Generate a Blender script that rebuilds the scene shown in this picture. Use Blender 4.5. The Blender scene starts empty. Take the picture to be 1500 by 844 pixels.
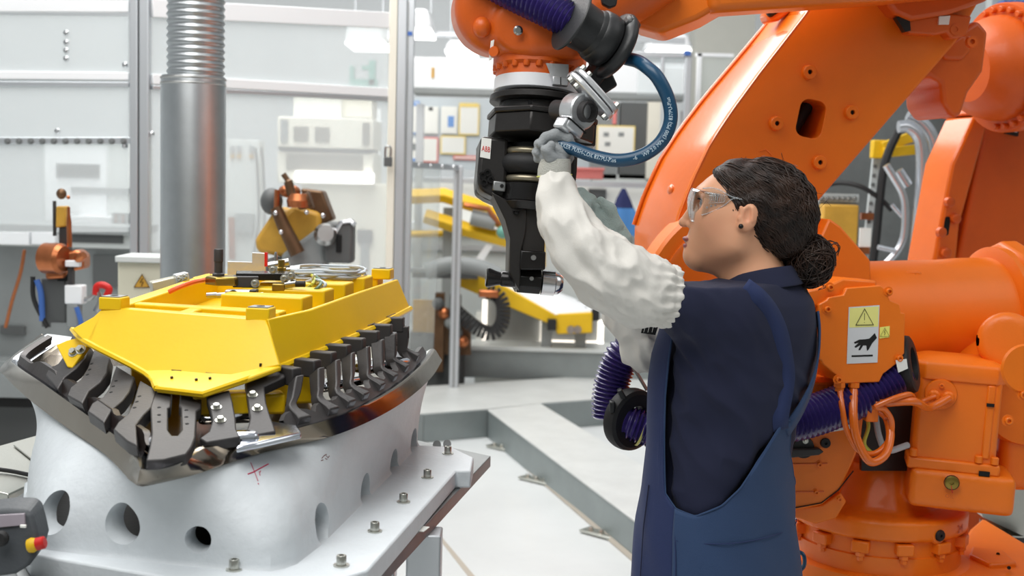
import bpy, bmesh, math, random
import numpy as np
from mathutils import Vector as V, Matrix, Euler, noise

random.seed(7); np.random.seed(7)
scene = bpy.context.scene
COL = scene.collection
R = math.radians

# ------------------------------------------------------------------ camera
CAM_H = 1.62
FPX = 1800.0
cam_data = bpy.data.cameras.new('camera')
cam_data.sensor_width = 36.0
cam_data.lens = FPX * 36.0 / 1500.0
cam_data.clip_start = 0.05
cam_data.clip_end = 100
cam = bpy.data.objects.new('camera', cam_data)
CAM_ROT = Matrix.Rotation(R(85.0), 3, 'X') @ Matrix.Rotation(R(1.5), 3, 'Z')
cam.matrix_world = Matrix.Translation((0, 0, CAM_H)) @ CAM_ROT.to_4x4()
COL.objects.link(cam)
scene.camera = cam
cam_data.dof.use_dof = True
cam_data.dof.focus_distance = 2.66
cam_data.dof.aperture_fstop = 4.4

# ------------------------------------------------------------------ world and light
world = bpy.data.worlds.new('hall_daylight')
scene.world = world
world.use_nodes = True
bg = world.node_tree.nodes['Background']
bg.inputs[0].default_value = (0.93, 0.97, 1.0, 1)
bg.inputs[1].default_value = 0.42
scene.view_settings.view_transform = 'Standard'
scene.view_settings.look = 'None'
scene.view_settings.gamma = 1.0
scene.view_settings.use_curve_mapping = False
scene.view_settings.exposure = 0.0

def area_light(name, loc, size, energy, color=(1, 1, 1), target=None, parent=None):
    d = bpy.data.lights.new(name, 'AREA')
    d.shape = 'RECTANGLE'; d.size, d.size_y = size
    d.energy = energy; d.color = color
    o = bpy.data.objects.new(name, d)
    o.location = loc
    if target is not None:
        o.rotation_euler = (V(target) - V(loc)).to_track_quat('-Z', 'Y').to_euler()
    COL.objects.link(o)
    return o

# rooflights / luminaire rows of the hall, high above the work cell
area_light('rooflight_near', (-1.2, 0.6, 4.6), (3.2, 2.6), 140, (1.0, 0.985, 0.96), (-0.2, 2.6, 1.0))
area_light('rooflight_far', (-1.5, 6.5, 5.2), (7.0, 4.0), 470, (1.0, 0.99, 0.97), (-1.0, 6.5, 0.0))
area_light('rooflight_side', (3.2, 1.6, 4.4), (2.4, 2.4), 22, (1.0, 0.98, 0.95), (1.2, 3.2, 0.6))

# ------------------------------------------------------------------ projection helpers (photo pixel -> point in the hall)
CAM = V((0, 0, CAM_H))
def ray(px, py):
    return CAM_ROT @ V(((px - 750.0) / FPX, -(py - 422.0) / FPX, -1.0))
def P(px, py, Y):
    d = ray(px, py); return CAM + d * (Y / d.y)
def PZ(px, py, z):
    d = ray(px, py); return CAM + d * ((z - CAM_H) / d.z)
def PP(px, py, p0, n):
    d = ray(px, py); n = V(n); return CAM + d * ((V(p0) - CAM).dot(n) / d.dot(n))
def PIX(p):
    q = CAM_ROT.transposed() @ (V(p) - CAM)
    return (750 + FPX * q.x / -q.z, 422 - FPX * q.y / -q.z)

# ------------------------------------------------------------------ materials
MATS = {}
def mat(name, color, rough=0.5, metal=0.0, bump=None, var=None, coat=0.0, spec=0.5, aniso=None, trans=0.0, alpha=1.0, emit=None, ior=1.45, sheen=0.0, sss=0.0):
    if name in MATS: return MATS[name]
    m = bpy.data.materials.new(name); m.use_nodes = True
    nt = m.node_tree; b = nt.nodes['Principled BSDF']
    c = tuple(color) + (1,)
    b.inputs['Base Color'].default_value = c
    b.inputs['Roughness'].default_value = rough
    b.inputs['Metallic'].default_value = metal
    b.inputs['Specular IOR Level'].default_value = spec
    b.inputs['Coat Weight'].default_value = coat
    b.inputs['Coat Roughness'].default_value = 0.12
    b.inputs['IOR'].default_value = ior
    b.inputs['Transmission Weight'].default_value = trans
    b.inputs['Alpha'].default_value = alpha
    if sheen: b.inputs['Sheen Weight'].default_value = sheen; b.inputs['Sheen Roughness'].default_value = 0.5
    if sss:
        b.inputs['Subsurface Weight'].default_value = sss
        b.inputs['Subsurface Radius'].default_value = (1.0, 0.35, 0.2)
        b.inputs['Subsurface Scale'].default_value = 0.008
    if emit:
        b.inputs['Emission Color'].default_value = tuple(emit[:3]) + (1,)
        b.inputs['Emission Strength'].default_value = emit[3]
    tc = None
    def coords(sc=(1, 1, 1)):
        nonlocal tc
        if tc is None: tc = nt.nodes.new('ShaderNodeTexCoord')
        mp = nt.nodes.new('ShaderNodeMapping'); mp.inputs['Scale'].default_value = sc
        nt.links.new(tc.outputs['Object'], mp.inputs['Vector']); return mp.outputs['Vector']
    if var:   # (scale, amount, [other colour])
        n = nt.nodes.new('ShaderNodeTexNoise'); n.inputs['Scale'].default_value = var[0]; n.inputs['Detail'].default_value = 5
        n.inputs['Roughness'].default_value = 0.65
        nt.links.new(coords(), n.inputs['Vector'])
        r = nt.nodes.new('ShaderNodeValToRGB'); r.color_ramp.elements[0].position = 0.35; r.color_ramp.elements[1].position = 0.68
        o = var[2] if len(var) > 2 else tuple(x * (1 - var[1]) for x in color)
        r.color_ramp.elements[0].color = tuple(o) + (1,); r.color_ramp.elements[1].color = c
        nt.links.new(n.outputs['Fac'], r.inputs['Fac']); nt.links.new(r.outputs['Color'], b.inputs['Base Color'])
    if bump:  # (scale, strength[, stretch])
        n = nt.nodes.new('ShaderNodeTexNoise'); n.inputs['Scale'].default_value = bump[0]; n.inputs['Detail'].default_value = 3
        nt.links.new(coords(bump[2] if len(bump) > 2 else (1, 1, 1)), n.inputs['Vector'])
        bp = nt.nodes.new('ShaderNodeBump'); bp.inputs['Strength'].default_value = bump[1]; bp.inputs['Distance'].default_value = 0.01
        nt.links.new(n.outputs['Fac'], bp.inputs['Height']); nt.links.new(bp.outputs['Normal'], b.inputs['Normal'])
    MATS[name] = m
    return m

def s2l(r, g, b):
    f = lambda c: (c / 255 / 12.92) if c <= 10 else ((c / 255 + 0.055) / 1.055) ** 2.4
    return (f(r), f(g), f(b))

mat('orange', s2l(240, 120, 20), 0.40, bump=(220, 0.045), var=(6, 0.07), coat=0.10)
mat('orange_gloss', s2l(232, 110, 24), 0.24, bump=(45, 0.06), var=(5, 0.08), coat=0.6)
mat('orange_dark', s2l(214, 94, 20), 0.42, bump=(160, 0.06), var=(6, 0.1), coat=0.1)
mat('yellow', s2l(236, 194, 6), 0.38, bump=(90, 0.03), var=(5, 0.06), coat=0.12)
mat('yellow_plain', s2l(226, 182, 20), 0.5, var=(4, 0.1))
mat('cast_white', s2l(206, 212, 216), 0.48, bump=(55, 0.16), var=(9, 0.07), coat=0.1)
mat('steel', s2l(176, 176, 174), 0.28, 1.0, bump=(40, 0.03))
mat('steel_dull', s2l(150, 152, 152), 0.45, 0.9, bump=(60, 0.05), var=(12, 0.12))
mat('steel_bright', s2l(214, 214, 216), 0.16, 1.0)
mat('zinc', s2l(198, 198, 190), 0.33, 1.0, bump=(120, 0.05))
mat('aluminium', s2l(198, 202, 206), 0.42, 0.75, bump=(30, 0.02))
mat('alu_cast', s2l(214, 216, 218), 0.36, 0.75, bump=(90, 0.08))
mat('panel_metal', s2l(150, 140, 126), 0.16, 1.0, bump=(14, 0.05), var=(5, 0.15))
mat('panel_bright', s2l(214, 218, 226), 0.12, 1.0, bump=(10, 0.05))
mat('clamp', s2l(66, 64, 64), 0.48, 0.35, bump=(150, 0.05), var=(10, 0.15))
mat('clamp_dark', s2l(46, 38, 36), 0.35, 0.4, bump=(80, 0.04))
mat('black_metal', s2l(54, 52, 51), 0.36, 0.5, bump=(120, 0.04), var=(8, 0.2))
mat('black_gloss', s2l(36, 35, 35), 0.2, 0.4)
mat('black_plastic', s2l(36, 37, 38), 0.42, bump=(160, 0.05))
mat('black_rubber', s2l(28, 28, 29), 0.6, bump=(160, 0.05))
mat('hole_black', s2l(12, 12, 12), 0.8)
mat('purple', s2l(54, 42, 106), 0.22, coat=0.4)
mat('blue_hose', s2l(22, 68, 98), 0.36, coat=0.15)
mat('white_plastic', s2l(226, 228, 232), 0.35)
mat('white_print', s2l(205, 222, 232), 0.5)
mat('brass', s2l(150, 128, 62), 0.3, 0.9)
mat('red', s2l(196, 30, 26), 0.4)
mat('red_print', s2l(210, 48, 44), 0.5)
mat('magenta_ink', s2l(190, 40, 84), 0.6)
mat('brown_ink', s2l(110, 62, 58), 0.6)
mat('paper', s2l(236, 236, 230), 0.6)
mat('paper_yellow', s2l(244, 236, 120), 0.55)
mat('black_print', s2l(20, 20, 20), 0.5)

# ------------------------------------------------------------------ object helpers
WLOC = {}
def put(o, parent=None, world=(0, 0, 0)):
    COL.objects.link(o)
    world = V(world)
    if parent is not None:
        o.parent = parent; o.location = world - WLOC[parent.name]
    else:
        o.location = world
    WLOC[o.name] = world
    return o
def tag(o, label=None, cat=None, group=None, kind=None):
    if label: o['label'] = label
    if cat: o['category'] = cat
    if group: o['group'] = group
    if kind: o['kind'] = kind
    return o
def thing(name, loc, label, cat, group=None):
    o = bpy.data.objects.new(name, None); o.empty_display_size = 0.05
    put(o, None, loc)
    return tag(o, label, cat, group)
def label_part(o, label):
    o['label'] = label; return o
def copy_tree(o, parent=None):
    c = o.copy(); COL.objects.link(c)
    if parent is not None:
        c.parent = parent
    WLOC[c.name] = V(c.location) if parent is None else WLOC[parent.name] + V(c.location)
    for ch in list(o.children): copy_tree(ch, c)
    return c

def frame_of(axis, up=None):
    z = V(axis).normalized()
    h = V(up) if up is not None else (V((0, 0, 1)) if abs(z.z) < 0.9 else V((0, 1, 0)))
    x = h.cross(z)
    if x.length < 1e-5: x = V((1, 0, 0)).cross(z)
    x.normalize(); y = z.cross(x)
    return x, y, z

class MB:
    def __init__(s): s.v = []; s.f = []
    def add(s, vs, fs):
        n = len(s.v); s.v += [tuple(p) for p in vs]; s.f += [tuple(i + n for i in f) for f in fs]; return s
    def box(s, c, size, rot=None):
        c = V(c); hx, hy, hz = [x / 2 for x in size]
        ps = [V((x, y, z)) for x in (-hx, hx) for y in (-hy, hy) for z in (-hz, hz)]
        if rot is not None: ps = [rot @ p for p in ps]
        return s.add([c + p for p in ps], [(0, 1, 3, 2), (4, 6, 7, 5), (0, 4, 5, 1), (2, 3, 7, 6), (0, 2, 6, 4), (1, 5, 7, 3)])
    def bar(s, p0, p1, w, h, up=None):
        p0, p1 = V(p0), V(p1); x, y, z = frame_of(p1 - p0, up)
        rot = Matrix((x, y, z)).transposed()
        return s.box((p0 + p1) / 2, (w, h, (p1 - p0).length), rot)
    def cyl(s, p0, p1, r0, r1=None, n=24, cap=True):
        r1 = r0 if r1 is None else r1
        return s.lathe([(r0, 0), (r1, (V(p1) - V(p0)).length)], p0, V(p1) - V(p0), n, cap)
    def lathe(s, prof, o, axis, n=32, cap=True, a0=0.0, up=None):
        o = V(o); x, y, z = frame_of(axis, up); vs = []; fs = []
        for r, h in prof:
            for k in range(n):
                a = a0 + 2 * math.pi * k / n
                vs.append(o + x * (r * math.cos(a)) + y * (r * math.sin(a)) + z * h)
        for i in range(len(prof) - 1):
            for k in range(n):
                k2 = (k + 1) % n
                fs.append((i * n + k, i * n + k2, (i + 1) * n + k2, (i + 1) * n + k))
        if cap:
            fs.append(tuple(range(n - 1, -1, -1))); fs.append(tuple((len(prof) - 1) * n + k for k in range(n)))
        return s.add(vs, fs)
    def tube(s, path, r, n=12, closed=False, cap=True, flat=None, up=None):
        path = [V(p) for p in path]; N = len(path)
        rs = r if isinstance(r, (list, tuple)) else [r] * N
        T = []
        for i in range(N):
            a = path[i - 1] if (i > 0 or closed) else path[i]
            b = path[(i + 1) % N] if (i < N - 1 or closed) else path[i]
            T.append((b - a).normalized())
        x, y, _ = frame_of(T[0], up); vs = []; fs = []
        for i in range(N):
            if i:
                x = x - T[i] * x.dot(T[i]); x.normalize()
            y = T[i].cross(x)
            for k in range(n):
                a = 2 * math.pi * k / n
                vs.append(path[i] + x * (rs[i] * math.cos(a)) + y * (rs[i] * (flat or 1) * math.sin(a)))
        M = N if closed else N - 1
        for i in range(M):
            j = (i + 1) % N
            for k in range(n):
                k2 = (k + 1) % n
                fs.append((i * n + k, i * n + k2, j * n + k2, j * n + k))
        if cap and not closed:
            fs.append(tuple(range(n - 1, -1, -1))); fs.append(tuple((N - 1) * n + k for k in range(n)))
        return s.add(vs, fs)
    def prism(s, poly, ext):
        poly = [V(p) for p in poly]; ext = V(ext); n = len(poly)
        nrm = V((0, 0, 0))
        for i in range(n): nrm += (poly[i] - poly[0]).cross(poly[(i + 1) % n] - poly[0])
        if nrm.dot(ext) > 0: poly = poly[::-1]
        vs = poly + [p + ext for p in poly]
        fs = [tuple(range(n)), tuple(range(2 * n - 1, n - 1, -1))]
        for i in range(n):
            j = (i + 1) % n; fs.append((i, i + n, j + n, j))
        return s.add(vs, fs)
    def loft(s, rings, cap=True, closed=True):
        n = len(rings[0]); vs = [p for r in rings for p in r]; fs = []
        for i in range(len(rings) - 1):
            for k in range(n if closed else n - 1):
                k2 = (k + 1) % n
                fs.append((i * n + k, i * n + k2, (i + 1) * n + k2, (i + 1) * n + k))
        if cap and closed:
            fs.append(tuple(range(n - 1, -1, -1))); fs.append(tuple((len(rings) - 1) * n + k for k in range(n)))
        return s.add(vs, fs)
    def ball(s, c, r, n=16, m=10):
        c = V(c); rx, ry, rz = (r, r, r) if not isinstance(r, (tuple, list)) else r
        vs = [c + V((0, 0, -rz))]; fs = []
        for i in range(1, m):
            p = math.pi * i / m - math.pi / 2
            for k in range(n):
                a = 2 * math.pi * k / n
                vs.append(c + V((rx * math.cos(p) * math.cos(a), ry * math.cos(p) * math.sin(a), rz * math.sin(p))))
        vs.append(c + V((0, 0, rz)))
        for k in range(n): fs.append((0, 1 + (k + 1) % n, 1 + k))
        for i in range(m - 2):
            for k in range(n):
                a = 1 + i * n; fs.append((a + k, a + (k + 1) % n, a + n + (k + 1) % n, a + n + k))
        t = len(vs) - 1; a = 1 + (m - 2) * n
        for k in range(n): fs.append((a + k, a + (k + 1) % n, t))
        return s.add(vs, fs)
    def hexbolt(s, p, axis, r=0.01, h=0.008, washer=True):
        p = V(p); a = V(axis).normalized()
        if washer: s.cyl(p, p + a * h * 0.2, r * 1.45, n=16)
        s.lathe([(r, 0), (r, h * .8), (r * .85, h)], p + a * h * .2, a, 6)
        return s
    def socket(s, p, axis, r=0.008, h=0.009, washer=True):
        p = V(p); a = V(axis).normalized()
        if washer: s.cyl(p, p + a * h * 0.15, r * 1.6, n=16)
        b = p + a * h * .15
        s.lathe([(r, 0), (r, h * .9), (r * .88, h), (r * .55, h), (r * .55, h * .45), (0.0005, h * .45)], b, a, 14)
        return s
    def build(s, name, m, parent=None, bevel=0, angle=35, seg=2, subsurf=0, flat=False, recalc=False):
        a = np.array(s.v, dtype=float)
        c = V(((a.max(0) + a.min(0)) / 2).tolist())
        me = bpy.data.meshes.new(name)
        me.from_pydata((a - np.array(c)).tolist(), [], s.f)
        if recalc:
            bm = bmesh.new(); bm.from_mesh(me); bmesh.ops.recalc_face_normals(bm, faces=bm.faces); bm.to_mesh(me); bm.free()
        me.materials.append(MATS[m] if isinstance(m, str) else m)
        if not flat:
            me.polygons.foreach_set('use_smooth', [True] * len(me.polygons))
            me.set_sharp_from_angle(angle=R(angle))
        me.update()
        o = bpy.data.objects.new(name, me)
        put(o, parent, c)
        if bevel:
            b = o.modifiers.new('bevel', 'BEVEL'); b.width = bevel; b.segments = seg; b.limit_method = 'ANGLE'; b.angle_limit = R(30)
            b.harden_normals = False
        if subsurf:
            b = o.modifiers.new('sub', 'SUBSURF'); b.levels = subsurf; b.render_levels = subsurf
        return o

def boolean(o, cutter_mb, op='DIFFERENCE', solver='EXACT'):
    """apply a boolean with a temporary mesh (the temporary mesh is removed)"""
    me = bpy.data.meshes.new('tmp'); me.from_pydata(cutter_mb.v, [], cutter_mb.f)
    bm = bmesh.new(); bm.from_mesh(me); bmesh.ops.recalc_face_normals(bm, faces=bm.faces); bm.to_mesh(me); bm.free()
    t = bpy.data.objects.new('tmp', me); COL.objects.link(t)
    bpy.context.view_layer.update()
    md = o.modifiers.new('cut', 'BOOLEAN'); md.object = t; md.operation = op; md.solver = solver
    dg = bpy.context.evaluated_depsgraph_get()
    new = bpy.data.meshes.new_from_object(o.evaluated_get(dg), depsgraph=dg)
    mats = list(o.data.materials)
    o.modifiers.clear(); o.data = new
    if not new.materials:
        for m in mats: new.materials.append(m)
    new.polygons.foreach_set('use_smooth', [True] * len(new.polygons)); new.set_sharp_from_angle(angle=R(35))
    bpy.data.objects.remove(t); bpy.data.meshes.remove(me)
    return o

def smooth_path(pts, n=10, closed=False):
    """Catmull-Rom through the points"""
    pts = [V(p) for p in pts]; N = len(pts); out = []
    M = N if closed else N - 1
    for i in range(M):
        p0 = pts[(i - 1) % N] if (closed or i > 0) else pts[0] * 2 - pts[1]
        p1 = pts[i]; p2 = pts[(i + 1) % N]
        p3 = pts[(i + 2) % N] if (closed or i + 2 < N) else pts[-1] * 2 - pts[-2]
        for k in range(n):
            t = k / n
            out.append(0.5 * ((2 * p1) + (p2 - p0) * t + (2 * p0 - 5 * p1 + 4 * p2 - p3) * t * t + (3 * p1 - p0 - 3 * p2 + p3) * t ** 3))
    if not closed: out.append(pts[-1])
    return out

def resample(path, n):
    path = [V(p) for p in path]
    L = [0]
    for a, b in zip(path, path[1:]): L.append(L[-1] + (b - a).length)
    out = []; j = 0
    for i in range(n):
        t = L[-1] * i / (n - 1)
        while j < len(L) - 2 and L[j + 1] < t: j += 1
        d = L[j + 1] - L[j]
        out.append(path[j].lerp(path[j + 1], (t - L[j]) / d if d > 0 else 0))
    return out

def interp(x, xs, ys):
    return float(np.interp(x, xs, ys))

# flat lettering: glyph outlines of the built-in font as a thin mesh in a local frame
def text_mesh(txt, size, depth=0.0004):
    cu = bpy.data.curves.new('txt', 'FONT'); cu.body = txt; cu.size = size; cu.extrude = depth; cu.resolution_u = 2
    cu.align_x = 'LEFT'
    o = bpy.data.objects.new('txt', cu); COL.objects.link(o)
    bpy.context.view_layer.update()
    dg = bpy.context.evaluated_depsgraph_get()
    me = bpy.data.meshes.new_from_object(o.evaluated_get(dg), depsgraph=dg)
    vs = [V(v.co) for v in me.vertices]; fs = [tuple(p.vertices) for p in me.polygons]
    bpy.data.objects.remove(o); bpy.data.curves.remove(cu); bpy.data.meshes.remove(me)
    return vs, fs

def lettering(name, txt, origin, ux, uy, size, m, parent, center=True, sx=1.0):
    vs, fs = text_mesh(txt, size)
    ux, uy = V(ux).normalized(), V(uy).normalized(); un = ux.cross(uy)
    if center:
        xs = [p.x for p in vs]; ys = [p.y for p in vs]
        off = V(((min(xs) + max(xs)) / 2, (min(ys) + max(ys)) / 2, 0)); vs = [p - off for p in vs]
    b = MB(); b.add([V(origin) + ux * (p.x * sx) + uy * p.y + un * p.z for p in vs], fs)
    return b.build(name, m, parent, flat=True)

# ------------------------------------------------------------------ implicit (blended) surfaces -> mesh, for castings, bodies, hair and cloth
def smin(a, b, k):
    if k <= 0: return np.minimum(a, b)
    h = np.maximum(k - np.abs(a - b), 0) / k
    return np.minimum(a, b) - h * h * k * 0.25
def smax(a, b, k): return -smin(-a, -b, k)
def d_ell(p, c, r, rot=None):
    q = p - np.array(c)
    if rot is not None: q = q @ np.array(rot)          # columns of rot = local axes
    r = np.array(r, dtype=float)
    k0 = np.linalg.norm(q / r, axis=1); k1 = np.linalg.norm(q / (r * r), axis=1)
    return k0 * (k0 - 1) / np.maximum(k1, 1e-9)
def d_cone(p, a, b, r0, r1):
    a = np.array(a, float); b = np.array(b, float); ab = b - a
    t = np.clip(((p - a) @ ab) / (ab @ ab), 0, 1)
    return np.linalg.norm(p - a - t[:, None] * ab, axis=1) - (r0 + (r1 - r0) * t)
def d_box(p, c, h, rot=None, r=0.0):
    q = p - np.array(c)
    if rot is not None: q = q @ np.array(rot)
    q = np.abs(q) - (np.array(h) - r)
    return np.linalg.norm(np.maximum(q, 0), axis=1) + np.minimum(q.max(1), 0) - r
def d_cyl(p, a, b, rad, r=0.0):
    a = np.array(a, float); b = np.array(b, float); ab = b - a; L = np.linalg.norm(ab); u = ab / L
    q = p - (a + b) / 2; h = np.abs(q @ u) - (L / 2 - r)
    rr = np.linalg.norm(q - np.outer(q @ u, u), axis=1) - (rad - r)
    return np.minimum(np.maximum(rr, h), 0) + np.sqrt(np.maximum(rr, 0) ** 2 + np.maximum(h, 0) ** 2) - r
def d_chain(p, pts, rs, k=0.02):
    d = None
    for i in range(len(pts) - 1):
        e = d_cone(p, pts[i], pts[i + 1], rs[i], rs[i + 1]); d = e if d is None else smin(d, e, k)
    return d

def sdf_mesh(f, lo, hi, step):
    lo = np.array(lo, float); hi = np.array(hi, float)
    B = 4
    n = (np.ceil((hi - lo) / (step * B)).astype(int)) * B + 1
    nc = (n - 1) // B
    ax = [lo[i] + step * np.arange(n[i]) for i in range(3)]
    # coarse pass
    cc = [lo[i] + step * (np.arange(nc[i]) * B + B / 2) for i in range(3)]
    C = np.stack(np.meshgrid(*cc, indexing='ij'), -1).reshape(-1, 3)
    dc = f(C).reshape(nc)
    act = np.abs(dc) < step * B * 1.35
    val = np.ones(n, np.float32)
    big = np.repeat(np.repeat(np.repeat(np.where(dc < 0, -1, 1), B, 0), B, 1), B, 2)
    val[:n[0] - 1, :n[1] - 1, :n[2] - 1] = big
    mask = np.zeros(n, bool)
    idx = np.argwhere(act)
    for dx in range(B + 1):
        for dy in range(B + 1):
            for dz in range(B + 1):
                mask[idx[:, 0] * B + dx, idx[:, 1] * B + dy, idx[:, 2] * B + dz] = True
    pi = np.argwhere(mask)
    pts = lo + pi * step
    out = np.empty(len(pts))
    for s in range(0, len(pts), 400000): out[s:s + 400000] = f(pts[s:s + 400000])
    val[pi[:, 0], pi[:, 1], pi[:, 2]] = out
    ins = val < 0
    corners = [(a, b, c) for a in (0, 1) for b in (0, 1) for c in (0, 1)]
    N = [x - 1 for x in n]
    sl = lambda A, o: A[o[0]:o[0] + N[0], o[1]:o[1] + N[1], o[2]:o[2] + N[2]]
    cnt = sum(sl(ins, o).astype(np.int8) for o in corners)
    cells = np.argwhere((cnt > 0) & (cnt < 8))
    vid = -np.ones(N, np.int64); vid[cells[:, 0], cells[:, 1], cells[:, 2]] = np.arange(len(cells))
    acc = np.zeros((len(cells), 3)); num = np.zeros(len(cells))
    for i, o1 in enumerate(corners):
        for o2 in corners[i + 1:]:
            if sum(abs(a - b) for a, b in zip(o1, o2)) != 1: continue
            v1 = val[cells[:, 0] + o1[0], cells[:, 1] + o1[1], cells[:, 2] + o1[2]]
            v2 = val[cells[:, 0] + o2[0], cells[:, 1] + o2[1], cells[:, 2] + o2[2]]
            c = (v1 < 0) != (v2 < 0)
            t = np.where(c, v1 / np.where(c, v1 - v2, 1), 0)
            p = np.array(o1)[None] + t[:, None] * (np.array(o2) - np.array(o1))[None]
            acc += np.where(c[:, None], p, 0); num += c
    verts = lo + (cells + acc / num[:, None]) * step
    faces = []
    for a in range(3):
        b, c = (a + 1) % 3, (a + 2) % 3
        s1 = [slice(None)] * 3; s2 = [slice(None)] * 3
        s1[a] = slice(0, N[a]); s2[a] = slice(1, N[a] + 1)
        i1 = ins[tuple(s1)]; i2 = ins[tuple(s2)]
        e = np.argwhere(i1 != i2)
        e = e[(e[:, b] > 0) & (e[:, c] > 0) & (e[:, b] < N[b]) & (e[:, c] < N[c])]
        if not len(e): continue
        def cid(db, dc_):
            q = e.copy(); q[:, b] += db; q[:, c] += dc_; return vid[q[:, 0], q[:, 1], q[:, 2]]
        quad = np.stack([cid(-1, -1), cid(0, -1), cid(0, 0), cid(-1, 0)], 1)
        fl = i1[e[:, 0], e[:, 1], e[:, 2]]
        quad[~fl] = quad[~fl][:, ::-1]
        faces.append(quad)
    faces = np.concatenate(faces)
    faces = faces[(faces >= 0).all(1)]
    return verts, faces

def vert_normals(v, q):
    fn = np.cross(v[q[:, 2]] - v[q[:, 0]], v[q[:, 3]] - v[q[:, 1]]); n = np.zeros_like(v)
    for k in range(4): np.add.at(n, q[:, k], fn)
    return n / np.maximum(np.linalg.norm(n, axis=1), 1e-12)[:, None]
def crumple(v, q, terms):
    """cloth folds: sum of noise terms (matrix rows = stretched axes, amplitude, ridged?, weight function)"""
    d = np.zeros(len(v))
    for A, amp, rid, wf in terms:
        u = v @ np.array(A).T
        w = wf(v) if wf is not None else np.ones(len(v))
        x = np.array([noise.noise(V(p)) if wi > 0.02 else 0.0 for p, wi in zip(u.tolist(), w.tolist())])
        if rid: x = 0.5 - 2.2 * np.abs(x)
        d += amp * x * w
    return v + vert_normals(v, q) * d[:, None]
def sdf_obj(name, f, lo, hi, step, m, parent=None, relax=0, post=None, angle=60, folds=None):
    v, q = sdf_mesh(f, lo, hi, step)
    if folds is not None: v = crumple(v, q, folds)
    if post is not None: v = post(v)
    c = (v.max(0) + v.min(0)) / 2
    me = bpy.data.meshes.new(name)
    me.vertices.add(len(v)); me.vertices.foreach_set('co', (v - c).ravel())
    me.loops.add(q.size); me.loops.foreach_set('vertex_index', q.ravel())
    me.polygons.add(len(q)); me.polygons.foreach_set('loop_start', np.arange(0, q.size, 4)); me.polygons.foreach_set('loop_total', np.full(len(q), 4))
    me.update(calc_edges=True); me.validate()
    me.materials.append(MATS[m] if isinstance(m, str) else m)
    me.polygons.foreach_set('use_smooth', [True] * len(me.polygons))
    if angle: me.set_sharp_from_angle(angle=R(angle))
    o = bpy.data.objects.new(name, me); put(o, parent, V(c.tolist()))
    if relax:
        md = o.modifiers.new('relax', 'SMOOTH'); md.iterations = relax; md.factor = 0.5
    return o
# ================================================================== the setting: floor, walls
mat('floor_grey', s2l(206, 209, 209), 0.42, var=(1.6, 0.08), bump=(25, 0.03), coat=0.1)
mat('wall_white', s2l(238, 241, 242), 0.7, var=(0.6, 0.05))
mat('wall_concrete', s2l(186, 186, 178), 0.8, var=(1.5, 0.08))
mat('joint', s2l(168, 160, 148), 0.8)
def struct(name, b, m, **k):
    o = b.build(name, m, **k); o['kind'] = 'structure'; return o
struct('floor', MB().box((0, 6, -0.05), (26, 26, 0.1)), 'floor_grey')
struct('wall_back', MB().box((0, 14.2, 2.6), (26, 0.2, 5.2)), 'wall_white')
struct('wall_left', MB().box((-9.5, 6, 2.6), (0.2, 26, 5.2)), 'wall_white')
struct('wall_front', MB().box((0, -6.9, 2.6), (26, 0.2, 5.2)), 'wall_concrete')
struct('wall_right', MB().box((9.5, 6, 2.6), (0.2, 26, 5.2)), 'wall_concrete')
# ================================================================== hemming fixture: table, cast bed, door panel, clamp frame
from mathutils.bvhtree import BVHTree

# ---- table under the bed
TZ = 0.93
tb = thing('work_table', PZ(430, 830, TZ) + V((0, 0.4, -TZ)), 'grey steel table plate on box legs under the white cast bed', 'table')
t_poly = [PZ(719, 668, TZ), PZ(548, 850, TZ), PZ(400, 905, TZ), PZ(40, 880, TZ), V((-1.03, 2.4, TZ)), V((-1.03, 3.2, TZ)), V((-0.3, 3.25, TZ))]
for p in t_poly: p.z = TZ
MB().prism(t_poly, (0, 0, -0.028)).build('table_plate', 'steel_dull', tb, bevel=0.002)
for (lx, ly) in ((P(622, 800, 2.46).x, 2.46), (P(560, 800, 3.0).x, 3.0), (-0.95, 2.35), (-0.95, 2.95)):
    MB().box((lx, ly, (TZ - 0.028) / 2), (0.07, 0.07, TZ - 0.028)).build('leg', 'aluminium', tb, bevel=0.004)
q = PZ(618, 775, TZ + 0.001)
MB().box(q, (0.02, 0.034, 0.0015), Matrix.Rotation(R(-16), 3, 'Z')).build('rating_plate', 'paper', tb)

# ---- cast bed
FZ = 0.97
bed = thing('cast_bed', (-0.6, 2.5, TZ), 'white cast bed with round side holes bolted on the grey table', 'machine bed')
fl = [PZ(*p, FZ) for p in ((615, 652), (662, 655), (694, 670), (690, 690), (668, 690), (539, 836), (420, 872), (240, 845), (140, 828), (44, 812), (30, 790))]
fl += [V((-1.0, 2.5, FZ)), V((-0.95, 3.05, FZ)), V((-0.4, 3.12, FZ))]
MB().prism(fl, (0, 0, -(FZ - TZ) + 0.0005)).build('flange', 'cast_white', bed, bevel=0.004)

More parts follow.
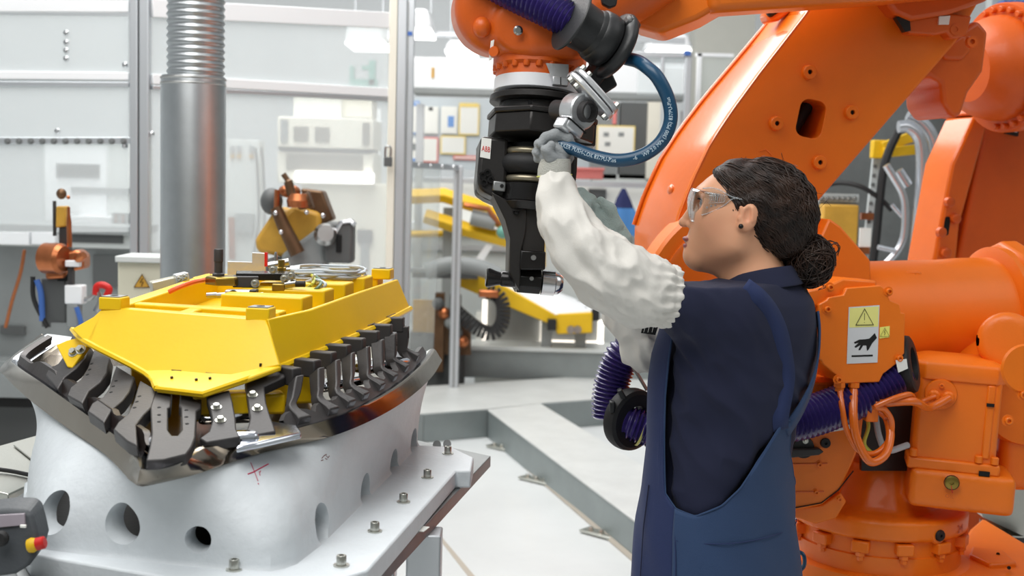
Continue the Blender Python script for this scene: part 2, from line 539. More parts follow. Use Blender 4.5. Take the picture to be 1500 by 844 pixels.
# rim of the door panel (photo pixel, height)
rimL = [(66, 494, 1.235), (20, 524, 1.205), (25, 536, 1.20), (60, 560, 1.19), (116, 600, 1.176), (160, 632, 1.166), (194, 657, 1.158), (202, 671, 1.155)]
rimR = [(206, 687, 1.152), (232, 688, 1.152), (269, 676, 1.155), (286, 657, 1.158), (318, 650, 1.16), (350, 643, 1.162), (380, 640, 1.163), (426, 630, 1.166), (486, 613, 1.172), (532, 594, 1.178), (582, 564, 1.186), (615, 536, 1.193), (635, 511, 1.20)]
botL = [(60, 489, 1.20), (4, 534, 1.16), (8, 552, 1.155), (46, 588, 1.145), (100, 628, 1.135), (150, 663, 1.128), (178, 690, 1.122), (188, 702, 1.12)]
botR = [(200, 711, 1.118), (236, 707, 1.120), (275, 698, 1.124), (296, 692, 1.126), (325, 682, 1.128), (355, 672, 1.13), (385, 663, 1.131), (430, 652, 1.134), (490, 638, 1.14), (552, 612, 1.146), (599, 583, 1.154), (632, 553, 1.161), (648, 528, 1.168)]
U = lambda L: [PZ(*p) for p in L]
def curve_pts(L, n): return resample(smooth_path(U(L), 8), n)
rim = curve_pts(rimL, 60) + curve_pts(rimR, 90)
bot = curve_pts(botL, 60) + curve_pts(botR, 90)
CEN = V((-0.62, 2.62, 0))
back_rim = [V((-0.26, 3.30, 1.12)), V((-0.6, 3.42, 1.12)), V((-0.9, 3.22, 1.14))]
rim_loop = rim + back_rim

bodyB = [(48, 796), (60, 803), (130, 812), (250, 826), (340, 834), (400, 836), (430, 828), (470, 797), (520, 746), (570, 695), (612, 652)]
base_pts = [PZ(x, y, FZ) for x, y in bodyB] + [V((-0.25, 3.08, FZ)), V((-0.4, 3.12, FZ)), V((-0.8, 3.05, FZ)), V((-0.95, 2.95, FZ)), V((-1.0, 2.62, FZ)), V((-0.955, 2.4, FZ))]
def polar(loop, n=144):
    d = [(math.atan2(p.y - CEN.y, p.x - CEN.x), math.hypot(p.x - CEN.x, p.y - CEN.y), p.z) for p in loop]
    d.sort(); A = [x[0] for x in d]; Rr = [x[1] for x in d]; Z = [x[2] for x in d]
    A = [A[-1] - 2 * math.pi] + A + [A[0] + 2 * math.pi]; Rr = [Rr[-1]] + Rr + [Rr[0]]; Z = [Z[-1]] + Z + [Z[0]]
    t = -math.pi + 2 * math.pi * np.arange(n) / n
    return t, np.interp(t, A, Rr), np.interp(t, A, Z)
NB = 180
ta, rb, zb = polar(resample(base_pts + [base_pts[0]], 300)[:-1], NB)
bot_loop = bot + back_rim
_, rt, zt = polar(bot_loop, NB)
rt = rt - 0.018; zt = zt + 0.004
# soften the top outline so the casting has no knife corner
for _i in range(3): rt = (np.roll(rt, 1) + rt * 2 + np.roll(rt, -1)) / 4
rings = []
for t in (0, 0.02, 0.06, 0.2, 0.35, 0.5, 0.62, 0.74, 0.84, 0.92, 1.0):
    e = t ** 2.2 if t > 0.06 else 0
    skirt = 0.006 * max(0, (0.06 - t) / 0.06) ** 2
    rr = rb * (1 - e) + rt * e + skirt; zz = FZ - 0.001 + (zt - FZ) * t
    rings.append([V((CEN.x + rr[k] * math.cos(ta[k]), CEN.y + rr[k] * math.sin(ta[k]), zz[k])) for k in range(NB)])
inner = []
for r_ in rings[::-1]:
    inner.append([V((CEN.x + (p.x - CEN.x) * 0.93, CEN.y + (p.y - CEN.y) * 0.93, p.z)) for p in r_])
bb = MB(); bb.loft(rings + inner + [rings[0]], cap=False)
body_bvh = BVHTree.FromPolygons([V(p) for p in bb.v], bb.f)
def on_body(px, py):
    h = body_bvh.ray_cast(CAM, ray(px, py).normalized()); return h[0], (h[1] if h[1].dot(ray(px, py)) < 0 else -h[1])
cut = MB()
for (px, py, r) in ((77, 750, 0.033), (180, 767, 0.033), (290, 791, 0.021), (473, 766, 0.034), (535, 720, 0.034), (577, 682, 0.034), (606, 650, 0.034)):
    p, n = on_body(px, py); n = V((n.x, n.y, 0)).normalized()
    cut.lathe([(r * 1.13, 0.03), (r * 1.13, 0.006), (r, -0.012), (r, -0.14)], p, n, 32)
bd = bb.build('bed_wall', 'cast_white', bed)
boolean(bd, cut)
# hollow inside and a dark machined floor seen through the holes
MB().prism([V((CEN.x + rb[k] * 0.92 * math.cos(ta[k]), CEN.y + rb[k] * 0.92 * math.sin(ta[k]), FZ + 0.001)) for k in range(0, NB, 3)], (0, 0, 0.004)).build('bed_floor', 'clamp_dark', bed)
for (px, py) in ((80, 797), (208, 812), (343, 832), (500, 826), (549, 776), (591, 733), (626, 697), (656, 662)):
    MB().socket(PZ(px, py + 3, FZ), (0, 0, 1), 0.0085, 0.016).build('bolt', 'zinc', bed)
for (px, py) in ((655, 651), (640, 652)):
    MB().cyl(PZ(px, py, FZ - 0.002), PZ(px, py, FZ) + V((0, 0, 0.0012)), 0.010, n=16).build('dowel', 'steel_dull', bed)
# pen marks on the casting
def stroke(pts, r, name, m, parent):
    ps = []
    for x, y in pts:
        p, n = on_body(x, y); ps.append(p + n * 0.0004)
    MB().tube(ps, r, 5).build(name, m, parent)
stroke([(363, 695), (371, 692), (380, 687), (393, 680)], 0.0011, 'pen_mark', 'magenta_ink', bed)
stroke([(367, 678), (371, 687), (375, 697), (378, 705)], 0.0006, 'pen_mark', 'magenta_ink', bed)
stroke([(379, 692), (382, 690), (380, 694), (381, 697)], 0.0006, 'pen_mark', 'magenta_ink', bed)
stroke([(378, 708), (379, 710)], 0.0007, 'pen_mark', 'magenta_ink', bed)
for a in ([(471, 672), (474, 668), (478, 666)], [(478, 668), (480, 671), (482, 668)], [(470, 675), (473, 674)], [(476, 672), (479, 673)]):
    stroke(a, 0.0008, 'pen_mark', 'brown_ink', bed)

# ---- door panel (outer sheet lying on the bed, rim turned down)
panel = thing('door_panel', (-0.6, 2.6, 1.12), 'polished sheet metal door skin lying rim down on the white bed', 'car panel')
NR = len(rim)
def inward(i):
    a = rim[max(i - 2, 0)]; b = rim[min(i + 2, NR - 1)]; t = (b - a); t.z = 0; t.normalize()
    return V((-t.y, t.x, 0))
INW = [inward(i) for i in range(NR)]
for _i in range(4):
    INW = [(INW[max(i - 1, 0)] + INW[i] * 2 + INW[min(i + 1, NR - 1)]).normalized() for i in range(NR)]
prof = []
r0 = [rim[i] + INW[i] * 0.030 + V((0, 0, -0.014)) for i in range(NR)]
r1 = [rim[i] + INW[i] * 0.008 + V((0, 0, -0.001)) for i in range(NR)]
r2 = [rim[i] for i in range(NR)]
r3 = [rim[i].lerp(bot[i], 0.25) + V((0, 0, 0.004)) for i in range(NR)]
r4 = [rim[i].lerp(bot[i], 0.7) for i in range(NR)]
r5 = [bot[i] for i in range(NR)]
r6 = [bot[i] + INW[i] * 0.010 + V((0, 0, -0.004)) for i in range(NR)]
r7 = [bot[i] + INW[i] * 0.030 + V((0, 0, 0.004)) for i in range(NR)]
MB().loft([r1, r2, r3, r4, r5, r6, r7], closed=False, cap=False).build('rim_flange', 'panel_metal', panel, angle=70)
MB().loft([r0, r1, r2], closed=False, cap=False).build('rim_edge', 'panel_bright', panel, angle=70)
sk = [rim[i] + INW[i] * 0.030 + V((0, 0, -0.014)) for i in range(0, NR, 3)] + [p + V((0.02, -0.04, -0.01)) for p in back_rim]
MB().prism(sk, (0, 0, -0.006)).build('door_skin', 'panel_metal', panel, angle=70)
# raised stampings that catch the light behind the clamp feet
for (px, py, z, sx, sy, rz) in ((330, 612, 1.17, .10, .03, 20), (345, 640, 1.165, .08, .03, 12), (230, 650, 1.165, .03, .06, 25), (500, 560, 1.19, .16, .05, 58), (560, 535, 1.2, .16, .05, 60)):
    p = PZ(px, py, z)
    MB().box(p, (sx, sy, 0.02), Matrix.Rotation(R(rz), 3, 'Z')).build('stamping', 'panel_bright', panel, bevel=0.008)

# ---- clamp frame
frame = thing('clamp_frame', (-0.6, 2.7, 1.22), 'yellow welded clamp frame with dark fingers pressing on the door skin', 'clamp frame')
Bf = [(106, 483, 1.285), (126, 500, 1.272), (212, 546, 1.24), (229, 569, 1.226), (297, 577, 1.224), (359, 556, 1.238), (410, 538, 1.25), (484, 508, 1.268), (555, 477, 1.285), (601, 452, 1.298)]
Tf = [(152, 450, 1.345), (152, 450, 1.345), (235, 456, 1.343), (262, 458, 1.342), (330, 463, 1.341), (386, 468, 1.34), (392, 468, 1.341), (455, 454, 1.348), (525, 429, 1.361), (583, 409, 1.372)]
B3 = U(Bf); T3 = U(Tf)
TLc, TRc, FRc = T3[0], T3[5], PZ(581, 403, 1.376)
BLc = PZ(300, 401, 1.376)
def Q(u, v, dz=0.0):
    p = TLc.lerp(TRc, u).lerp(BLc.lerp(FRc, u), v); return V((p.x, p.y, p.z + dz))
def wall(i0, i1, name='frame_wall', inset=0.010):
    b = MB(); poly_o = B3[i0:i1 + 1]; poly_t = T3[i0:i1 + 1]
    rings = []
    for a, t in zip(poly_o, poly_t):
        d = V((CEN.x - a.x, CEN.y - a.y, 0)).normalized() * inset
        rings.append([a, t, t + d, a + d])
    b.loft(rings); b.build(name, 'yellow', frame, bevel=0.003, recalc=True)
# front plate is flat to its seam, with a flatter wedge below it
S0 = PZ(297, 547, 1.240)
FN = (TRc - TLc).cross(S0 - TLc).normalized()
if FN.y > 0: FN = -FN
onF = lambda x, y, d=0.0: PP(x, y, TLc, FN) + FN * d
MB().prism([onF(*p) for p in ((126, 500), (214, 545), (300, 548), (340, 550), (410, 535), (390, 468), (151, 449))], -FN * 0.012).build('front_plate', 'yellow', frame, bevel=0.003)
W0, W1, W2 = onF(214, 545), onF(400, 540), PZ(270, 577, 1.222)
WN = (W1 - W0).cross(W2 - W0).normalized()
if WN.y > 0: WN = -WN
onW = lambda x, y, d=0.0: PP(x, y, W0, WN) + WN * d
MB().prism([onW(*p, 0.002) for p in ((206, 540), (238, 543), (252, 543), (300, 547), (340, 549), (412, 533), (411, 538), (359, 557), (297, 578), (229, 570), (216, 552))], -WN * 0.010).build('lower_plate', 'yellow', frame, bevel=0.003)
for a, c in (((252, 543), (266, 544)), ((302, 547), (318, 549))):
    MB().tube([onF(*a, 0.002), onF(*c, 0.002)], 0.0012, 6).build('weld_seam', 'clamp_dark', frame)
wall(6, 9, 'side_wall')
# bottom flange lip
lip = [V(p) for p in B3]; lip[1] = onF(126, 501); lip[2] = onW(213, 547); lip[3] = onW(229, 569); lip[4] = onW(297, 577); lip[5] = onW(359, 556)
MB().tube(smooth_path(lip[0:4], 4)[:-1] + [lip[3]], 0.006, 6).build('lip', 'yellow', frame)
MB().tube([lip[3], lip[4], lip[5], lip[6]], 0.005, 6).build('lip', 'yellow', frame)
MB().tube([lip[6], lip[7], lip[8], lip[9]], 0.007, 6).build('lip', 'yellow', frame)
for (px, py) in ((425, 526), (455, 513), (466, 508), (500, 493), (535, 478), (565, 464)):
    p = PZ(px, py, interp(px, [410, 594], [1.254, 1.306])); q = PZ(px + 13, py - 5, interp(px + 13, [410, 594], [1.254, 1.306]))
    MB().tube([p + V((0.002, -0.003, 0)), q + V((.002, -0.003, 0))], 0.001, 5).build('weld_slot', 'clamp_dark', frame)
# left gusset: sloped ear plate with two screws
MB().prism([onF(x, y, -0.05) for x, y in ((64, 487), (80, 480), (134, 467), (140, 476), (112, 486), (88, 521), (80, 519))], -FN * 0.012).build('ear_plate', 'yellow', frame, bevel=0.002)
MB().prism([onF(x, y, 0.0) for x, y in ((105, 482), (112, 478), (137, 464), (153, 449), (135, 500), (124, 501))], -FN * 0.010).build('ear_plate', 'yellow', frame, bevel=0.002)
for px, py in ((90, 498), (101, 494)):
    p = onF(px, py, -0.05); MB().hexbolt(p, FN, 0.0075, 0.008).build('screw', 'zinc', frame)
# top lattice (u across, v along)
def beam(name, u0, u1, v0, v1, top=0.0, depth=0.05):
    b = MB(); ps = [Q(u0, v0, top), Q(u1, v0, top), Q(u1, v1, top), Q(u0, v1, top)]
    b.prism(ps, (0, 0, -depth)); return b.build(name, 'yellow', frame, bevel=0.0035)
beam('front_beam', 0, 1, 0.0, 0.045, -0.001)
beam('cross_beam', 0.06, 0.96, 0.135, 0.185, -0.002)
beam('left_beam', 0.0, 0.09, 0.03, 1.0, 0.0, 0.06)
beam('back_beam', 0.0, 0.93, 0.94, 1.0, 0.0, 0.07)
beam('divider', 0.42, 0.50, 0.03, 0.15, -0.004)
beam('mid_beam', 0.50, 0.58, 0.18, 0.95, -0.020)
for v0 in (0.245, 0.40, 0.555, 0.715):
    beam('rib', 0.52, 0.995, v0, v0 + 0.075, 0.017, 0.07)
beam('deck_plate', 0.03, 0.97, 0.02, 0.98, -0.052, 0.008)
beam('right_beam', 0.93, 0.985, 0.02, 0.98, -0.020, 0.04)
for (u, v, px) in ((0.045, 0.03, 0), (0.955, 0.028, 1), (0.95, 0.955, 2)):
    c = Q(u, v, 0.007); w = (0.048, 0.042, 0.026)
    bl = MB().box(c, w, Matrix.Rotation(R(-8), 3, 'Z')).build('pad_block', 'yellow', frame, bevel=0.003)
    pd = MB().box(c + V((0, 0, 0.0138)), (0.040, 0.036, 0.002), Matrix.Rotation(R(-8), 3, 'Z')).build('steel_pad', 'steel_dull', bl)
    MB().cyl(c + V((0, 0, 0.0145)), c + V((0, 0, 0.0155)), 0.008, n=16).build('pad_hole', 'hole_black', bl)
for (px, py) in ((252, 556), (288, 559), (308, 557)):
    p = onW(px, py); MB().cyl(p, p + WN * 0.006, 0.0028, n=10).build('rivet', 'clamp_dark', frame)
p = onF(382, 535, 0.001); MB().box(p, (0.004, 0.004, 0.006)).build('rivet', 'clamp_dark', frame)
# yellow innards glimpsed between the fingers
for (px, py, z, s) in ((190, 560, 1.2, (.10, .05, .05)), (290, 605, 1.19, (.12, .05, .05)), (395, 575, 1.2, (.08, .08, .06)), (360, 600, 1.185, (.05, .05, .04))):
    p = PZ(px, py, z) + V((0.03, 0.08, 0)); MB().box(p, s, Matrix.Rotation(R(20), 3, 'Z')).build('inner_bracket', 'yellow', frame, bevel=0.006)

# pressure bars: dark strips standing inside the rim, scalloped between the fingers
def nearest_rim(px, py, lo=0, hi=NR):
    return min(range(lo, hi), key=lambda i: (PIX(rim[i])[0] - px) ** 2 + (PIX(rim[i])[1] - py) ** 2)
def bar_strip(i0, i1, scal, h_hi, h_lo, off0, off1, name, gap=3.0):
    """scal: rim indices of the fingers; between them the top edge dips"""
    a, t, tb_, ab = [], [], [], []
    for i in range(i0, i1 + 1):
        d = min(abs(i - s) for s in scal)
        w = min(1.0, max(0.0, (d - gap) / 2.5)); w = w * w * (3 - 2 * w)
        h = h_hi * (1 - w) + h_lo * w
        base = rim[i] + INW[i] * off0 + V((0, 0, -0.010))
        top = rim[i] + INW[i] * (off0 + (off1 - off0) * (h / h_hi)) + V((0, 0, h))
        a.append(base); t.append(top); tb_.append(top + INW[i] * 0.012 + V((0, 0, -0.003))); ab.append(base + INW[i] * 0.016)
    MB().loft([a, t, tb_, ab], closed=False, cap=False).build(name, 'clamp_dark' if i0 < 50 else 'clamp', frame, angle=50)
# finger data: (foot pixel on the rim, top pixel, top z, width, holes pixel list, bolt?)
fing = []
def finger(ri, mid_off, top, w, w_top, holes, bolts=False, knee=0.0, th=0.022):
    base = rim[ri] + INW[ri] * 0.016 + V((0, 0, 0.004))
    k1 = rim[ri] + INW[ri] * (mid_off * 0.6) + V((0, 0, 0.024 + knee))
    top = V(top); k2 = k1.lerp(top, 0.42) + V((0, 0, -0.004))
    tan = V((-INW[ri].y, INW[ri].x, 0))
    rings = []
    pts = resample(smooth_path([base, k1, k2, k2.lerp(top, 0.55), top], 5), 12)
    for j, p in enumerate(pts):
        f = j / (len(pts) - 1)
        tg = (pts[min(j + 1, 11)] - pts[max(j - 1, 0)]).normalized()
        nn = tan.cross(tg).normalized()
        ww = (w * (1 + 0.7 * max(0, 1 - f / 0.22) ** 2) if f < 0.55 else w_top) / 2; t2 = th / 2 * (0.75 + 0.35 * f)
        rings.append([p - tan * ww - nn * t2, p + tan * ww - nn * t2, p + tan * ww + nn * t2, p - tan * ww + nn * t2])
    o = MB().loft(rings).build('finger', 'clamp', frame, bevel=0.003, angle=30, recalc=True)
    # screws or holes on the outer face
    n_out = -tan.cross((top - k2).normalized()); 
    if n_out.dot(CAM - k2) < 0: n_out = -n_out
    for f in holes:
        c = k2.lerp(top, f) + n_out * (th * 0.54)
        if bolts: MB().hexbolt(c, n_out, 0.0062, 0.006).build('bolt', 'zinc', o)
        else: MB().cyl(c - n_out * .003, c + n_out * 0.0006, 0.0032, n=10).build('pin_hole', 'hole_black', o)
    # block joining the finger to the frame
    tb2 = top + V((0, 0, 0.004)) + INW[ri] * 0.022
    rot = Matrix((tan, INW[ri], V((0, 0, 1)))).transposed()
    MB().box(tb2, (w_top * 1.15, 0.05, 0.034), rot).build('finger_block', 'clamp', o, bevel=0.003)
    return o
def ridx(px, py, lo, hi): return nearest_rim(px, py, lo, hi)
Lidx = [ridx(*f, 0, 60) for f in ((52, 554), (92, 583), (132, 611), (170, 640))]
bar_strip(1, 57, Lidx, 0.024, 0.012, 0.010, 0.024, 'pressure_bar', 3.0)
def plate_finger(name, poly, p_low, p_top, th, screws, bolts, side=V((1, 0.12, 0))):
    """flat finger cut from plate, standing in the plane through a foot point and a top point, facing the near corner"""
    lo, hi = PZ(*p_low), PZ(*p_top)
    n = side.cross(hi - lo).normalized()
    if n.y > 0: n = -n
    o = MB().prism([PP(x, y, lo, n) for x, y in poly], -n * th).build(name, 'clamp', frame, bevel=0.0025)
    for x, y in screws:
        c = PP(x, y, lo, n)
        if bolts: MB().hexbolt(c, n, 0.0066, 0.006).build('bolt', 'zinc', o)
        else: MB().cyl(c - n * .003, c + n * 0.0006, 0.0034, n=10).build('pin_hole', 'hole_black', o)
    return o
cz_ = lambda L: [(x / 3.013, 440 + y / 3.013) for x, y in L]
sideL = (rim[52] - rim[14]).normalized()
for poly, lo_, hi_, hol in (
        ([(320, 150), (392, 195), (376, 250), (335, 300), (285, 338), (252, 392), (200, 330), (215, 300), (255, 280), (285, 240), (300, 195)], (225, 330, 1.205), (350, 175, 1.262), [(309, 214), (300, 238), (290, 262)]),
        ([(418, 212), (484, 252), (472, 320), (442, 360), (392, 398), (362, 455), (296, 420), (310, 385), (355, 350), (385, 300), (402, 250)], (325, 420, 1.196), (450, 240, 1.245), [(405, 280), (396, 306), (386, 328)]),
        ([(512, 288), (594, 338), (572, 400), (542, 440), (492, 482), (458, 540), (386, 490), (405, 455), (455, 425), (480, 390), (495, 340)], (425, 490, 1.188), (550, 315, 1.226), [(512, 356), (500, 380), (490, 406)]),
        ([(618, 352), (694, 396), (668, 470), (634, 503), (600, 548), (604, 640), (560, 622), (500, 570), (520, 538), (560, 505), (588, 450), (602, 400)], (530, 570, 1.182), (655, 375, 1.218), [(615, 424), (604, 448), (594, 474)])):
    lo_ = cz_([lo_[:2]])[0] + (lo_[2],); hi_ = cz_([hi_[:2]])[0] + (hi_[2],)
    plate_finger('finger', cz_(poly), lo_, hi_, 0.024, cz_(hol), False, sideL)
plate_finger('finger', [(214, 674), (219, 654), (222, 636), (220, 596), (221, 576), (252, 574), (250, 596), (246, 598), (246, 630), (252, 638), (260, 638), (266, 630), (265, 597), (262, 594), (264, 576), (296, 574), (294, 598), (288, 602), (286, 640), (281, 654), (273, 665), (240, 673)], (232, 676, 1.162), (262, 577, 1.212), 0.02, [(233, 597), (233, 608), (233, 618), (273, 601), (273, 611), (274, 621)], False)
plate_finger('finger', [(302, 580), (336, 571), (341, 590), (345, 612), (346, 628), (352, 640), (302, 648), (292, 642), (306, 632), (311, 616), (308, 600)], (322, 648, 1.165), (322, 575, 1.222), 0.02, [(317, 597), (323, 616)], True)
plate_finger('finger', [(358, 558), (416, 540), (418, 552), (387, 566), (390, 590), (396, 610), (400, 620), (404, 632), (358, 640), (364, 622), (366, 612), (363, 590)], (378, 636, 1.168), (378, 556, 1.236), 0.02, [(370, 579), (377, 599)], True)
for px, py, w in ((324, 606, .004), (374, 588, .004)):
    pass
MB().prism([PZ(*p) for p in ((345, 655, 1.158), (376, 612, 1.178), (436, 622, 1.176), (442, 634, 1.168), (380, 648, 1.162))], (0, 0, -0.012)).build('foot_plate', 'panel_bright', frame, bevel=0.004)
r_f = [((452, 624), (432, 546)), ((498, 608), (462, 534)), ((524, 597), (486, 522)), ((548, 585), (508, 511)), ((570, 572), (530, 501)), ((590, 558), (551, 490)), ((606, 545), (570, 480)), ((622, 528), (588, 469))]
Ridx = []
for (f, t) in r_f:
    i = ridx(*f, 60, NR); Ridx.append(i)
    z = interp(t[0], [410, 594], [1.230, 1.276])
    finger(i, 0.085, PZ(t[0] + 2, t[1] + 9, z), 0.020, 0.022, (0.35, 0.5, 0.65), knee=-0.004, th=0.026)
bar_strip(Ridx[0] - 3, NR - 3, Ridx, 0.022, 0.010, 0.010, 0.040, 'pressure_bar', 1.2)

# ---- pneumatics on the frame
pz = 1.375
post = thing('guide_post', PZ(325, 418, 1.365), 'dark guide pin on a brass hexagon base on the yellow frame', 'guide pin')
g0 = PZ(328, 417, 1.378)
MB().lathe([(0.040, 0), (0.040, 0.016), (0.036, 0.019)], g0, (0, 0, 1), 6, a0=0.3).build('hex_base', 'brass', post, bevel=0.002)
g1 = g0 + V((-0.012, 0.0, 0.019))
MB().lathe([(0.013, 0), (0.013, 0.004), (0.009, 0.007), (0.009, 0.030), (0.010, 0.031), (0.010, 0.056), (0.009, 0.058)], g1, (0, 0, 1), 20).build('pin', 'clamp', post)
brk = thing('sensor_bracket', PZ(362, 402, 1.37), 'pale bent sensor bracket with a red end on the yellow frame', 'bracket')
p = [P(333, 383, 2.95), P(369, 384, 2.95), P(369, 370, 2.95), P(388, 371, 2.95), P(389, 398, 2.95), P(346, 399, 2.95), P(345, 407, 2.95), P(333, 407, 2.95)]
MB().prism(p, (0, 0.006, 0)).build('plate', 'alu_cast', brk, bevel=0.001)
MB().box(P(390, 380, 2.947), (0.006, 0.012, 0.034)).build('end_cap', 'red', brk)
mani = thing('valve_manifold', PZ(400, 415, 1.36), 'black pneumatic valve manifold with steel fittings on the yellow frame', 'valve block')
MB().box(P(388, 404, 2.72), (0.125, 0.07, 0.016), Matrix.Rotation(R(12), 3, 'Z')).build('block', 'black_gloss', mani, bevel=0.002)
MB().box(P(360, 412, 2.68), (0.055, 0.05, 0.024), Matrix.Rotation(R(12), 3, 'Z')).build('block', 'clamp', mani, bevel=0.002)
for px, py in ((374, 415), (417, 408), (427, 404), (400, 395)):
    c = P(px, py, 2.655); MB().socket(c, (0, -1, 0.1), 0.006, 0.008).build('fitting', 'zinc', mani)
MB().lathe([(0.012, 0), (0.012, .012), (.008, .014), (.008, .03)], P(412, 400, 2.8), (0, 0, 1), 12).build('fitting', 'brass', mani)
for (x0, y0, x1, y1) in ((394, 390, 424, 384), (396, 397, 440, 395), (405, 391, 432, 401)):
    MB().tube([P(x0, y0, 2.88), P(x1, y1, 2.88)], 0.010, 12).build('pipe', 'steel', mani)
MB().lathe([(0.004, 0), (0.004, 0.02), (0.0025, .024)], P(404, 384, 2.88), (0, 0, 1), 8).build('pipe', 'steel', mani)
cy = thing('pneumatic_cylinder', PZ(348, 436, 1.33), 'small silver pneumatic cylinder with black bore inside the yellow frame', 'cylinder')
MB().box(P(350, 432, 2.62), (0.055, 0.03, 0.022)).build('body', 'alu_cast', cy, bevel=0.003)
MB().box(P(372, 433, 2.612), (0.014, 0.032, 0.026)).build('end_cap', 'black_plastic', cy, bevel=0.002)
MB().lathe([(0.012, 0), (0.012, 0.008), (0.0075, 0.008), (0.0075, 0.002), (0.0005, 0.002)], P(342, 433, 2.604), (0, -1, 0), 20).build('bore', 'black_plastic', cy)
for x0, x1 in ((303, 318), (318, 333), (376, 386)):
    MB().tube([P(x0, 433, 2.61), P(x1, 432, 2.61)], 0.006, 10).build('fitting', 'steel', cy)
solenoid = thing('solenoid_plug', PZ(405, 425, 1.35), 'brass and steel cable plug at the rim of the yellow frame', 'plug')
MB().box(P(409, 421, 2.66), (0.028, 0.022, 0.016)).build('body', 'brass', solenoid, bevel=0.002)
MB().tube([P(418, 417, 2.655), P(434, 415, 2.655)], 0.0085, 12).build('collar', 'steel', solenoid)
MB().tube([P(433, 416, 2.652), P(447, 416, 2.652)], 0.007, 12).build('cable_boot', 'black_rubber', solenoid)
mat('cable_grey', s2l(176, 184, 190), 0.45); mat('cable_green', s2l(86, 112, 84), 0.45); mat('cable_yellow', s2l(190, 190, 70), 0.45); mat('cable_orange', s2l(226, 96, 36), 0.45)
c0 = PZ(480, 406, 1.378)
coil = []
for k in range(150):
    a = k * 2 * math.pi / 30; rr = 0.085 + 0.008 * math.sin(k * .7)
    coil.append(c0 + V((rr * math.cos(a), 1.25 * rr * math.sin(a), 0.003 + 0.0045 * (k // 30) + 0.002 * math.sin(a * 3))))
cc = MB().tube(coil, 0.0032, 6).build('cable_coil', 'cable_grey')
tag(cc, 'grey cable wound in a flat coil on the yellow frame', 'cable')
def cable(name, pts, r, m, label, n=8):
    return tag(MB().tube(smooth_path(pts, 8), r, n).build(name, m), label, 'cable')
cable('signal_cable', [PZ(436, 404, 1.385), PZ(452, 400, 1.392), PZ(470, 412, 1.385), PZ(462, 424, 1.372), PZ(440, 430, 1.352), PZ(412, 441, 1.343)], 0.0036, 'cable_green', 'green signal cable curving over the ribs of the yellow frame')
cable('signal_cable', [PZ(438, 400, 1.388), PZ(458, 404, 1.39), PZ(458, 416, 1.38), PZ(442, 425, 1.36), PZ(420, 434, 1.348), PZ(404, 442, 1.343)], 0.0036, 'cable_yellow', 'yellow signal cable curving over the ribs of the yellow frame')
cable('signal_cable', [PZ(440, 416, 1.372), PZ(462, 410, 1.386), PZ(477, 417, 1.38), PZ(462, 428, 1.362), PZ(444, 436, 1.35), PZ(418, 443, 1.342)], 0.0036, 'cable_grey', 'grey signal cable beside the green one on the yellow frame')
for px, py in ((458, 412), (487, 407)):
    o = MB().tube([PZ(px, py + 7, 1.37), PZ(px, py - 4, 1.39), PZ(px + 3, py - 10, 1.40)], 0.0028, 6).build('cable_tie', 'white_plastic')
    tag(o, 'white plastic tie around the ' + ('signal cables' if px == 458 else 'grey cable coil'), 'cable tie')
cl = thing('light_sensor', PZ(250, 416, 1.37), 'clear boxy sensor on the left beam of the yellow frame', 'sensor')
rotb = Matrix.Rotation(R(28), 3, 'Z') @ Matrix.Rotation(R(-12), 3, 'Y')
mat('clear_box', s2l(200, 196, 178), 0.25, 0.3)
MB().box(P(243, 416, 2.86), (0.07, 0.035, 0.026), rotb).build('body', 'clear_box', cl, bevel=0.003)
MB().box(P(266, 409, 2.86), (0.03, 0.035, 0.028), rotb).build('connector', 'alu_cast', cl, bevel=0.002)
for dx in (0, 8): MB().socket(P(263 + dx, 409 - dx * .4, 2.84), (0, -1, 0.2), 0.005, 0.006).build('screw', 'zinc', cl)
cable('sensor_cable', [PZ(247, 428, 1.372), PZ(262, 421, 1.382), PZ(282, 414, 1.39), PZ(302, 410, 1.384)], 0.005, 'cable_orange', 'orange cable leading from the clear sensor over the yellow frame')
o = MB().prism([PZ(282, 406, 1.385), PZ(307, 400, 1.39), PZ(308, 404, 1.387), PZ(286, 411, 1.38)], (0, 0.02, -0.008)).build('hook_tab', 'yellow', frame, bevel=0.002)

# ---- control pendant lying on the table's left edge
pend = thing('teach_pendant', P(20, 840, 1.98), 'dark grey teach pendant with red stop knob in a yellow collar', 'pendant')
mat('pendant_grey', s2l(66, 70, 74), 0.5, bump=(150, 0.08))
mat('pendant_screen', s2l(150, 142, 150), 0.2)
YP = 1.95
pp = [(-60, 760), (0, 753), (28, 754), (38, 761), (46, 782), (52, 800), (49, 818), (40, 832), (22, 843), (0, 846), (-60, 850)]
MB().prism([P(x, y, YP) + V((0, (846 - y) * 0.0003, 0)) for x, y in pp], (0, 0.05, 0.01)).build('housing', 'pendant_grey', pend, bevel=0.008, seg=3)
MB().prism([P(x, y, YP - 0.004) + V((0, (846 - y) * 0.0003, 0)) for x, y in ((-50, 763), (26, 759), (29, 775), (-50, 782))], (0, 0.006, 0)).build('screen', 'pendant_screen', pend, bevel=0.001)
MB().box(P(34, 771, YP - 0.003), (0.009, 0.004, 0.004)).build('label_chip', 'paper', pend)
MB().lathe([(0.013, 0), (0.013, 0.006), (0.009, 0.01)], P(2, 789, YP), (0, -1, 0.2), 20).build('joystick', 'black_rubber', pend)
a, b_ = P(42, 800, YP + 0.01), P(64, 795, YP + 0.01)
MB().lathe([(0.011, 0), (0.0125, 0.006), (0.009, 0.016)], a, b_ - a, 20).build('stop_collar', 'yellow_plain', pend)
MB().lathe([(0.008, 0.012), (0.0105, 0.014), (0.0105, 0.026), (0.008, 0.028)], a, b_ - a, 16).build('stop_knob', 'red', pend)
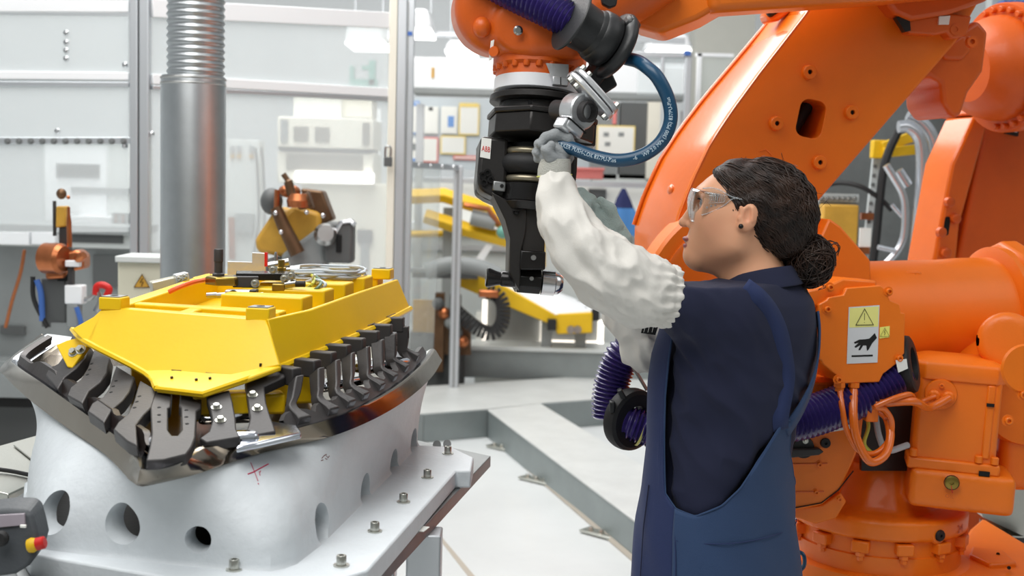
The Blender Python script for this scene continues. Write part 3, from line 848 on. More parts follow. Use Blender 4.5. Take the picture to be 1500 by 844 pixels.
# ---- metal casing on the floor side at the far left
bx = thing('cable_casing', P(10, 740, 2.9), 'pale metal casing with a raised lid plate left of the white bed', 'casing')
cz = 0.92
MB().prism([PZ(-70, 705, cz), PZ(12, 724, cz), PZ(60, 702, cz), PZ(60, 636, cz), PZ(-70, 672, cz)], (0, 0, -0.05)).build('body', 'zinc', bx, bevel=0.003)
MB().prism([PZ(20, 654, cz + .002), PZ(48, 676, cz + .002), PZ(75, 665, cz + .002), PZ(60, 640, cz + .002)], (0, 0, 0.004)).build('lid_plate', 'zinc', bx, bevel=0.001)
cable('floor_cable', [PZ(-30, 684, cz + .012), PZ(0, 688, cz + .008), PZ(25, 692, cz + .007), PZ(70, 702, cz + .007)], 0.005, 'black_rubber', 'black cable lying across the pale metal casing')
MB().box(((PZ(0, 700, cz)).x - 0.06, PZ(0, 680, cz).y, (cz - .05) / 2), (0.12, 0.16, cz - 0.05)).build('stand', 'steel_dull', bx)
# ================================================================== main robot
YR = 3.35
rob = thing('industrial_robot', (P(1290, 800, YR).x, YR + 0.25, 0), 'large orange industrial robot reaching over the woman to the black tool', 'robot')
def planar(pts, p0, n, d=0.0):
    n = V(n).normalized(); return [PP(x, y, p0, n) + n * d for x, y in pts]
def ring_of(px, py, Y): return P(px, py, Y)

# ---- lower arm: boxy link, front face turned slightly right, seen with its rounded left flank
AN = V((math.sin(R(9)), -math.cos(R(9)), 0.0))
A0 = P(1110, 240, 3.30)
onA = lambda x, y, d=0.0: PP(x, y, A0, AN) + AN * d
arm_front = [(1215, -60), (1186, 10), (1159, 45), (1110, 108), (1069, 164), (1040, 208), (1014, 262), (994, 312), (978, 380), (985, 450), (1060, 500), (1150, 470), (1194, 302), (1402, 62), (1470, -60)]
TH = 0.30
o = MB().prism([onA(*p) for p in arm_front], -AN * TH).build('lower_arm', 'orange', rob, bevel=0.012, seg=3)
cut = MB()
def rrect(cx, cy, w, h, r, rot, n=6):
    out = []
    for (sx, sy, a0) in ((1, 1, 0), (-1, 1, 90), (-1, -1, 180), (1, -1, 270)):
        for k in range(n + 1):
            a = R(a0 + 90 * k / n)
            x, y = sx * (w - r) + r * math.cos(a), sy * (h - r) + r * math.sin(a)
            out.append((cx + x * math.cos(rot) - y * math.sin(rot), cy + x * math.sin(rot) + y * math.cos(rot)))
    return out
hole = rrect(1188, 174, 19, 28, 13, R(12))
cut.prism([onA(x, y, 0.03) for x, y in hole], -AN * 0.2)
boolean(o, cut)
bv = o.modifiers.new('bevel', 'BEVEL'); bv.width = 0.006; bv.segments = 2; bv.limit_method = 'ANGLE'; bv.angle_limit = R(40)
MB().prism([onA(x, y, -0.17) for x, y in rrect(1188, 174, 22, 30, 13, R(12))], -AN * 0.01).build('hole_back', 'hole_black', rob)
MB().cyl(onA(1175, 200, -0.10), onA(1205, 150, -0.10), 0.018, n=16).build('hole_cable', 'black_rubber', rob)
for (px, py) in ((1184, 106), (1246, 165), (1136, 181), (1199, 238)):
    c = onA(px, py)
    bo = MB().lathe([(0.020, -0.002), (0.0185, 0.012), (0.016, 0.014), (0.0065, 0.014), (0.0065, 0.004), (0.0004, 0.004)], c, AN, 28).build('boss', 'orange', rob)
    MB().cyl(c + AN * .004, c + AN * .0065, 0.0062, n=14).build('boss_hole', 'hole_black', bo)
# raised rail along the outer flank and flank recesses
flank_out = [(1131, 30), (1084, 86), (1034, 146), (998, 192), (968, 240), (945, 288), (936, 312)]
def flank_strip(y0s, w, name, m, d0, d1):
    pass
# outer casting edge: the flank is widened by a second layer so the left side bulges outward
arm_back = [(1150, -40), (1131, 28), (1084, 84), (1034, 143), (998, 190), (968, 236), (945, 286), (930, 330), (929, 372), (945, 420), (985, 450), (1040, 300), (1240, -40)]
BN = AN
onB = lambda x, y, d=0.0: PP(x, y, A0 - AN * 0.30, AN) + AN * d
fr = [onA(*p) for p in arm_front[0:9]]; bk_ = [onB(*p) for p in arm_back[0:9]]
rings = []
fr2 = resample(fr, 24); bk2 = resample(bk_, 24)
g = [[a.lerp(b_, t) + (AN * -0.0) for t in (0.0, 0.06, 0.94, 1.0)] for a, b_ in zip(fr2, bk2)]
mb = MB(); inn = V((math.cos(R(9)), math.sin(R(9)), 0)) * 0.09 - AN * 0.012 + V((0, 0, -0.05))
mb.loft([[r_[0] + V((0.004, 0.0, 0)), r_[1], r_[2], r_[3], r_[3] + inn, r_[0] + inn - AN * 0.012] for r_ in g], closed=True); mb.build('arm_flank', 'orange_gloss', rob, angle=40, recalc=True)
MB().tube([p + V((-0.004, -0.004, 0.002)) for p in bk2[2:22]], 0.0055, 8).build('flank_rib', 'orange_gloss', rob)
for a, b_ in (((1135, 24), (1150, 5)),):
    pass
# lifting eye with black cap on the flank
e0 = PP(1140, 12, A0 - AN * 0.2, AN)
MB().prism([PP(x, y, A0 - AN * 0.14, AN) for x, y in ((1122, 20), (1136, -2), (1166, -4), (1163, 14), (1142, 30), (1126, 33))], -AN * 0.06).build('cap_boss', 'orange_gloss', rob, bevel=0.008)
MB().prism([PP(x, y, A0 - AN * 0.13, AN) for x, y in ((1124, 20), (1138, 0), (1155, -3), (1150, 12), (1130, 26))], -AN * 0.03).build('black_cap', 'black_gloss', rob, bevel=0.006)
# slots on the flank
for (px, py) in ((985, 280), (1020, 222)):
    f = PP(px, py, A0 - AN * 0.13, AN)
    if px == 985: MB().ball(f + V((-0.004, 0, 0.002)), (0.010, 0.03, 0.017)).build('flank_lug', 'orange_gloss', rob)
# casting mark
MB().tube([onA(1112, 222, .001), onA(1122, 219, .001), onA(1131, 228, .001)], 0.0015, 6).build('casting_mark', 'orange', rob)

# ---- axis-two hub behind the woman's head
HN = AN
h0 = onA(1088, 452, 0.055)
MB().lathe([(0.30, -0.10), (0.30, -0.012), (0.292, 0.0), (0.26, 0.004), (0.10, 0.004)], h0, HN, 72).build('hub', 'orange', rob, angle=25)
MB().lathe([(0.262, 0), (0.262, 0.014), (0.252, 0.018), (0.0005, 0.018)], h0, HN, 72, cap=False).build('hub_cover', 'orange_gloss', rob)
hb = [(1195, 318), (1212, 330), (1254, 378), (1256, 420), (1190, 440), (1150, 420)]
MB().prism([onA(x, y, 0.09) for x, y in hb], -AN * 0.12).build('hub_plate', 'orange', rob, bevel=0.006)
# ---- gearbox housing: big horizontal cylinder to the right
Yg = 3.42
g0 = P(1230, 470, Yg); g1 = P(1475, 462, Yg + 0.10)
ax = (g1 - g0).normalized()
gr = 0.165
MB().lathe([(gr * .96, 0), (gr, 0.02), (gr, 0.30), (gr * 1.02, 0.36), (gr * 1.02, (g1 - g0).length)], g0, ax, 64).build('gearbox', 'orange', rob, angle=30)
fc = g1 - ax * 0.035
MB().lathe([(gr * 1.22, 0), (gr * 1.30, 0.012), (gr * 1.30, 0.06), (gr * 1.2, 0.075), (gr * .5, 0.08)], fc, ax, 10, a0=0.3).build('gearbox_flange', 'orange', rob, bevel=0.006)
MB().lathe([(gr * 1.02, 0), (gr * 1.20, 0.012), (gr * 1.2, 0.04)], fc - ax * 0.03, ax, 64).build('flange_collar', 'orange', rob)
c = P(1336, 405, Yg - 0.08)
lug = MB().prism([P(x, y, Yg - 0.06) for x, y in ((1321, 416), (1325, 400), (1331, 397), (1346, 397), (1351, 400), (1353, 414), (1340, 420))], (0, 0.025, 0)).build('lifting_lug', 'orange', rob, bevel=0.005)
MB().cyl(P(1340, 404, Yg - 0.061), P(1340, 404, Yg - 0.058), 0.005, n=14).build('lug_hole', 'hole_black', lug)
# second drum lower right (axis-two motor end)
d0 = P(1496, 580, 3.18)
MB().lathe([(0.135, 0), (0.145, 0.02), (0.145, 0.2), (0.14, 0.22)], d0 + V((0, .22, 0)), (0.12, -1, 0.05), 56).build('motor_drum', 'orange', rob, angle=30)
MB().lathe([(0.060, 0), (0.056, 0.006), (0.0005, 0.006)], P(1500, 540, 2.96), (0.12, -1, 0.05), 40, cap=False).build('drum_cover', 'orange', rob)
def d_blend(p):
    a = d_cyl(p, P(1475, 500, 3.12), P(1475, 500, 3.4), 0.075, 0.02)
    b = d_box(p, P(1500, 600, 3.3), (0.10, 0.12, 0.20), r=0.03)
    return smin(a, b, 0.05)
lo = P(1400, 700, 3.25); hi = P(1560, 440, 3.3)
sdf_obj('drum_housing', d_blend, (lo.x, 3.0, lo.z - .02), (hi.x + .05, 3.55, hi.z + .03), 0.009, 'orange', rob)
for px, py in ((1476, 616), (1498, 578)):
    MB().socket(P(px, py, 2.955), (0, -1, 0), 0.009, 0.010).build('bolt', 'orange', rob)

# ---- axis-one motor: squared motor with cap plate and cable glands
Ym = 3.08
mo = [(1332, 556), (1466, 536), (1456, 694), (1326, 664)]
MB().box((P(1396, 612, Ym + 0.1).x, Ym + 0.1, (P(1396, 540, Ym).z + P(1396, 690, Ym).z) / 2), (0.205, 0.19, 0.24), Matrix.Rotation(R(2.0), 3, 'Y') @ Matrix.Rotation(R(-14), 3, 'Z')).build('motor', 'orange', rob, bevel=0.014, seg=3)
rotm = Matrix.Rotation(R(2.0), 3, 'Y') @ Matrix.Rotation(R(-14), 3, 'Z')
mc = V((P(1396, 612, Ym + 0.1).x, Ym + 0.1, (P(1396, 540, Ym).z + P(1396, 690, Ym).z) / 2))
def mpt(x, y, z): return mc + rotm @ V((x, y, z))
# cap with a crowned top
rings = []
for (s, z) in ((1.0, 0.095), (1.02, 0.10), (1.02, 0.133), (0.98, 0.141), (0.75, 0.150), (0.3, 0.155)):
    rings.append([mpt(0.107 * s * cx, 0.10 * s * cy, z) for cx, cy in ((-.8, -1), (.8, -1), (1, -.8), (1, .8), (.8, 1), (-.8, 1), (-1, .8), (-1, -.8))])
MB().loft(rings).build('motor_cap', 'orange', rob, bevel=0.003, angle=30)
MB().box(mpt(0, 0, -0.122), (0.225, 0.21, 0.030), rotm).build('motor_flange', 'orange', rob, bevel=0.006)
for sx in (-0.098, 0.060, 0.098):
    for zz in (-0.105,):
        MB().lathe([(0.010, 0), (0.010, 0.016), (0.008, 0.018)], mpt(sx, -0.098, zz), rotm @ V((0, 0, 1)), 14).build('bolt', 'orange', rob)
MB().box(mpt(0.075, -0.095, 0.0), (0.02, 0.012, 0.19), rotm).build('motor_rib', 'orange', rob, bevel=0.005)
MB().box(mpt(0.075, -0.100, 0.045), (0.018, 0.012, 0.008), rotm).build('motor_notch', 'hole_black', rob)
MB().box(mpt(0.075, -0.108, -0.13), (0.026, 0.004, 0.012), rotm).build('flange_notch', 'hole_black', rob)
gl = []
pl = MB(); pl.lathe([(0.040, 0), (0.038, 0.008), (0.0005, 0.008)], mpt(-0.045, -0.097, 0.06), rotm @ V((0, -1, 0)), 28, cap=False)
pl.build('gland_plate', 'orange', rob)
for sx in (-0.062, -0.028):
    MB().lathe([(0.015, 0), (0.015, 0.010), (0.011, 0.014), (0.011, 0.022)], mpt(sx, -0.103, 0.056), rotm @ V((0, -1, 0)), 14).build('cable_gland', 'orange', rob)
MB().socket(mpt(-0.046, -0.104, 0.083), rotm @ V((0, -1, 0)), 0.006, 0.007).build('screw', 'orange', rob)

# ---- turret: foot casting carrying motor and arm (blended)
by_ = 3.32; bx_ = P(1302, 760, by_ - 0.1).x
zr = P(1310, 766, by_ - 0.235).z             # top of the slewing disc
zmot = mpt(0, 0, -0.137).z
def d_turret(p):
    d = d_cyl(p, (bx_, by_, zr - 0.056), (bx_, by_, zr), 0.235, 0.010)
    hz_ = np.clip((p[:, 2] - zr) / 0.105, 0, 1); rr_ = 0.140 - 0.050 * hz_
    fx_, fy_ = p[:, 0] - bx_ - 0.005, p[:, 1] - (by_ - 0.01)
    aa_ = np.round(np.arctan2(fy_, fx_) / (math.pi / 5)) * (math.pi / 5)
    dome = np.maximum(np.maximum(fx_ * np.cos(aa_) + fy_ * np.sin(aa_) - rr_, p[:, 2] - zr - 0.115), zr - 0.04 - p[:, 2]) * 0.85
    d = smin(d, dome, 0.014)
    d = smin(d, d_box(p, mc + V((0.02, -0.0, -0.185)), (0.128, 0.122, 0.050), rotm, 0.016), 0.02)
    d = smin(d, d_box(p, (bx_ - 0.12, by_ + 0.10, zr + 0.24), (0.13, 0.10, 0.26), None, 0.02), 0.03)
    nz = np.sin(p[:, 0] * 160) * np.sin(p[:, 1] * 150) * np.sin(p[:, 2] * 170) * 0.0004
    return d + nz
sdf_obj('turret', d_turret, (bx_ - 0.42, by_ - 0.40, zr - 0.12), (bx_ + 0.46, by_ + 0.36, zr + 0.55), 0.008, 'orange', rob)
# left turret cheek (flat cover plate with screws)
Yc = 3.02
cheek = [(1120, 560), (1252, 560), (1268, 585), (1262, 640), (1254, 668), (1232, 716), (1205, 740), (1150, 752), (1090, 750)]
MB().prism([P(x, y, Yc) for x, y in cheek], (0, 0.25, 0)).build('cheek_cover', 'orange', rob, bevel=0.006)
MB().tube([P(1130, 749, Yc - .002), P(1160, 745, Yc - .002), P(1203, 737, Yc - .002), P(1228, 718, Yc - .002), P(1250, 690, Yc - .001)], 0.0016, 6).build('cover_seam', 'hole_black', rob)
MB().prism([P(x, y, Yc + .02) for x, y in ((1120, 748), (1152, 746), (1205, 740), (1232, 722), (1240, 735), (1225, 760), (1195, 768), (1170, 760), (1120, 752))], (0, 0.2, 0)).build('cheek_foot', 'orange', rob, bevel=0.006)
for px, py in ((1200, 680), (1195, 721), (1229, 731)):
    MB().socket(P(px, py, Yc), (0, -1, 0), 0.006, 0.008).build('screw', 'orange', rob)
    if px < 1225: MB().tube([P(px - 40, py, Yc - .001), P(px + 12, py - 1, Yc - .001)], 0.0018, 6).build('groove', 'orange_dark', rob)
MB().lathe([(0.013, 0), (0.012, 0.006), (0.004, 0.006), (0.004, 0.002), (.0005, .002)], P(1209, 649, Yc), (0, -1, 0), 24).build('rubber_plug', 'black_rubber', rob)
MB().lathe([(0.028, 0), (0.026, 0.012), (0.0005, 0.012)], P(1176, 655, Yc), (0, -1, 0), 28, cap=False).build('black_cover', 'black_plastic', rob)
MB().hexbolt(P(1180, 646, Yc - .012), (0, -1, 0), 0.005, 0.005).build('screw', 'zinc', rob)
MB().prism([P(x, y, Yc - 0.03) for x, y in ((1150, 660), (1200, 658), (1207, 662), (1200, 667), (1150, 672))], (0, 0.03, 0)).build('step_plate', 'clamp', rob, bevel=0.002)
MB().prism([P(x, y, Yc - 0.002) for x, y in ((1195, 622), (1235, 608), (1248, 628), (1200, 636))], (0, 0.002, 0)).build('rating_plate', 'paper', rob)
# oil plug and casting letters
oc = mc + V((0, 0, 0)); n_m = rotm @ V((0, -1, 0))
p = mpt(-0.02, -0.130, -0.185)
MB().lathe([(0.017, 0), (0.017, 0.004), (0.012, 0.006), (0.005, 0.006), (0.005, 0.001), (.0005, .001)], PP(1394, 707, p, n_m), n_m, 24).build('oil_plug', 'brass', rob)
MB().lathe([(0.019, 0), (0.019, 0.003), (0.0175, 0.003), (0.0175, 0.0)], PP(1394, 707, p, n_m), n_m, 24, cap=False).build('plug_ring', 'hole_black', rob)
MB().tube([PP(1393, 711, p, n_m) + n_m * .006, PP(1395, 722, p, n_m) + n_m * .003], 0.0012, 5).build('paint_run', 'red', rob)
lettering('oil_lettering', 'OIL', PP(1391, 727, p, n_m) + n_m * .001, rotm @ V((1, 0, 0)), (0, 0, 1), 0.014, 'orange_dark', rob)
# ---- slewing ring with bolts, and foot
MB().lathe([(0.222, 0), (0.222, 0.05), (0.216, 0.052), (0.216, 0.10)], (bx_, by_, zr - 0.150), (0, 0, 1), 80).build('slew_ring', 'orange', rob)
for k in range(13):
    a = R(182 + k * 27.7 + 6)
    if math.sin(a) > 0.3: continue
    c = V((bx_ + 0.222 * math.cos(a), by_ + 0.222 * math.sin(a), zr - 0.073)); out = V((math.cos(a), math.sin(a), 0))
    rt_ = Matrix((V((-math.sin(a), math.cos(a), 0)), out, V((0, 0, 1)))).transposed()
    l = MB().box(c, (0.045, 0.036, 0.030), rt_).build('ring_lug', 'orange', rob, bevel=0.004)
    MB().lathe([(0.013, 0), (0.013, -0.010), (0.009, -0.012), (0.009, -0.022)][::-1], c + V((0, 0, -0.015)) + out * 0.004, (0, 0, 1), 6).build('lug_nut', 'orange', l)
MB().lathe([(0.34, 0), (0.34, zr - 0.36), (0.28, zr - 0.24), (0.25, zr - 0.18), (0.245, zr - 0.150), (0.225, zr - 0.146)], (bx_, by_, 0.0), (0, 0, 1), 80).build('foot', 'orange', rob)
ft = zr - 0.150
foot_arm = [PZ(1395, 820, ft), PZ(1420, 775, ft), PZ(1440, 758, ft), PZ(1560, 830, ft), PZ(1560, 900, ft), PZ(1400, 870, ft)]
MB().prism(foot_arm, (0, 0, -0.10)).build('foot_lug', 'orange', rob, bevel=0.01)
MB().prism([PZ(1420, 812, ft + .012), PZ(1424, 800, ft + .012), PZ(1470, 806, ft + .012), PZ(1490, 824, ft + .012), PZ(1450, 826, ft + .012)], (0, 0, -0.02)).build('foot_pad', 'orange', rob, bevel=0.006)
for px, py in ((1462, 812), (1478, 832)):
    MB().cyl(PZ(px, py, ft + .010), PZ(px, py, ft + .0135), 0.005, n=12).build('pad_hole', 'hole_black', rob)
# black bumper plug on the turret rim
a = math.atan2(-0.2, 0.10); c = V((bx_ + 0.228 * math.cos(a), by_ + 0.228 * math.sin(a), zr - 0.03)); out = V((math.cos(a), math.sin(a), 0))
c = P(1372, 783, c.y)
bp = MB().lathe([(0.026, -0.03), (0.025, 0.006), (0.021, 0.010)], c, out, 28).build('bumper_boss', 'orange', rob)
MB().lathe([(0.015, 0.006), (0.015, 0.014), (0.013, 0.017), (0.004, 0.017), (0.004, 0.012), (.0004, .012)], c, out, 28).build('bumper_plug', 'black_rubber', bp)
lettering('casting_number', '24', V((bx_ + 0.2365 * math.cos(-0.78), by_ + 0.2365 * math.sin(-0.78), zr - 0.030)), (0.70, 0.71, 0), (0, 0, 1), 0.03, 'orange_dark', rob)

# ---- connection box with warning labels
box = thing('connection_box', P(1245, 560, 2.95), 'orange eight cornered connection box with warning labels behind the woman', 'junction box')
YB = 2.95
BNm = V((0.13, -1, 0.03)).normalized()
b0 = P(1245, 490, YB)
onX = lambda x, y, d=0.0: PP(x, y, b0, BNm) + BNm * d
face = [(1206, 433), (1238, 424), (1240, 418), (1294, 420), (1300, 425), (1318, 446), (1326, 458), (1327, 512), (1322, 530), (1286, 562), (1226, 560), (1222, 548), (1202, 528), (1200, 450)]
face = [(1200, 446), (1211, 440), (1214, 436), (1236, 432), (1240, 422), (1290, 418), (1297, 424), (1304, 440), (1318, 446), (1320, 458), (1326, 459), (1325, 518), (1318, 526), (1315, 532), (1294, 548), (1288, 560), (1232, 562), (1228, 552), (1206, 534), (1203, 528), (1200, 527)]
MB().prism([onX(*p) for p in face], -BNm * 0.012).build('lid', 'orange', box, bevel=0.003)
MB().prism([onX(x * .985 + 1262 * .015, y * .985 + 490 * .015, -0.012) for x, y in face], -BNm * 0.15).build('body', 'orange', box, bevel=0.006)
# side of the box seen to the left, with ledge
MB().prism([onX(x, y, -0.02) for x, y in ((1170, 430), (1215, 420), (1240, 408), (1290, 412), (1290, 440), (1200, 450), (1200, 540), (1160, 520))], -BNm * 0.12).build('body_side', 'orange', box, bevel=0.006)
for px, py in ((1211, 453), (1301, 427), (1316, 525), (1227, 556), (1215, 421)):
    c = onX(px, py, 0.0)
    MB().socket(c, BNm, 0.0075, 0.010, True).build('screw', 'orange', box)
def quadp(name, m, pts, parent, d=0.0008, th=0.0008):
    return MB().prism([onX(x, y, d) for x, y in pts], BNm * th).build(name, m, parent, flat=True)
mat('pale_yellow', s2l(236, 232, 140), 0.5); mat('label_grey', s2l(214, 216, 218), 0.5)
lb = quadp('warning_label', 'label_grey', [(1243, 450), (1288, 447), (1285, 531), (1240, 533)], box)
quadp('label_panel', 'pale_yellow', [(1244.5, 451.5), (1286.8, 449), (1285.8, 478.5), (1243.5, 480)], lb, 0.0016, 0.0004)
def tri(name, cx, cy, r, w, parent, asp=0.95):
    out = [(cx, cy - r), (cx + r * asp, cy + r * 0.72), (cx - r * asp, cy + r * 0.76)]
    MB().tube([onX(x, y, 0.0024) for x, y in out], w, 4, closed=True).build(name, 'black_print', parent)
tri('triangle', 1266, 466, 13.5, 0.0014, lb)
MB().tube([onX(1266, 459, .0022), onX(1265.8, 469, .0022)], 0.0007, 5).build('exclamation', 'black_print', lb)
MB().ball(onX(1265.7, 472.5, .0022), 0.0008, 8, 6).build('exclamation', 'black_print', lb)
hand = [(1281, 488), (1284, 495), (1277, 503), (1272, 512), (1269.5, 514), (1268.5, 506), (1264, 506), (1259.5, 513), (1257, 512.5), (1260, 505.5), (1253, 509.5), (1251, 508), (1257.5, 502), (1251.5, 503.5), (1250.5, 501.5), (1258, 497.5), (1267, 497), (1273, 496)]
quadp('hand_symbol', 'black_print', hand, lb, 0.0018, 0.0004)
quadp('bar_symbol', 'black_print', [(1247, 520.5), (1278, 519.5), (1278, 522), (1247, 523)], lb, 0.0018, 0.0004)
l2 = quadp('voltage_label', 'paper_yellow', [(1288.5, 479.5), (1303, 477.5), (1302.5, 494), (1288, 496)], box)
tri('triangle', 1295.6, 487.5, 7.2, 0.0005, l2)
MB().tube([onX(1296.5, 483, .0022), onX(1294.5, 487, .0022), onX(1296.5, 486.8, .0022), onX(1295, 491, .0022)], 0.0005, 4).build('bolt_symbol', 'black_print', l2)
for px in (1233, 1254):
    MB().lathe([(0.014, 0), (0.014, 0.012), (0.011, 0.014), (0.011, 0.022)], onX(px, 561, -0.012), (0, 0, -1), 8).build('cable_gland', 'orange', box)
# ---- orange cables: from the box to the motor
def ocable(pts, r, label):
    return tag(MB().tube(smooth_path(pts, 10), r, 12).build('power_cable', 'orange_gloss'), label, 'cable')
k = lambda x, y, Y: P(x, y, Y)
gA = mpt(-0.062, -0.125, 0.056); gB = mpt(-0.028, -0.125, 0.056)
ocable([onX(1233, 571, -0.012), k(1234, 600, 2.925), k(1241, 632, 2.92), k(1258, 660, 2.92), k(1282, 664, 2.94), k(1302, 645, 2.96), k(1306, 618, 2.965), k(1296, 600, 2.95), k(1284, 595, 2.94), k(1330, 578, 2.95), gA + V((-0.05, -0.02, -.012)), gA], 0.0072, 'thin orange cable looping below the connection box to the motor')
ocable([onX(1254, 571, -0.012), k(1250, 610, 2.92), k(1256, 645, 2.91), k(1274, 676, 2.91), k(1296, 667, 2.93), k(1304, 640, 2.96), k(1300, 614, 2.985), k(1290, 603, 2.98), k(1278, 594, 2.97), k(1335, 588, 2.95), gB + V((-0.06, -0.03, -.02)), gB], 0.0105, 'thick orange cable looping below the connection box to the motor')
MB().box(P(1274, 604, 2.99), (0.03, 0.05, 0.04)).build('cable_clamp', 'orange', rob, bevel=0.003)
MB().prism([P(x, y, 3.20) for x, y in ((1262, 575), (1345, 575), (1340, 690), (1262, 690))], (0, 0.02, 0)).build('cable_gap_shade', 'clamp_dark', rob)  # dark plate added so the gap behind the cables reads as shaded
cable('ground_cable', [P(1268, 600, 3.06), P(1272, 625, 3.05), P(1266, 650, 3.06), P(1278, 665, 3.07)], 0.005, 'cable_yellow', 'yellow earth cable behind the orange cable loop')
cable('ground_cable', [P(1282, 606, 3.08), P(1288, 640, 3.07), P(1300, 660, 3.07), P(1330, 652, 3.1)], 0.008, 'cable_grey', 'grey cable behind the orange cable loop')

# ---- elbow castings at the top of the lower arm
onE = lambda x, y, d=0.0: PP(x, y, A0 + AN * 0.06, AN) + AN * d
MB().prism([onE(x, y) for x, y in ((1270, -60), (1292, -5), (1312, 20), (1336, 30), (1395, 20), (1450, 0), (1470, -60))], -AN * 0.1).build('elbow_casting', 'orange_dark', rob, bevel=0.012)
MB().prism([onE(x, y, -0.02) for x, y in ((1330, 28), (1398, 18), (1430, 22), (1422, 52), (1400, 56), (1392, 46), (1376, 50), (1336, 48))], -AN * 0.08).build('elbow_bracket', 'orange_dark', rob, bevel=0.006)
MB().prism([onE(x, y, -0.014) for x, y in ((1380, 23), (1396, 22), (1394, 35), (1379, 35))], -AN * 0.02).build('label_chip', 'paper', rob)
MB().prism([onE(x, y, -0.014) for x, y in ((1316, 24), (1336, 22), (1338, 44), (1330, 46))], -AN * 0.02).build('gap_shadow_plate', 'black_metal', rob)  # black plate standing in for the shadow between the elbow castings
for px, py in ((1430, 60), (1405, 42)):
    MB().lathe([(0.016, 0), (0.015, 0.012), (0.007, 0.012), (0.007, 0.004), (.0004, .004)], onE(px, py, -0.03), AN, 24).build('boss', 'orange_dark', rob)
MB().prism([onE(x, y, -0.10) for x, y in ((1330, 128), (1402, 62), (1424, 46), (1462, 22), (1478, 40), (1470, 100), (1448, 132), (1436, 168), (1422, 170), (1408, 150), (1406, 118), (1388, 108), (1352, 126))], -AN * 0.22).build('elbow_joint', 'orange_dark', rob, bevel=0.022, seg=3)
MB().prism([onE(x, y, -0.09) for x, y in ((1398, 68), (1440, 40), (1450, 70), (1436, 84), (1410, 84))], -AN * 0.05).build('elbow_rib', 'orange_dark', rob, bevel=0.012, seg=3)
# ---- upper arm (mostly above the picture) and wrist
YW = 2.75
ua = [(1072, -2), (1020, 28), (962, 50), (920, 30), (900, -10), (960, -70), (1120, -90)]
MB().prism([P(x, y, YW + 0.05) for x, y in ((1075, -3), (1022, 28), (966, 50), (930, 40), (900, 20), (880, -60), (1120, -90))], (0.03, 0.16, 0)).build('upper_arm', 'orange', rob, bevel=0.012, seg=3)
u0 = P(1000, -40, 2.86); u1 = P(1440, -60, 3.4)
MB().bar(u0, u1, 0.2, 0.2).build('upper_arm_beam', 'orange', rob, bevel=0.02)
tool_ax = (P(768, 420, 2.62) - P(797, 60, 2.70)).normalized()      # tool axis, leaning slightly
wc = P(790, 100, 2.70)                                             # centre of the wrist bolt ring
def wpt(h, dx=0, dy=0): return wc + tool_ax * h + V((dx, dy, 0))
wx, wy, wz = frame_of(-tool_ax, (0, 1, 0))
def d_wrist(p):
    # left fork: big rounded disc; right block; central housing above the bolt ring
    d1 = d_cyl(p, P(735, 12, 2.62), P(722, 22, 2.86), 0.098, 0.035)
    d2 = d_cone(p, P(742, 10, 2.70), P(775, 60, 2.70), 0.06, 0.075)
    d3 = d_cyl(p, wpt(-0.12), wpt(-0.02), 0.094, 0.012)
    d4 = d_box(p, P(810, 45, 2.66), (0.070, 0.075, 0.065), None, 0.035)
    d5 = d_cone(p, P(845, 20, 2.72), P(960, -60, 2.80), 0.09, 0.10)
    d6 = d_cyl(p, P(760, 38, 2.60), P(764, 40, 2.66), 0.055, 0.012)
    d = smin(smin(d2, d3, 0.03), d4, 0.03)
    d = smin(d, d1, 0.018); d = smin(d, d5, 0.03); d = smin(d, d6, 0.02)
    return d
sdf_obj('wrist', d_wrist, (P(672, 0, 2.7).x - .03, 2.5, P(700, 112, 2.7).z - .02), (P(980, 0, 2.8).x, 2.98, P(700, -60, 2.8).z), 0.0062, 'orange_dark', rob, relax=2)
c = P(759, 45, 2.585)
sc_ = MB().lathe([(0.010, 0), (0.010, 0.006), (0.006, 0.009), (.0004, .009)], c, (0, -1, 0), 16).build('wrist_screw', 'steel', rob)
MB().lathe([(0.012, 0), (0.010, 0.008), (.0004, .008)], P(724, 76, 2.60), (-0.2, -1, 0), 20, cap=False).build('wrist_plug', 'orange_dark', rob)
MB().prism([P(x, y, 2.60) for x, y in ((719, 60), (724, 58), (720, 87), (716, 88))], (0, 0.01, 0)).build('wrist_label', 'paper', rob)
MB().ball(P(706, 40, 2.62), (0.02, 0.02, 0.022)).build('wrist_lug', 'orange_dark', rob)
# bolt ring
MB().lathe([(0.101, -0.034), (0.101, 0.006), (0.093, 0.012), (0.093, 0.040)], wc, tool_ax, 64).build('bolt_ring', 'orange_dark', rob)
for kx in range(22):
    a = 2 * math.pi * kx / 22 + 0.12
    d = wx * math.cos(a) + wy * math.sin(a)
    if d.y > 0.35: continue
    MB().lathe([(0.0075, 0), (0.0075, 0.010), (0.0065, 0.012)], wc + d * 0.0935 + tool_ax * 0.006, tool_ax, 10).build('ring_bolt', 'orange_dark', rob)
MB().lathe([(0.095, 0.032), (0.095, 0.059), (0.092, 0.061)], wc, tool_ax, 64).build('white_ring', 'white_plastic', rob)

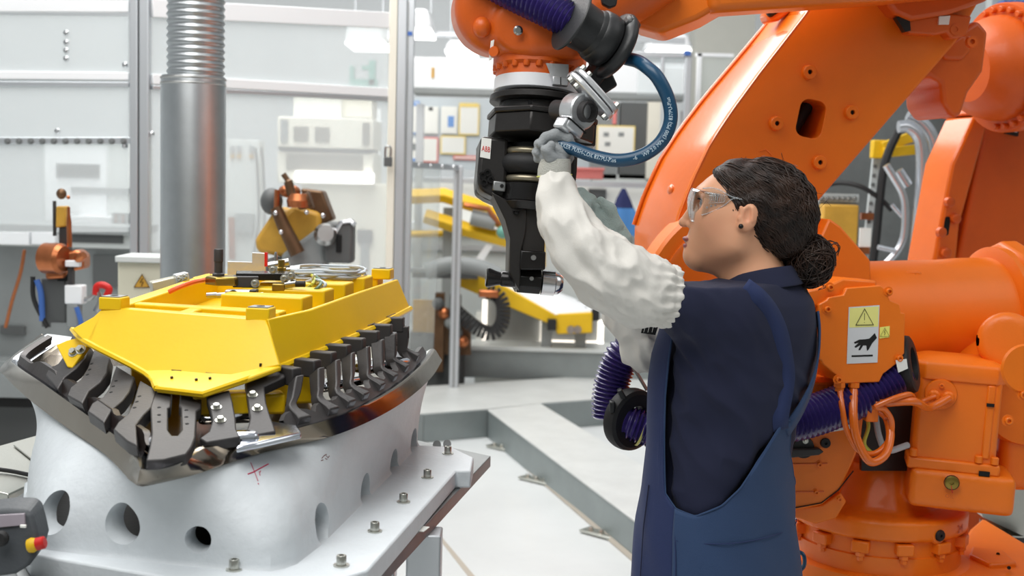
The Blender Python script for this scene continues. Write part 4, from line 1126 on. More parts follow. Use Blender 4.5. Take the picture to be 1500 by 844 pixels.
# ================================================================== second robot behind, right edge
r2 = thing('industrial_robot', (P(1440, 420, 4.3).x, 4.4, 0), 'second orange robot standing behind at the right edge', 'robot')
Y2 = 4.25
la = [(1420, 165), (1392, 232), (1360, 404), (1375, 480), (1480, 500), (1510, 330), (1520, 150), (1470, 140)]
N2 = V((0.30, -1, 0)).normalized(); s0 = P(1430, 300, Y2)
on2 = lambda x, y, d=0.0: PP(x, y, s0, N2) + N2 * d
MB().prism([on2(*p) for p in ((1424, 168), (1446, 172), (1398, 405), (1388, 500), (1500, 500), (1530, 120), (1460, 130))], -N2 * 0.22).build('lower_arm', 'orange_dark', r2, bevel=0.012)
MB().prism([on2(*p, 0.01) for p in ((1424, 170), (1447, 176), (1404, 330), (1396, 420), (1388, 470), (1357, 480), (1362, 400), (1392, 240))], -N2 * 0.16).build('arm_flank', 'orange_gloss', r2, bevel=0.012)
for px, py in ((1386, 296), (1395, 320), (1374, 340), (1381, 370)):
    MB().lathe([(0.018, 0), (0.017, 0.016), (0.014, 0.018), (.0004, .018)], on2(px, py, 0.01), N2, 20).build('boss', 'orange_dark', r2)
MB().prism([on2(x, y, 0.0105) for x, y in rrect(1384, 331, 4, 14, 3.9, R(8))], N2 * 0.001).build('arm_slot', 'hole_black', r2)
MB().prism([on2(x, y, 0.012) for x, y in ((1450, 158), (1472, 156), (1476, 182), (1450, 186))], -N2 * 0.03).build('mount_block', 'orange_dark', r2, bevel=0.006)
pl2 = MB().prism([on2(x, y, 0.012) for x, y in ((1472, 172), (1492, 176), (1488, 200), (1470, 196))], -N2 * 0.01).build('label_plate', 'black_print', r2)
for i in range(3):
    MB().tube([on2(1474, 180 + i * 6, .014), on2(1486, 182 + i * 6, .014)], 0.0012, 4).build('label_line', 'label_grey', pl2)
f0 = P(1466, 100, 4.02); fax = (P(1530, 96, 4.08) - f0).normalized()
MB().lathe([(0.10, -0.13), (0.150, -0.09), (0.168, -0.03), (0.170, 0.0), (0.205, 0.001), (0.208, 0.006), (0.208, 0.05), (0.17, 0.052)], f0, fax, 64).build('elbow_flange', 'orange_dark', r2)
for kx in range(30):
    a = 2 * math.pi * kx / 30; x_, y_, z_ = frame_of(fax)
    d = x_ * math.cos(a) + y_ * math.sin(a)
    if d.y > 0.3: continue
    MB().lathe([(0.010, 0), (0.010, 0.016), (0.008, 0.018)], f0 + d * 0.188 + fax * 0.002, -fax, 8).build('flange_bolt', 'orange_dark', r2)
MB().lathe([(0.165, 0.05), (0.195, 0.075), (0.195, 0.3)], f0, fax, 64).build('elbow_drum', 'orange_dark', r2)
MB().box((P(1440, 450, 4.4).x, 4.4, 0.5), (0.5, 0.5, 1.0)).build('foot', 'orange_dark', r2, bevel=0.03)

# ================================================================== purple corrugated hoses
def corrugated(path, r, pitch, amp, name, label):
    L = 0; P0 = [V(p) for p in path]; d = [0]
    for a, b_ in zip(P0, P0[1:]): d.append(d[-1] + (b_ - a).length)
    n = int(d[-1] / pitch * 6); pts = resample(P0, n)
    rs = [r + amp * math.cos(2 * math.pi * i / 6) for i in range(n)]
    o = MB().tube(pts, rs, 28).build(name, 'purple', angle=80)
    return tag(o, label, 'hose')
corrugated(smooth_path([P(430, -260, 2.95), P(640, -75, 2.66), P(735, -20, 2.60), P(800, 12, 2.555), P(842, 34, 2.53)], 10), 0.034, 0.0112, 0.0040, 'corrugated_hose', 'purple corrugated hose entering the black coupling above the tool')
corrugated(smooth_path([P(945, 500, 2.86), P(915, 518, 2.86), P(899, 552, 2.86), P(893, 585, 2.86), P(893, 612, 2.86)], 10), 0.040, 0.0095, 0.0034, 'corrugated_hose', 'purple corrugated hose hanging into the black ring left of the woman')
corrugated(smooth_path([P(908, 614, 2.80), P(930, 622, 2.79), P(960, 632, 2.79), P(1010, 650, 2.82)], 10), 0.038, 0.0095, 0.0036, 'corrugated_hose', 'purple corrugated hose with a yellow band leaving the black ring')
corrugated(smooth_path([P(1120, 622, 2.92), P(1180, 612, 2.95), P(1240, 590, 2.985), P(1285, 566, 3.005), P(1322, 540, 3.02)], 10), 0.047, 0.0125, 0.0048, 'corrugated_hose', 'thick purple corrugated hose running behind the woman below the connection box')
o = MB().lathe([(0.0415, 0), (0.0418, 0.003), (0.0415, 0.006)], P(938, 627, 2.79), P(960, 635, 2.79) - P(930, 624, 2.79), 32, cap=False).build('hose_band', mat('band_yellow', s2l(214, 208, 110), 0.5)); tag(o, 'thin yellow band round the purple hose beside the black ring', 'hose band')
def ring_clamp(c, axis, r0, r1, w, label):
    t = thing('hose_ring', c, label, 'hose clamp')
    MB().lathe([(r0, -w), (r1 * .86, -w), (r1 * .97, -w * .75), (r1, -w * .3), (r1, w * .3), (r1 * .97, w * .75), (r1 * .86, w), (r0, w), (r0, -w)], c, axis, 48, cap=False).build('ring', 'black_rubber', t, angle=30)
    return t
rc = P(924, 614, 2.80)
rg = ring_clamp(rc, (0.75, -1, -0.12), 0.036, 0.073, 0.020, 'black ring clamp around the purple hoses left of the woman')
for a in (120, 150, 20):
    x_, y_, z_ = frame_of((0.75, -1, -0.12)); d = x_ * math.cos(R(a)) + y_ * math.sin(R(a))
    MB().box(rc + d * 0.072, (0.026, 0.03, 0.012), Matrix.Rotation(R(a - 60), 3, 'Y')).build('latch', 'black_plastic', rg, bevel=0.003)
ring_clamp(P(1330, 534, 3.03), (1, -0.5, 0.25), 0.042, 0.072, 0.016, 'black ring clamp around the purple hose right of the connection box')
o = MB().prism([P(x, y, 2.955) for x, y in ((1312, 528), (1328, 526), (1330, 540), (1316, 546))], (0, 0.002, 0)).build('hose_tag', 'paper'); tag(o, 'small white paper tag on the purple hose at the right ring', 'tag')
# strap under the far sleeve holding the ring
o = MB().bar(P(920, 525, 2.83), P(948, 572, 2.80), 0.010, 0.004).build('hanger_strap', 'steel_dull'); tag(o, 'grey hanger strap above the black ring clamp', 'strap')
cable('pneumatic_tube', [P(1160, 806, 2.9), P(1176, 812, 2.88), P(1178, 828, 2.88), P(1168, 840, 2.9)], 0.005, 'blue_hose', 'small blue tube loop at the robot foot beside the woman')
# ================================================================== roller hemming tool on the wrist
tool = thing('roller_tool', wpt(0.07), 'black roller hemming tool hanging from the robot wrist', 'robot tool')
TF = V((0.10, -1, 0.0)); TF = (TF - tool_ax * TF.dot(tool_ax)).normalized()       # towards the camera, square to the axis
TX = TF.cross(tool_ax).normalized()
if TX.x < 0: TX = -TX
tc0 = PP(782, 300, wc + TF * 0.06, TF)
onT = lambda x, y, d=0.0: PP(x, y, wc, TF) + TF * d           # plane through the tool axis
def tz_of(py):                                                 # distance along the axis at a pixel row
    return (onT(785, py) - wc).dot(tool_ax)
def slab(name, poly, d0, d1, m, parent=tool, bevel=0.003):
    return MB().prism([onT(x, y, d0) for x, y in poly], -TF * (d0 - d1)).build(name, m, parent, bevel=bevel)
def disc(name, y0, y1, r, m, cx=0.0, n=48, r1=None, parent=tool, off=0.0):
    a, b = tz_of(y0), tz_of(y1); c = wc + TX * cx + TF * off
    return MB().lathe([(r * .97, a), (r, a + .002), (r1 or r, b - .002), ((r1 or r) * .97, b)], c, tool_ax, n).build(name, m, parent)
disc('adapter_ring', 135, 146, 0.082, 'black_metal', 0.004)
disc('flange_disc', 146, 156, 0.108, 'black_metal', 0.006)
disc('neck', 156, 172, 0.084, 'black_metal', 0.004)
for a in (200, 250, 290, 320):
    c = wc + TX * (0.006 + 0.078 * math.cos(R(a))) - TF * (0.078 * math.sin(R(a))) + tool_ax * tz_of(158)
    MB().cyl(c, c + tool_ax * (tz_of(171) - tz_of(158)), 0.008, n=14).build('spacer', 'black_gloss', tool)
oct8 = lambda y0, y1, r, cx, m, nm: MB().lathe([(r, tz_of(y0)), (r, tz_of(y1))], wc + TX * cx, tool_ax, 8, a0=R(12)).build(nm, m, tool, bevel=0.003)
oct8(170, 178, 0.122, 0.014, 'black_metal', 'top_plate')
oct8(178, 206, 0.117, 0.014, 'black_metal', 'mount_block')
slab('side_block', [(838, 184), (872, 184), (870, 216), (838, 216)], 0.02, -0.06, 'black_metal')
slab('side_rail', [(838, 179), (873, 179), (872, 187), (838, 187)], 0.03, -0.06, 'clamp')
# back housing with logo plate
slab('housing', [(702, 204), (850, 206), (848, 250), (842, 300), (738, 300), (712, 289), (699, 280), (698, 262), (701, 230)], -0.02, -0.085, 'black_metal', bevel=0.008)
slab('side_cheek', [(702, 204), (742, 208), (740, 262), (736, 296), (720, 292), (703, 284), (697, 274), (697, 256)], 0.045, -0.03, 'black_metal', bevel=0.008)
lp = slab('logo_plate', [(703, 207), (717, 209), (715, 238), (700.5, 235)], 0.0465, 0.0445, 'paper', bevel=0.0)
lettering('logo_lettering', 'ABB', onT(709, 223.5, 0.047), TX * 1 + tool_ax * 0.10, -tool_ax, 0.0165, 'red_print', lp, sx=0.62)
for (x, y) in ((704, 262), (711, 258), (706, 272), (716, 268)):
    MB().lathe([(0.008, 0), (0.008, 0.008), (0.004, 0.008), (0.004, 0.003), (.0004, .003)], onT(x, y, 0.044), TF, 16).build('bolt', 'black_gloss', tool)
slab('latch', [(719, 270), (737, 272), (736, 286), (718, 284)], 0.060, 0.03, 'steel_dull')
MB().cyl(onT(731, 278, 0.0605), onT(731, 278, 0.062), 0.004, n=14).build('latch_hole', 'hole_black', tool)
# air bellows between two silver rings
def ring_at(y, r, w, m, nm, cx=0.004):
    c = wc + TX * cx + tool_ax * tz_of(y) + TF * 0.012
    pts = [c + (TX * math.cos(a) + TF * math.sin(a)) * r for a in np.linspace(0, 2 * math.pi, 48, endpoint=False)]
    return MB().tube(pts, w, 12, closed=True).build(nm, m, tool)
mat('ring_silver', s2l(150, 142, 122), 0.35, 0.8)
ring_at(229, 0.055, 0.0085, 'ring_silver', 'spring_ring', -0.002)
ring_at(247, 0.053, 0.0215, 'black_rubber', 'bellows', -0.002)
ring_at(269, 0.053, 0.0085, 'ring_silver', 'spring_ring', -0.002)
disc('bellows_core', 215, 290, 0.046, 'black_rubber', 0.0, off=0.012)
disc('lower_cylinder', 276, 302, 0.058, 'black_gloss', -0.006, off=0.02)
disc('lower_collar', 302, 313, 0.060, 'black_metal', -0.006, r1=0.052, off=0.02)
MB().hexbolt(onT(752, 314, 0.06), tool_ax, 0.006, 0.005).build('bolt', 'black_gloss', tool)
# arm down to the rollers
slab('arm_side', [(716, 285), (738, 297), (768, 312), (766, 345), (760, 368), (757, 428), (742, 402), (743, 352), (736, 326)], 0.055, -0.03, 'black_metal')
slab('arm_web', [(764, 308), (800, 306), (794, 350), (793, 374), (760, 374), (760, 350)], 0.05, -0.03, 'black_metal')
slab('arm_front', [(758, 370), (794, 372), (793, 398), (757, 398)], 0.062, -0.03, 'black_gloss')
MB().lathe([(0.0055, 0), (0.0055, 0.003), (.0004, .003)], onT(776, 381, 0.062), TF, 14).build('bolt', 'steel_dull', tool)
# roller head
hx = PP(775, 412, wc + TF * 0.015, TF)
mb = MB(); ra = TX
mb.lathe([(0.0275, -0.026), (0.0275, 0.024)], hx, ra, 8, a0=R(22.5)); mb.build('roller_head', 'black_gloss', tool, bevel=0.002)
MB().lathe([(0.0045, 0), (0.0045, 0.003), (.0004, .003)], onT(775, 410, 0.042), TF, 12).build('bolt', 'steel_dull', tool)
mb = MB(); mb.lathe([(0.024, 0.026), (0.027, 0.027), (0.027, 0.054), (0.024, 0.056), (0.023, 0.064), (0.016, 0.072)], hx, ra, 40); mb.build('chrome_roller', 'steel_bright', tool)
mb = MB(); mb.lathe([(0.015, -0.026), (0.0165, -0.03), (0.0165, -0.058), (0.014, -0.062), (0.0155, -0.070), (0.021, -0.086), (0.021, -0.090), (0.018, -0.093), (0.005, -0.093), (0.005, -0.088), (.0005, -0.088)], hx, ra, 36); mb.build('guide_roller', 'black_gloss', tool)
for px in (752, 757):
    pass
# sensor bracket above the clamp
sb = thing('sensor_mount', onT(805, 130, 0.11), 'small perforated silver sensor bracket in front of the white wrist ring', 'bracket')
MB().prism([onT(x, y, 0.105) for x, y in ((790, 109), (822, 111), (822, 130), (799, 131))], -TF * 0.004).build('plate', 'alu_cast', sb)
MB().prism([onT(x, y, 0.112) for x, y in ((799, 128), (822, 130), (821, 142), (799, 140))], -TF * 0.016).build('sensor', 'alu_cast', sb, bevel=0.002)
MB().tube([onT(810, 130, .113), onT(810, 141, .113)], 0.001, 4).build('gap_line', 'black_print', sb)

# ================================================================== silver tube clamp
tcmp = thing('tube_clamp', P(850, 170, 2.50), 'silver cast tube clamp holding a dark pipe stub beside the tool', 'clamp')
YK = 2.50
kax = V((0.62, -0.76, -0.06)).normalized()
kc = P(848, 163, YK)
MB().lathe([(0.021, -0.07), (0.0215, 0.034), (0.017, 0.034), (0.017, -0.065), (0.0005, -0.065)], kc, kax, 36).build('pipe_stub', 'clamp', tcmp)
MB().lathe([(0.023, -0.021), (0.035, -0.021), (0.0365, -0.018), (0.0365, 0.014), (0.034, 0.017), (0.0225, 0.017)], kc, kax, 40).build('clamp_ring', 'alu_cast', tcmp)
KX = V((0.72, 0, -0.69)); KX = (KX - kax * KX.dot(kax)).normalized(); KY = kax.cross(KX).normalized()
if KY.z < 0: KY = -KY
rotk = Matrix((KX, KY, kax)).transposed()
dn = (P(830, 185, YK) - kc).normalized(); dn = (dn - kax * dn.dot(kax)).normalized()
rk2 = Matrix((kax.cross(dn).normalized(), dn, kax)).transposed()
MB().box(kc + dn * 0.036, (0.050, 0.030, 0.034), rk2).build('clamp_jaw', 'alu_cast', tcmp, bevel=0.005)
MB().box(kc + dn * 0.033, (0.056, 0.003, 0.036), rk2).build('jaw_gap', 'hole_black', tcmp)
MB().box(kc + dn * 0.052 - KX * 0.02, (0.026, 0.024, 0.03), rk2).build('clamp_foot', 'alu_cast', tcmp, bevel=0.004)
# flange pair with bolts, seen as a slanted stack
fa = V((0.62, 0.10, 0.60)).normalized()      # flange normal: up right, towards the coupling
fc_ = P(868, 137, YK)
def plate(name, off, th, m, sx, sy):
    x_, y_, z_ = frame_of(fa, (0, 1, 0)); rot = Matrix((x_, y_, z_)).transposed()
    ring = []
    for kk in range(24):
        a = 2 * math.pi * kk / 24; cx_, cy_ = math.cos(a), math.sin(a)
        ex = math.copysign(abs(cx_) ** 0.6, cx_) * sx; ey = math.copysign(abs(cy_) ** 0.6, cy_) * sy
        ring.append(fc_ + rot @ V((ex, ey, off)))
    return MB().prism(ring, fa * th).build(name, m, tcmp, bevel=0.003)
x_, y_, z_ = frame_of(fa, (0, 1, 0))
if (x_.x) < 0: x_ = -x_
plate('flange', -0.014, 0.012, 'alu_cast', 0.062, 0.038)
plate('flange', 0.001, 0.012, 'alu_cast', 0.060, 0.036)
for s in (-0.050, -0.033, 0.050):
    for yy in (-0.026,):
        p = fc_ + x_ * s + (y_ if y_.y < 0 else -y_) * 0.018
        MB().hexbolt(p + fa * 0.011, fa, 0.0062, 0.009).build('bolt', 'zinc', tcmp)
        if abs(s) > 0.02: MB().hexbolt(p - fa * 0.012, -fa, 0.0062, 0.009).build('nut', 'zinc', tcmp)
MB().bar(kc.lerp(fc_, 0.62), fc_, 0.035, 0.04).build('neck', 'alu_cast', tcmp, bevel=0.008)

# ================================================================== black hose coupling
cp = thing('hose_coupling', P(895, 70, 2.52), 'black plastic hose coupling with latch ring at the end of the purple hose', 'coupling')
ca = (P(924, 82, 2.555) - P(838, 30, 2.50)).normalized(); co = P(838, 30, 2.50)
Lc = lambda px, py: (P(px, py, 2.5) - co).dot(ca)
MB().lathe([(0.036, -0.005), (0.064, -0.005), (0.066, -0.003), (0.066, 0.0), (0.052, 0.003), (0.050, 0.010), (0.047, 0.045), (0.049, 0.048), (0.051, 0.056)], co, ca, 48).build('sleeve', 'black_plastic', cp, angle=30)
MB().lathe([(0.046, 0.052), (0.054, 0.058), (0.056, 0.075), (0.054, 0.092), (0.045, 0.098)], co, ca, 48).build('collar', 'black_plastic', cp, angle=50)
MB().lathe([(0.05, 0.096), (0.062, 0.097), (0.070, 0.101), (0.073, 0.108), (0.070, 0.116), (0.062, 0.121), (0.045, 0.122), (0.0005, 0.119)], co, ca, 48, cap=False).build('latch_ring', 'black_plastic', cp, angle=60)
x_, y_, z_ = frame_of(ca)
up_ = (V((0.35, -0.5, 1.0))); up_ = (up_ - ca * up_.dot(ca)).normalized(); sd = ca.cross(up_)
rotc = Matrix((sd, up_, ca)).transposed()
MB().box(co + ca * 0.109 - up_ * 0.062, (0.052, 0.046, 0.030), rotc).build('latch_block', 'black_plastic', cp, bevel=0.006)
MB().box(co + ca * 0.109 + up_ * 0.058, (0.036, 0.024, 0.030), rotc).build('latch_block', 'black_plastic', cp, bevel=0.008)
MB().box(co + ca * 0.116 + up_ * 0.060, (0.012, 0.012, 0.020), rotc).build('latch_pin', 'steel', cp, bevel=0.002)
MB().tube([co + ca * 0.126 - up_ * 0.045 - sd * 0.02, co + ca * 0.126 - up_ * 0.045 + sd * 0.02], 0.0012, 6).build('spring_pin', 'brass', cp)
MB().lathe([(0.006, 0), (0.005, 0.006), (.0004, .007)], P(834, 59, 2.475), TF, 12).build('screw', 'steel', cp)
MB().prism([P(x, y, 2.56) for x, y in ((862, 85), (890, 92), (905, 125), (885, 138), (868, 118))], (0, 0.03, 0)).build('hanger', 'black_plastic', cp, bevel=0.004)
MB().prism([P(x, y, 2.60) for x, y in ((880, -4), (905, -4), (903, 8), (893, 12), (882, 6))], (0, 0.02, 0)).build('cap', 'black_plastic', cp, bevel=0.003)

# ================================================================== blue air hose with its printing
hz = [P(918, 86, 2.54), P(934, 90, 2.50), P(948, 99, 2.465), P(964, 115, 2.45), (P(979, 146, 2.45)), P(982, 178, 2.45), P(968, 208, 2.45), P(940, 228, 2.45), P(905, 235, 2.455), P(870, 229, 2.465), P(840, 218, 2.475), P(812, 210, 2.49), P(796, 210, 2.51)]
hp = resample(smooth_path(hz, 12), 160)
hr = 0.0138
hose = thing('air_hose', P(900, 235, 2.455), 'dark blue air hose with white printing held in the gloved hand', 'hose')
MB().tube(hp, hr, 20).build('tube', 'blue_hose', hose)
def print_on(path, r, txt, s0, size, sx=1.0):
    """lettering wrapped on the hose, reading from the hand along the hose"""
    d = [0]
    for a, b in zip(path, path[1:]): d.append(d[-1] + (b - a).length)
    vs, fs = text_mesh(txt, size, 0.0)
    ymid = size * 0.33
    out = []
    for v in vs:
        s = s0 + v.x * sx
        j = min(max(int(np.searchsorted(d, s)), 1), len(path) - 1)
        t = (s - d[j - 1]) / (d[j] - d[j - 1]); c = path[j - 1].lerp(path[j], t)
        T = (path[j] - path[j - 1]).normalized()
        cm = (CAM - c); cm = (cm - T * cm.dot(T)).normalized(); up = cm.cross(T)
        a = (v.y - ymid) / r
        out.append(c + (cm * math.cos(a) + up * math.sin(a)) * (r + 0.0003))
    b = MB(); b.add(out, fs); return b.build('printing', 'white_print', hose, flat=True)
rp = hp[::-1]
print_on(rp, hr, 'PARKER PUSH-LOK 837PU-Plus', 0.036, 0.0118, 0.80)
print_on(rp, hr, '-6', 0.195, 0.0105)
print_on(rp, hr, 'WP 2.0 MPa (300 PSI) 837PU-Plus', 0.214, 0.0105, 0.95)
# ================================================================== the woman in overalls
mat('navy_shirt', s2l(25, 30, 57), 0.85, bump=(900, 0.15), var=(6, 0.10), sheen=0.04)
mat('navy_overall', s2l(31, 45, 87), 0.8, bump=(700, 0.2), var=(5, 0.10), sheen=0.05)
mat('blue_overall', s2l(43, 66, 102), 0.8, bump=(700, 0.2), var=(5, 0.10), sheen=0.05)
mat('sleeve_cloth', s2l(224, 221, 214), 0.85, bump=(500, 0.12), var=(8, 0.05))
mat('glove_grey', s2l(150, 154, 156), 0.75, bump=(260, 0.25), var=(12, 0.12))
mat('glove_knit', s2l(188, 206, 202), 0.9, bump=(420, 0.6))
mat('knit_cuff', s2l(200, 200, 192), 0.95, bump=(500, 0.7))
mat('cuff_line', s2l(206, 212, 110), 0.8)
mat('hair_base', s2l(34, 25, 22), 0.5, bump=(300, 0.3))
mat('clear_plastic', (1, 1, 1), 0.03, trans=0.0)

YP_ = 2.62
TH_ = R(48)
F_ = V((-math.cos(TH_), math.sin(TH_), 0)); L_ = V((-math.sin(TH_), -math.cos(TH_), 0))
RING = [(380, 1090, 1140, 2.62), (400, 1070, 1156, 2.62), (418, 1054, 1170, 2.62), (440, 1018, 1187, 2.62), (470, 985, 1194, 2.62), (520, 970, 1194, 2.62), (560, 964, 1187, 2.62), (600, 962, 1174, 2.62), (650, 959, 1157, 2.62), (700, 952, 1152, 2.62), (760, 944, 1153, 2.62), (844, 938, 1162, 2.62), (950, 936, 1166, 2.62)]
RZ, RC, RB = [], [], []
for (py, l, r, Y) in RING:
    a, b = P(l, py, Y), P(r, py, Y); RZ.append(((a + b) / 2).z); RC.append((a.x + b.x) / 2); RB.append((b.x - a.x) / 2 / 1.145)
RZ, RC, RB = [np.array(x[::-1]) for x in (RZ, RC, RB)]
def torso_ring(z): return np.interp(z, RZ, RC), np.interp(z, RZ, RB)
def d_torso(p, grow=0.0):
    c, b = torso_ring(p[:, 2]); b = b + grow; a = b * 1.25
    qx = p[:, 0] - c; qy = p[:, 1] - YP_
    f = qx * F_.x + qy * F_.y; l = qx * L_.x + qy * L_.y
    # superellipse, a little squarer than an oval
    k = (np.abs(f / b) ** 2.3 + np.abs(l / a) ** 2.3) ** (1 / 2.3)
    return (k - 1) * b * 0.9
def T_(theta, z, off=0.0):
    c, b = torso_ring(np.array([z])); c = c[0]; b = b[0] + off; a = b * 1.25
    ct, st = math.cos(theta), math.sin(theta)
    k = (abs(ct) ** 2.3 + abs(st) ** 2.3) ** (-1 / 2.3)
    return V((c, YP_, z)) + F_ * (b * ct * k) + L_ * (a * st * k)
def zpix(py): return P(1070, py, YP_).z

# arm joints
Sn, Cn = P(1066, 452, 2.50), P(984, 434, 2.465)
En, Fn, Wn = P(866, 400, 2.43), P(822, 320, 2.45), P(813, 252, 2.475)
Sf = P(1040, 460, 2.76); Ef = P(946, 503, 2.72); Ff = P(905, 420, 2.70); Wf = P(898, 345, 2.66)
adir = np.array((Cn - Sn).normalized()); cn = np.array(Cn)

def wob(p, fx, fy, fz, ph): return np.sin(p[:, 0] * fx + p[:, 1] * fy + p[:, 2] * fz + ph)
def ridge(x): return 1 - 2 * np.abs(((x / math.pi) % 2) - 1)
ZB_D = [0, 40, 72, 78, 84, 92, 104, 120, 138, 150, 165, 176, 184, 195, 210, 240, 276, 282, 288, 320, 360]
ZB_Y = [470, 470, 476, 500, 640, 704, 722, 728, 712, 690, 645, 600, 600, 645, 690, 724, 722, 640, 476, 470, 470]
def shirt_sdf(p):
    d = d_torso(p)
    qx = p[:, 0] - torso_ring(p[:, 2])[0]; qy = p[:, 1] - YP_
    th = np.degrees(np.arctan2((qx * L_.x + qy * L_.y) / 1.25, qx * F_.x + qy * F_.y)) % 360
    tuck = np.clip((np.interp(th, ZB_D, [zpix(y) for y in ZB_Y]) - p[:, 2]) / 0.03, 0, 1)
    d = d + 0.014 * tuck * (p[:, 2] < zpix(480))          # tucked in under the overalls
    arm = d_chain(p, [P(1110, 455, 2.60), Sn, P(1020, 442, 2.48), P(970, 431, 2.46)], [0.075, 0.074, 0.066, 0.063], 0.03)
    far = d_chain(p, [P(1100, 455, 2.66), Sf, P(985, 480, 2.74)], [0.07, 0.066, 0.058], 0.03)
    d = smin(d, arm, 0.07); d = smin(d, far, 0.06)
    d = np.maximum(d, p[:, 2] - P(1110, 411, 2.62).z)
    # folds fanning from the armpit and draping down the back
    # sleeve hem: cut square to the arm, torso side kept
    cutv = (p - cn) @ adir - 0.004
    near_arm = (p[:, 1] < 2.60) & (p[:, 2] > zpix(490))
    d = np.where(near_arm, np.maximum(d, cutv), d)
    return np.maximum(d, zpix(800) - p[:, 2])

# ---------------- head
yawh = R(7)
HF = V((-math.cos(yawh), math.sin(yawh), 0)); HL = V((-math.sin(yawh), -math.cos(yawh), 0))
HC = P(1100, 310, 2.62)
M = lambda x, y, l=0.0: PP(x, y, HC, HL) + HL * l
tilt = R(13)
HU = (V((0, 0, 1)) * math.cos(tilt) - HF * math.sin(tilt)).normalized()      # head up, leaning back
HFt = (HF * math.cos(tilt) + V((0, 0, 1)) * math.sin(tilt)).normalized()
HR = np.array([list(HFt), list(HL), list(HU)]).T                              # columns: forward, lateral, up
CR = M(1110, 306)
def head_sdf(p):
    E = lambda c, r: d_ell(p, c, r, HR)
    d = E(CR, (0.106, 0.075, 0.095))
    d = smin(d, E(M(1058, 312), (0.058, 0.060, 0.082)), 0.05)                 # face mass
    d = smin(d, E(M(1040, 300), (0.028, 0.055, 0.045)), 0.03)
    for s in (-1, 1):
        d = smin(d, d_cone(p, M(1022, 374, 0.012 * s), M(1074, 356, 0.052 * s), 0.019, 0.020), 0.035)   # jaw
        d = smin(d, d_cone(p, M(1074, 356, 0.052 * s), M(1088, 322, 0.060 * s), 0.020, 0.016), 0.03)
        d = smin(d, E(M(1050, 332, 0.037 * s), (0.034, 0.024, 0.034)), 0.04)  # cheek
    d = smin(d, E(M(1026, 352), (0.024, 0.034, 0.034)), 0.03)                 # muzzle
    d = smin(d, E(M(1018, 378), (0.019, 0.020, 0.015)), 0.022)                # chin
    d = smin(d, d_cone(p, M(1030, 382), M(1062, 388), 0.016, 0.03), 0.03)     # under jaw
    d = smin(d, E(M(1070, 372), (0.040, 0.050, 0.030)), 0.04)
    d = smin(d, d_cone(p, M(1100, 345), M(1106, 420), 0.054, 0.062), 0.03)    # neck
    for s in (-1, 1):
        d = smax(d, -E(M(1020, 297, 0.031 * s), (0.020, 0.018, 0.011)), 0.014)
        d = smin(d, E(M(1034, 298, 0.031 * s), (0.014, 0.0135, 0.012)), 0.004)  # lids over the eye
    d = smin(d, E(M(1029, 282), (0.012, 0.040, 0.008)), 0.018)                # brow
    d = smin(d, d_cone(p, M(1021, 294), M(1002.5, 323), 0.007, 0.0088), 0.012)  # nose
    d = smin(d, E(M(1001.5, 327), (0.0110, 0.0105, 0.0085)), 0.006)
    for s in (-1, 1):
        d = smin(d, E(M(1012, 330, 0.0105 * s), (0.0085, 0.0060, 0.0065)), 0.006)
        d = smax(d, -E(M(1008, 335.5, 0.0065 * s), (0.0050, 0.0030, 0.0026)), 0.003)
    d = smin(d, E(M(1007, 350.5), (0.0112, 0.0205, 0.0058)), 0.005)           # lips
    d = smin(d, E(M(1008.2, 360.3), (0.0112, 0.0185, 0.0068)), 0.005)
    d = smax(d, -E(M(1000, 355.4), (0.0085, 0.0240, 0.0008)), 0.002)
    d = smin(d, E(M(1112, 430), (0.05, 0.07, 0.06)), 0.05)
    # near ear and far ear
    for s in (-1, 1):
        ec = M(1093, 317, 0.0845 * s)
        el = d_ell(p, ec, (0.0185, 0.0075, 0.0300), HR)
        el = smax(el, -d_ell(p, M(1091, 313, 0.0935 * s), (0.0105, 0.0085, 0.0170), HR), 0.003)
        el = smin(el, d_cone(p, M(1082, 303, 0.0845 * s), M(1084, 320, 0.0855 * s), 0.0040, 0.0035), 0.004)
        el = smin(el, d_cone(p, M(1098, 304, 0.0885 * s), M(1098, 322, 0.0895 * s), 0.0030, 0.0030), 0.004)
        el = smin(el, E(M(1083, 329, 0.0845 * s), (0.0085, 0.0055, 0.0090)), 0.008)
        el = smin(el, E(M(1080, 318, 0.0865 * s), (0.0040, 0.0035, 0.0060)), 0.004)
        d = smin(d, el, 0.008)
    return d
v, q = sdf_mesh(head_sdf, V(M(985, 450)) + V((-0.02, -0.14, 0)), V(M(1200, 222)) + V((0.02, 0.14, 0)), 0.0021)
hc_ = V(((v.max(0) + v.min(0)) / 2).tolist())
me = bpy.data.meshes.new('person')
me.from_pydata((v - np.array(hc_)).tolist(), [], q.tolist())
me.polygons.foreach_set('use_smooth', [True] * len(me.polygons))
# skin tone, lips and blush as painted colour
lipd = np.minimum(d_ell(v, M(1007, 350.5), (0.0140, 0.0225, 0.0066), HR), d_ell(v, M(1008.2, 360.3), (0.0140, 0.0205, 0.0074), HR))
wl = np.clip(1 - lipd / 0.0012, 0, 1)[:, None]
bl = np.exp(-(np.linalg.norm(v - np.array(M(1046, 330, 0.05)), axis=1) / 0.03) ** 2)[:, None] * 0.35
er = np.exp(-(np.linalg.norm(v - np.array(M(1093, 318, 0.078)), axis=1) / 0.028) ** 2)[:, None] * 0.35
bro = np.zeros(len(v))
skin = np.array(s2l(228, 170, 134)); lip = np.array(s2l(150, 84, 82)); blush = np.array(s2l(206, 128, 104))
colr = skin * (1 - wl) + lip * wl
colr = colr * (1 - bl) + blush * bl; colr = colr * (1 - er) + blush * er
at = me.color_attributes.new('skin_tone', 'FLOAT_COLOR', 'POINT')
at.data.foreach_set('color', np.concatenate([colr, np.ones((len(v), 1))], 1).astype(np.float32).ravel())
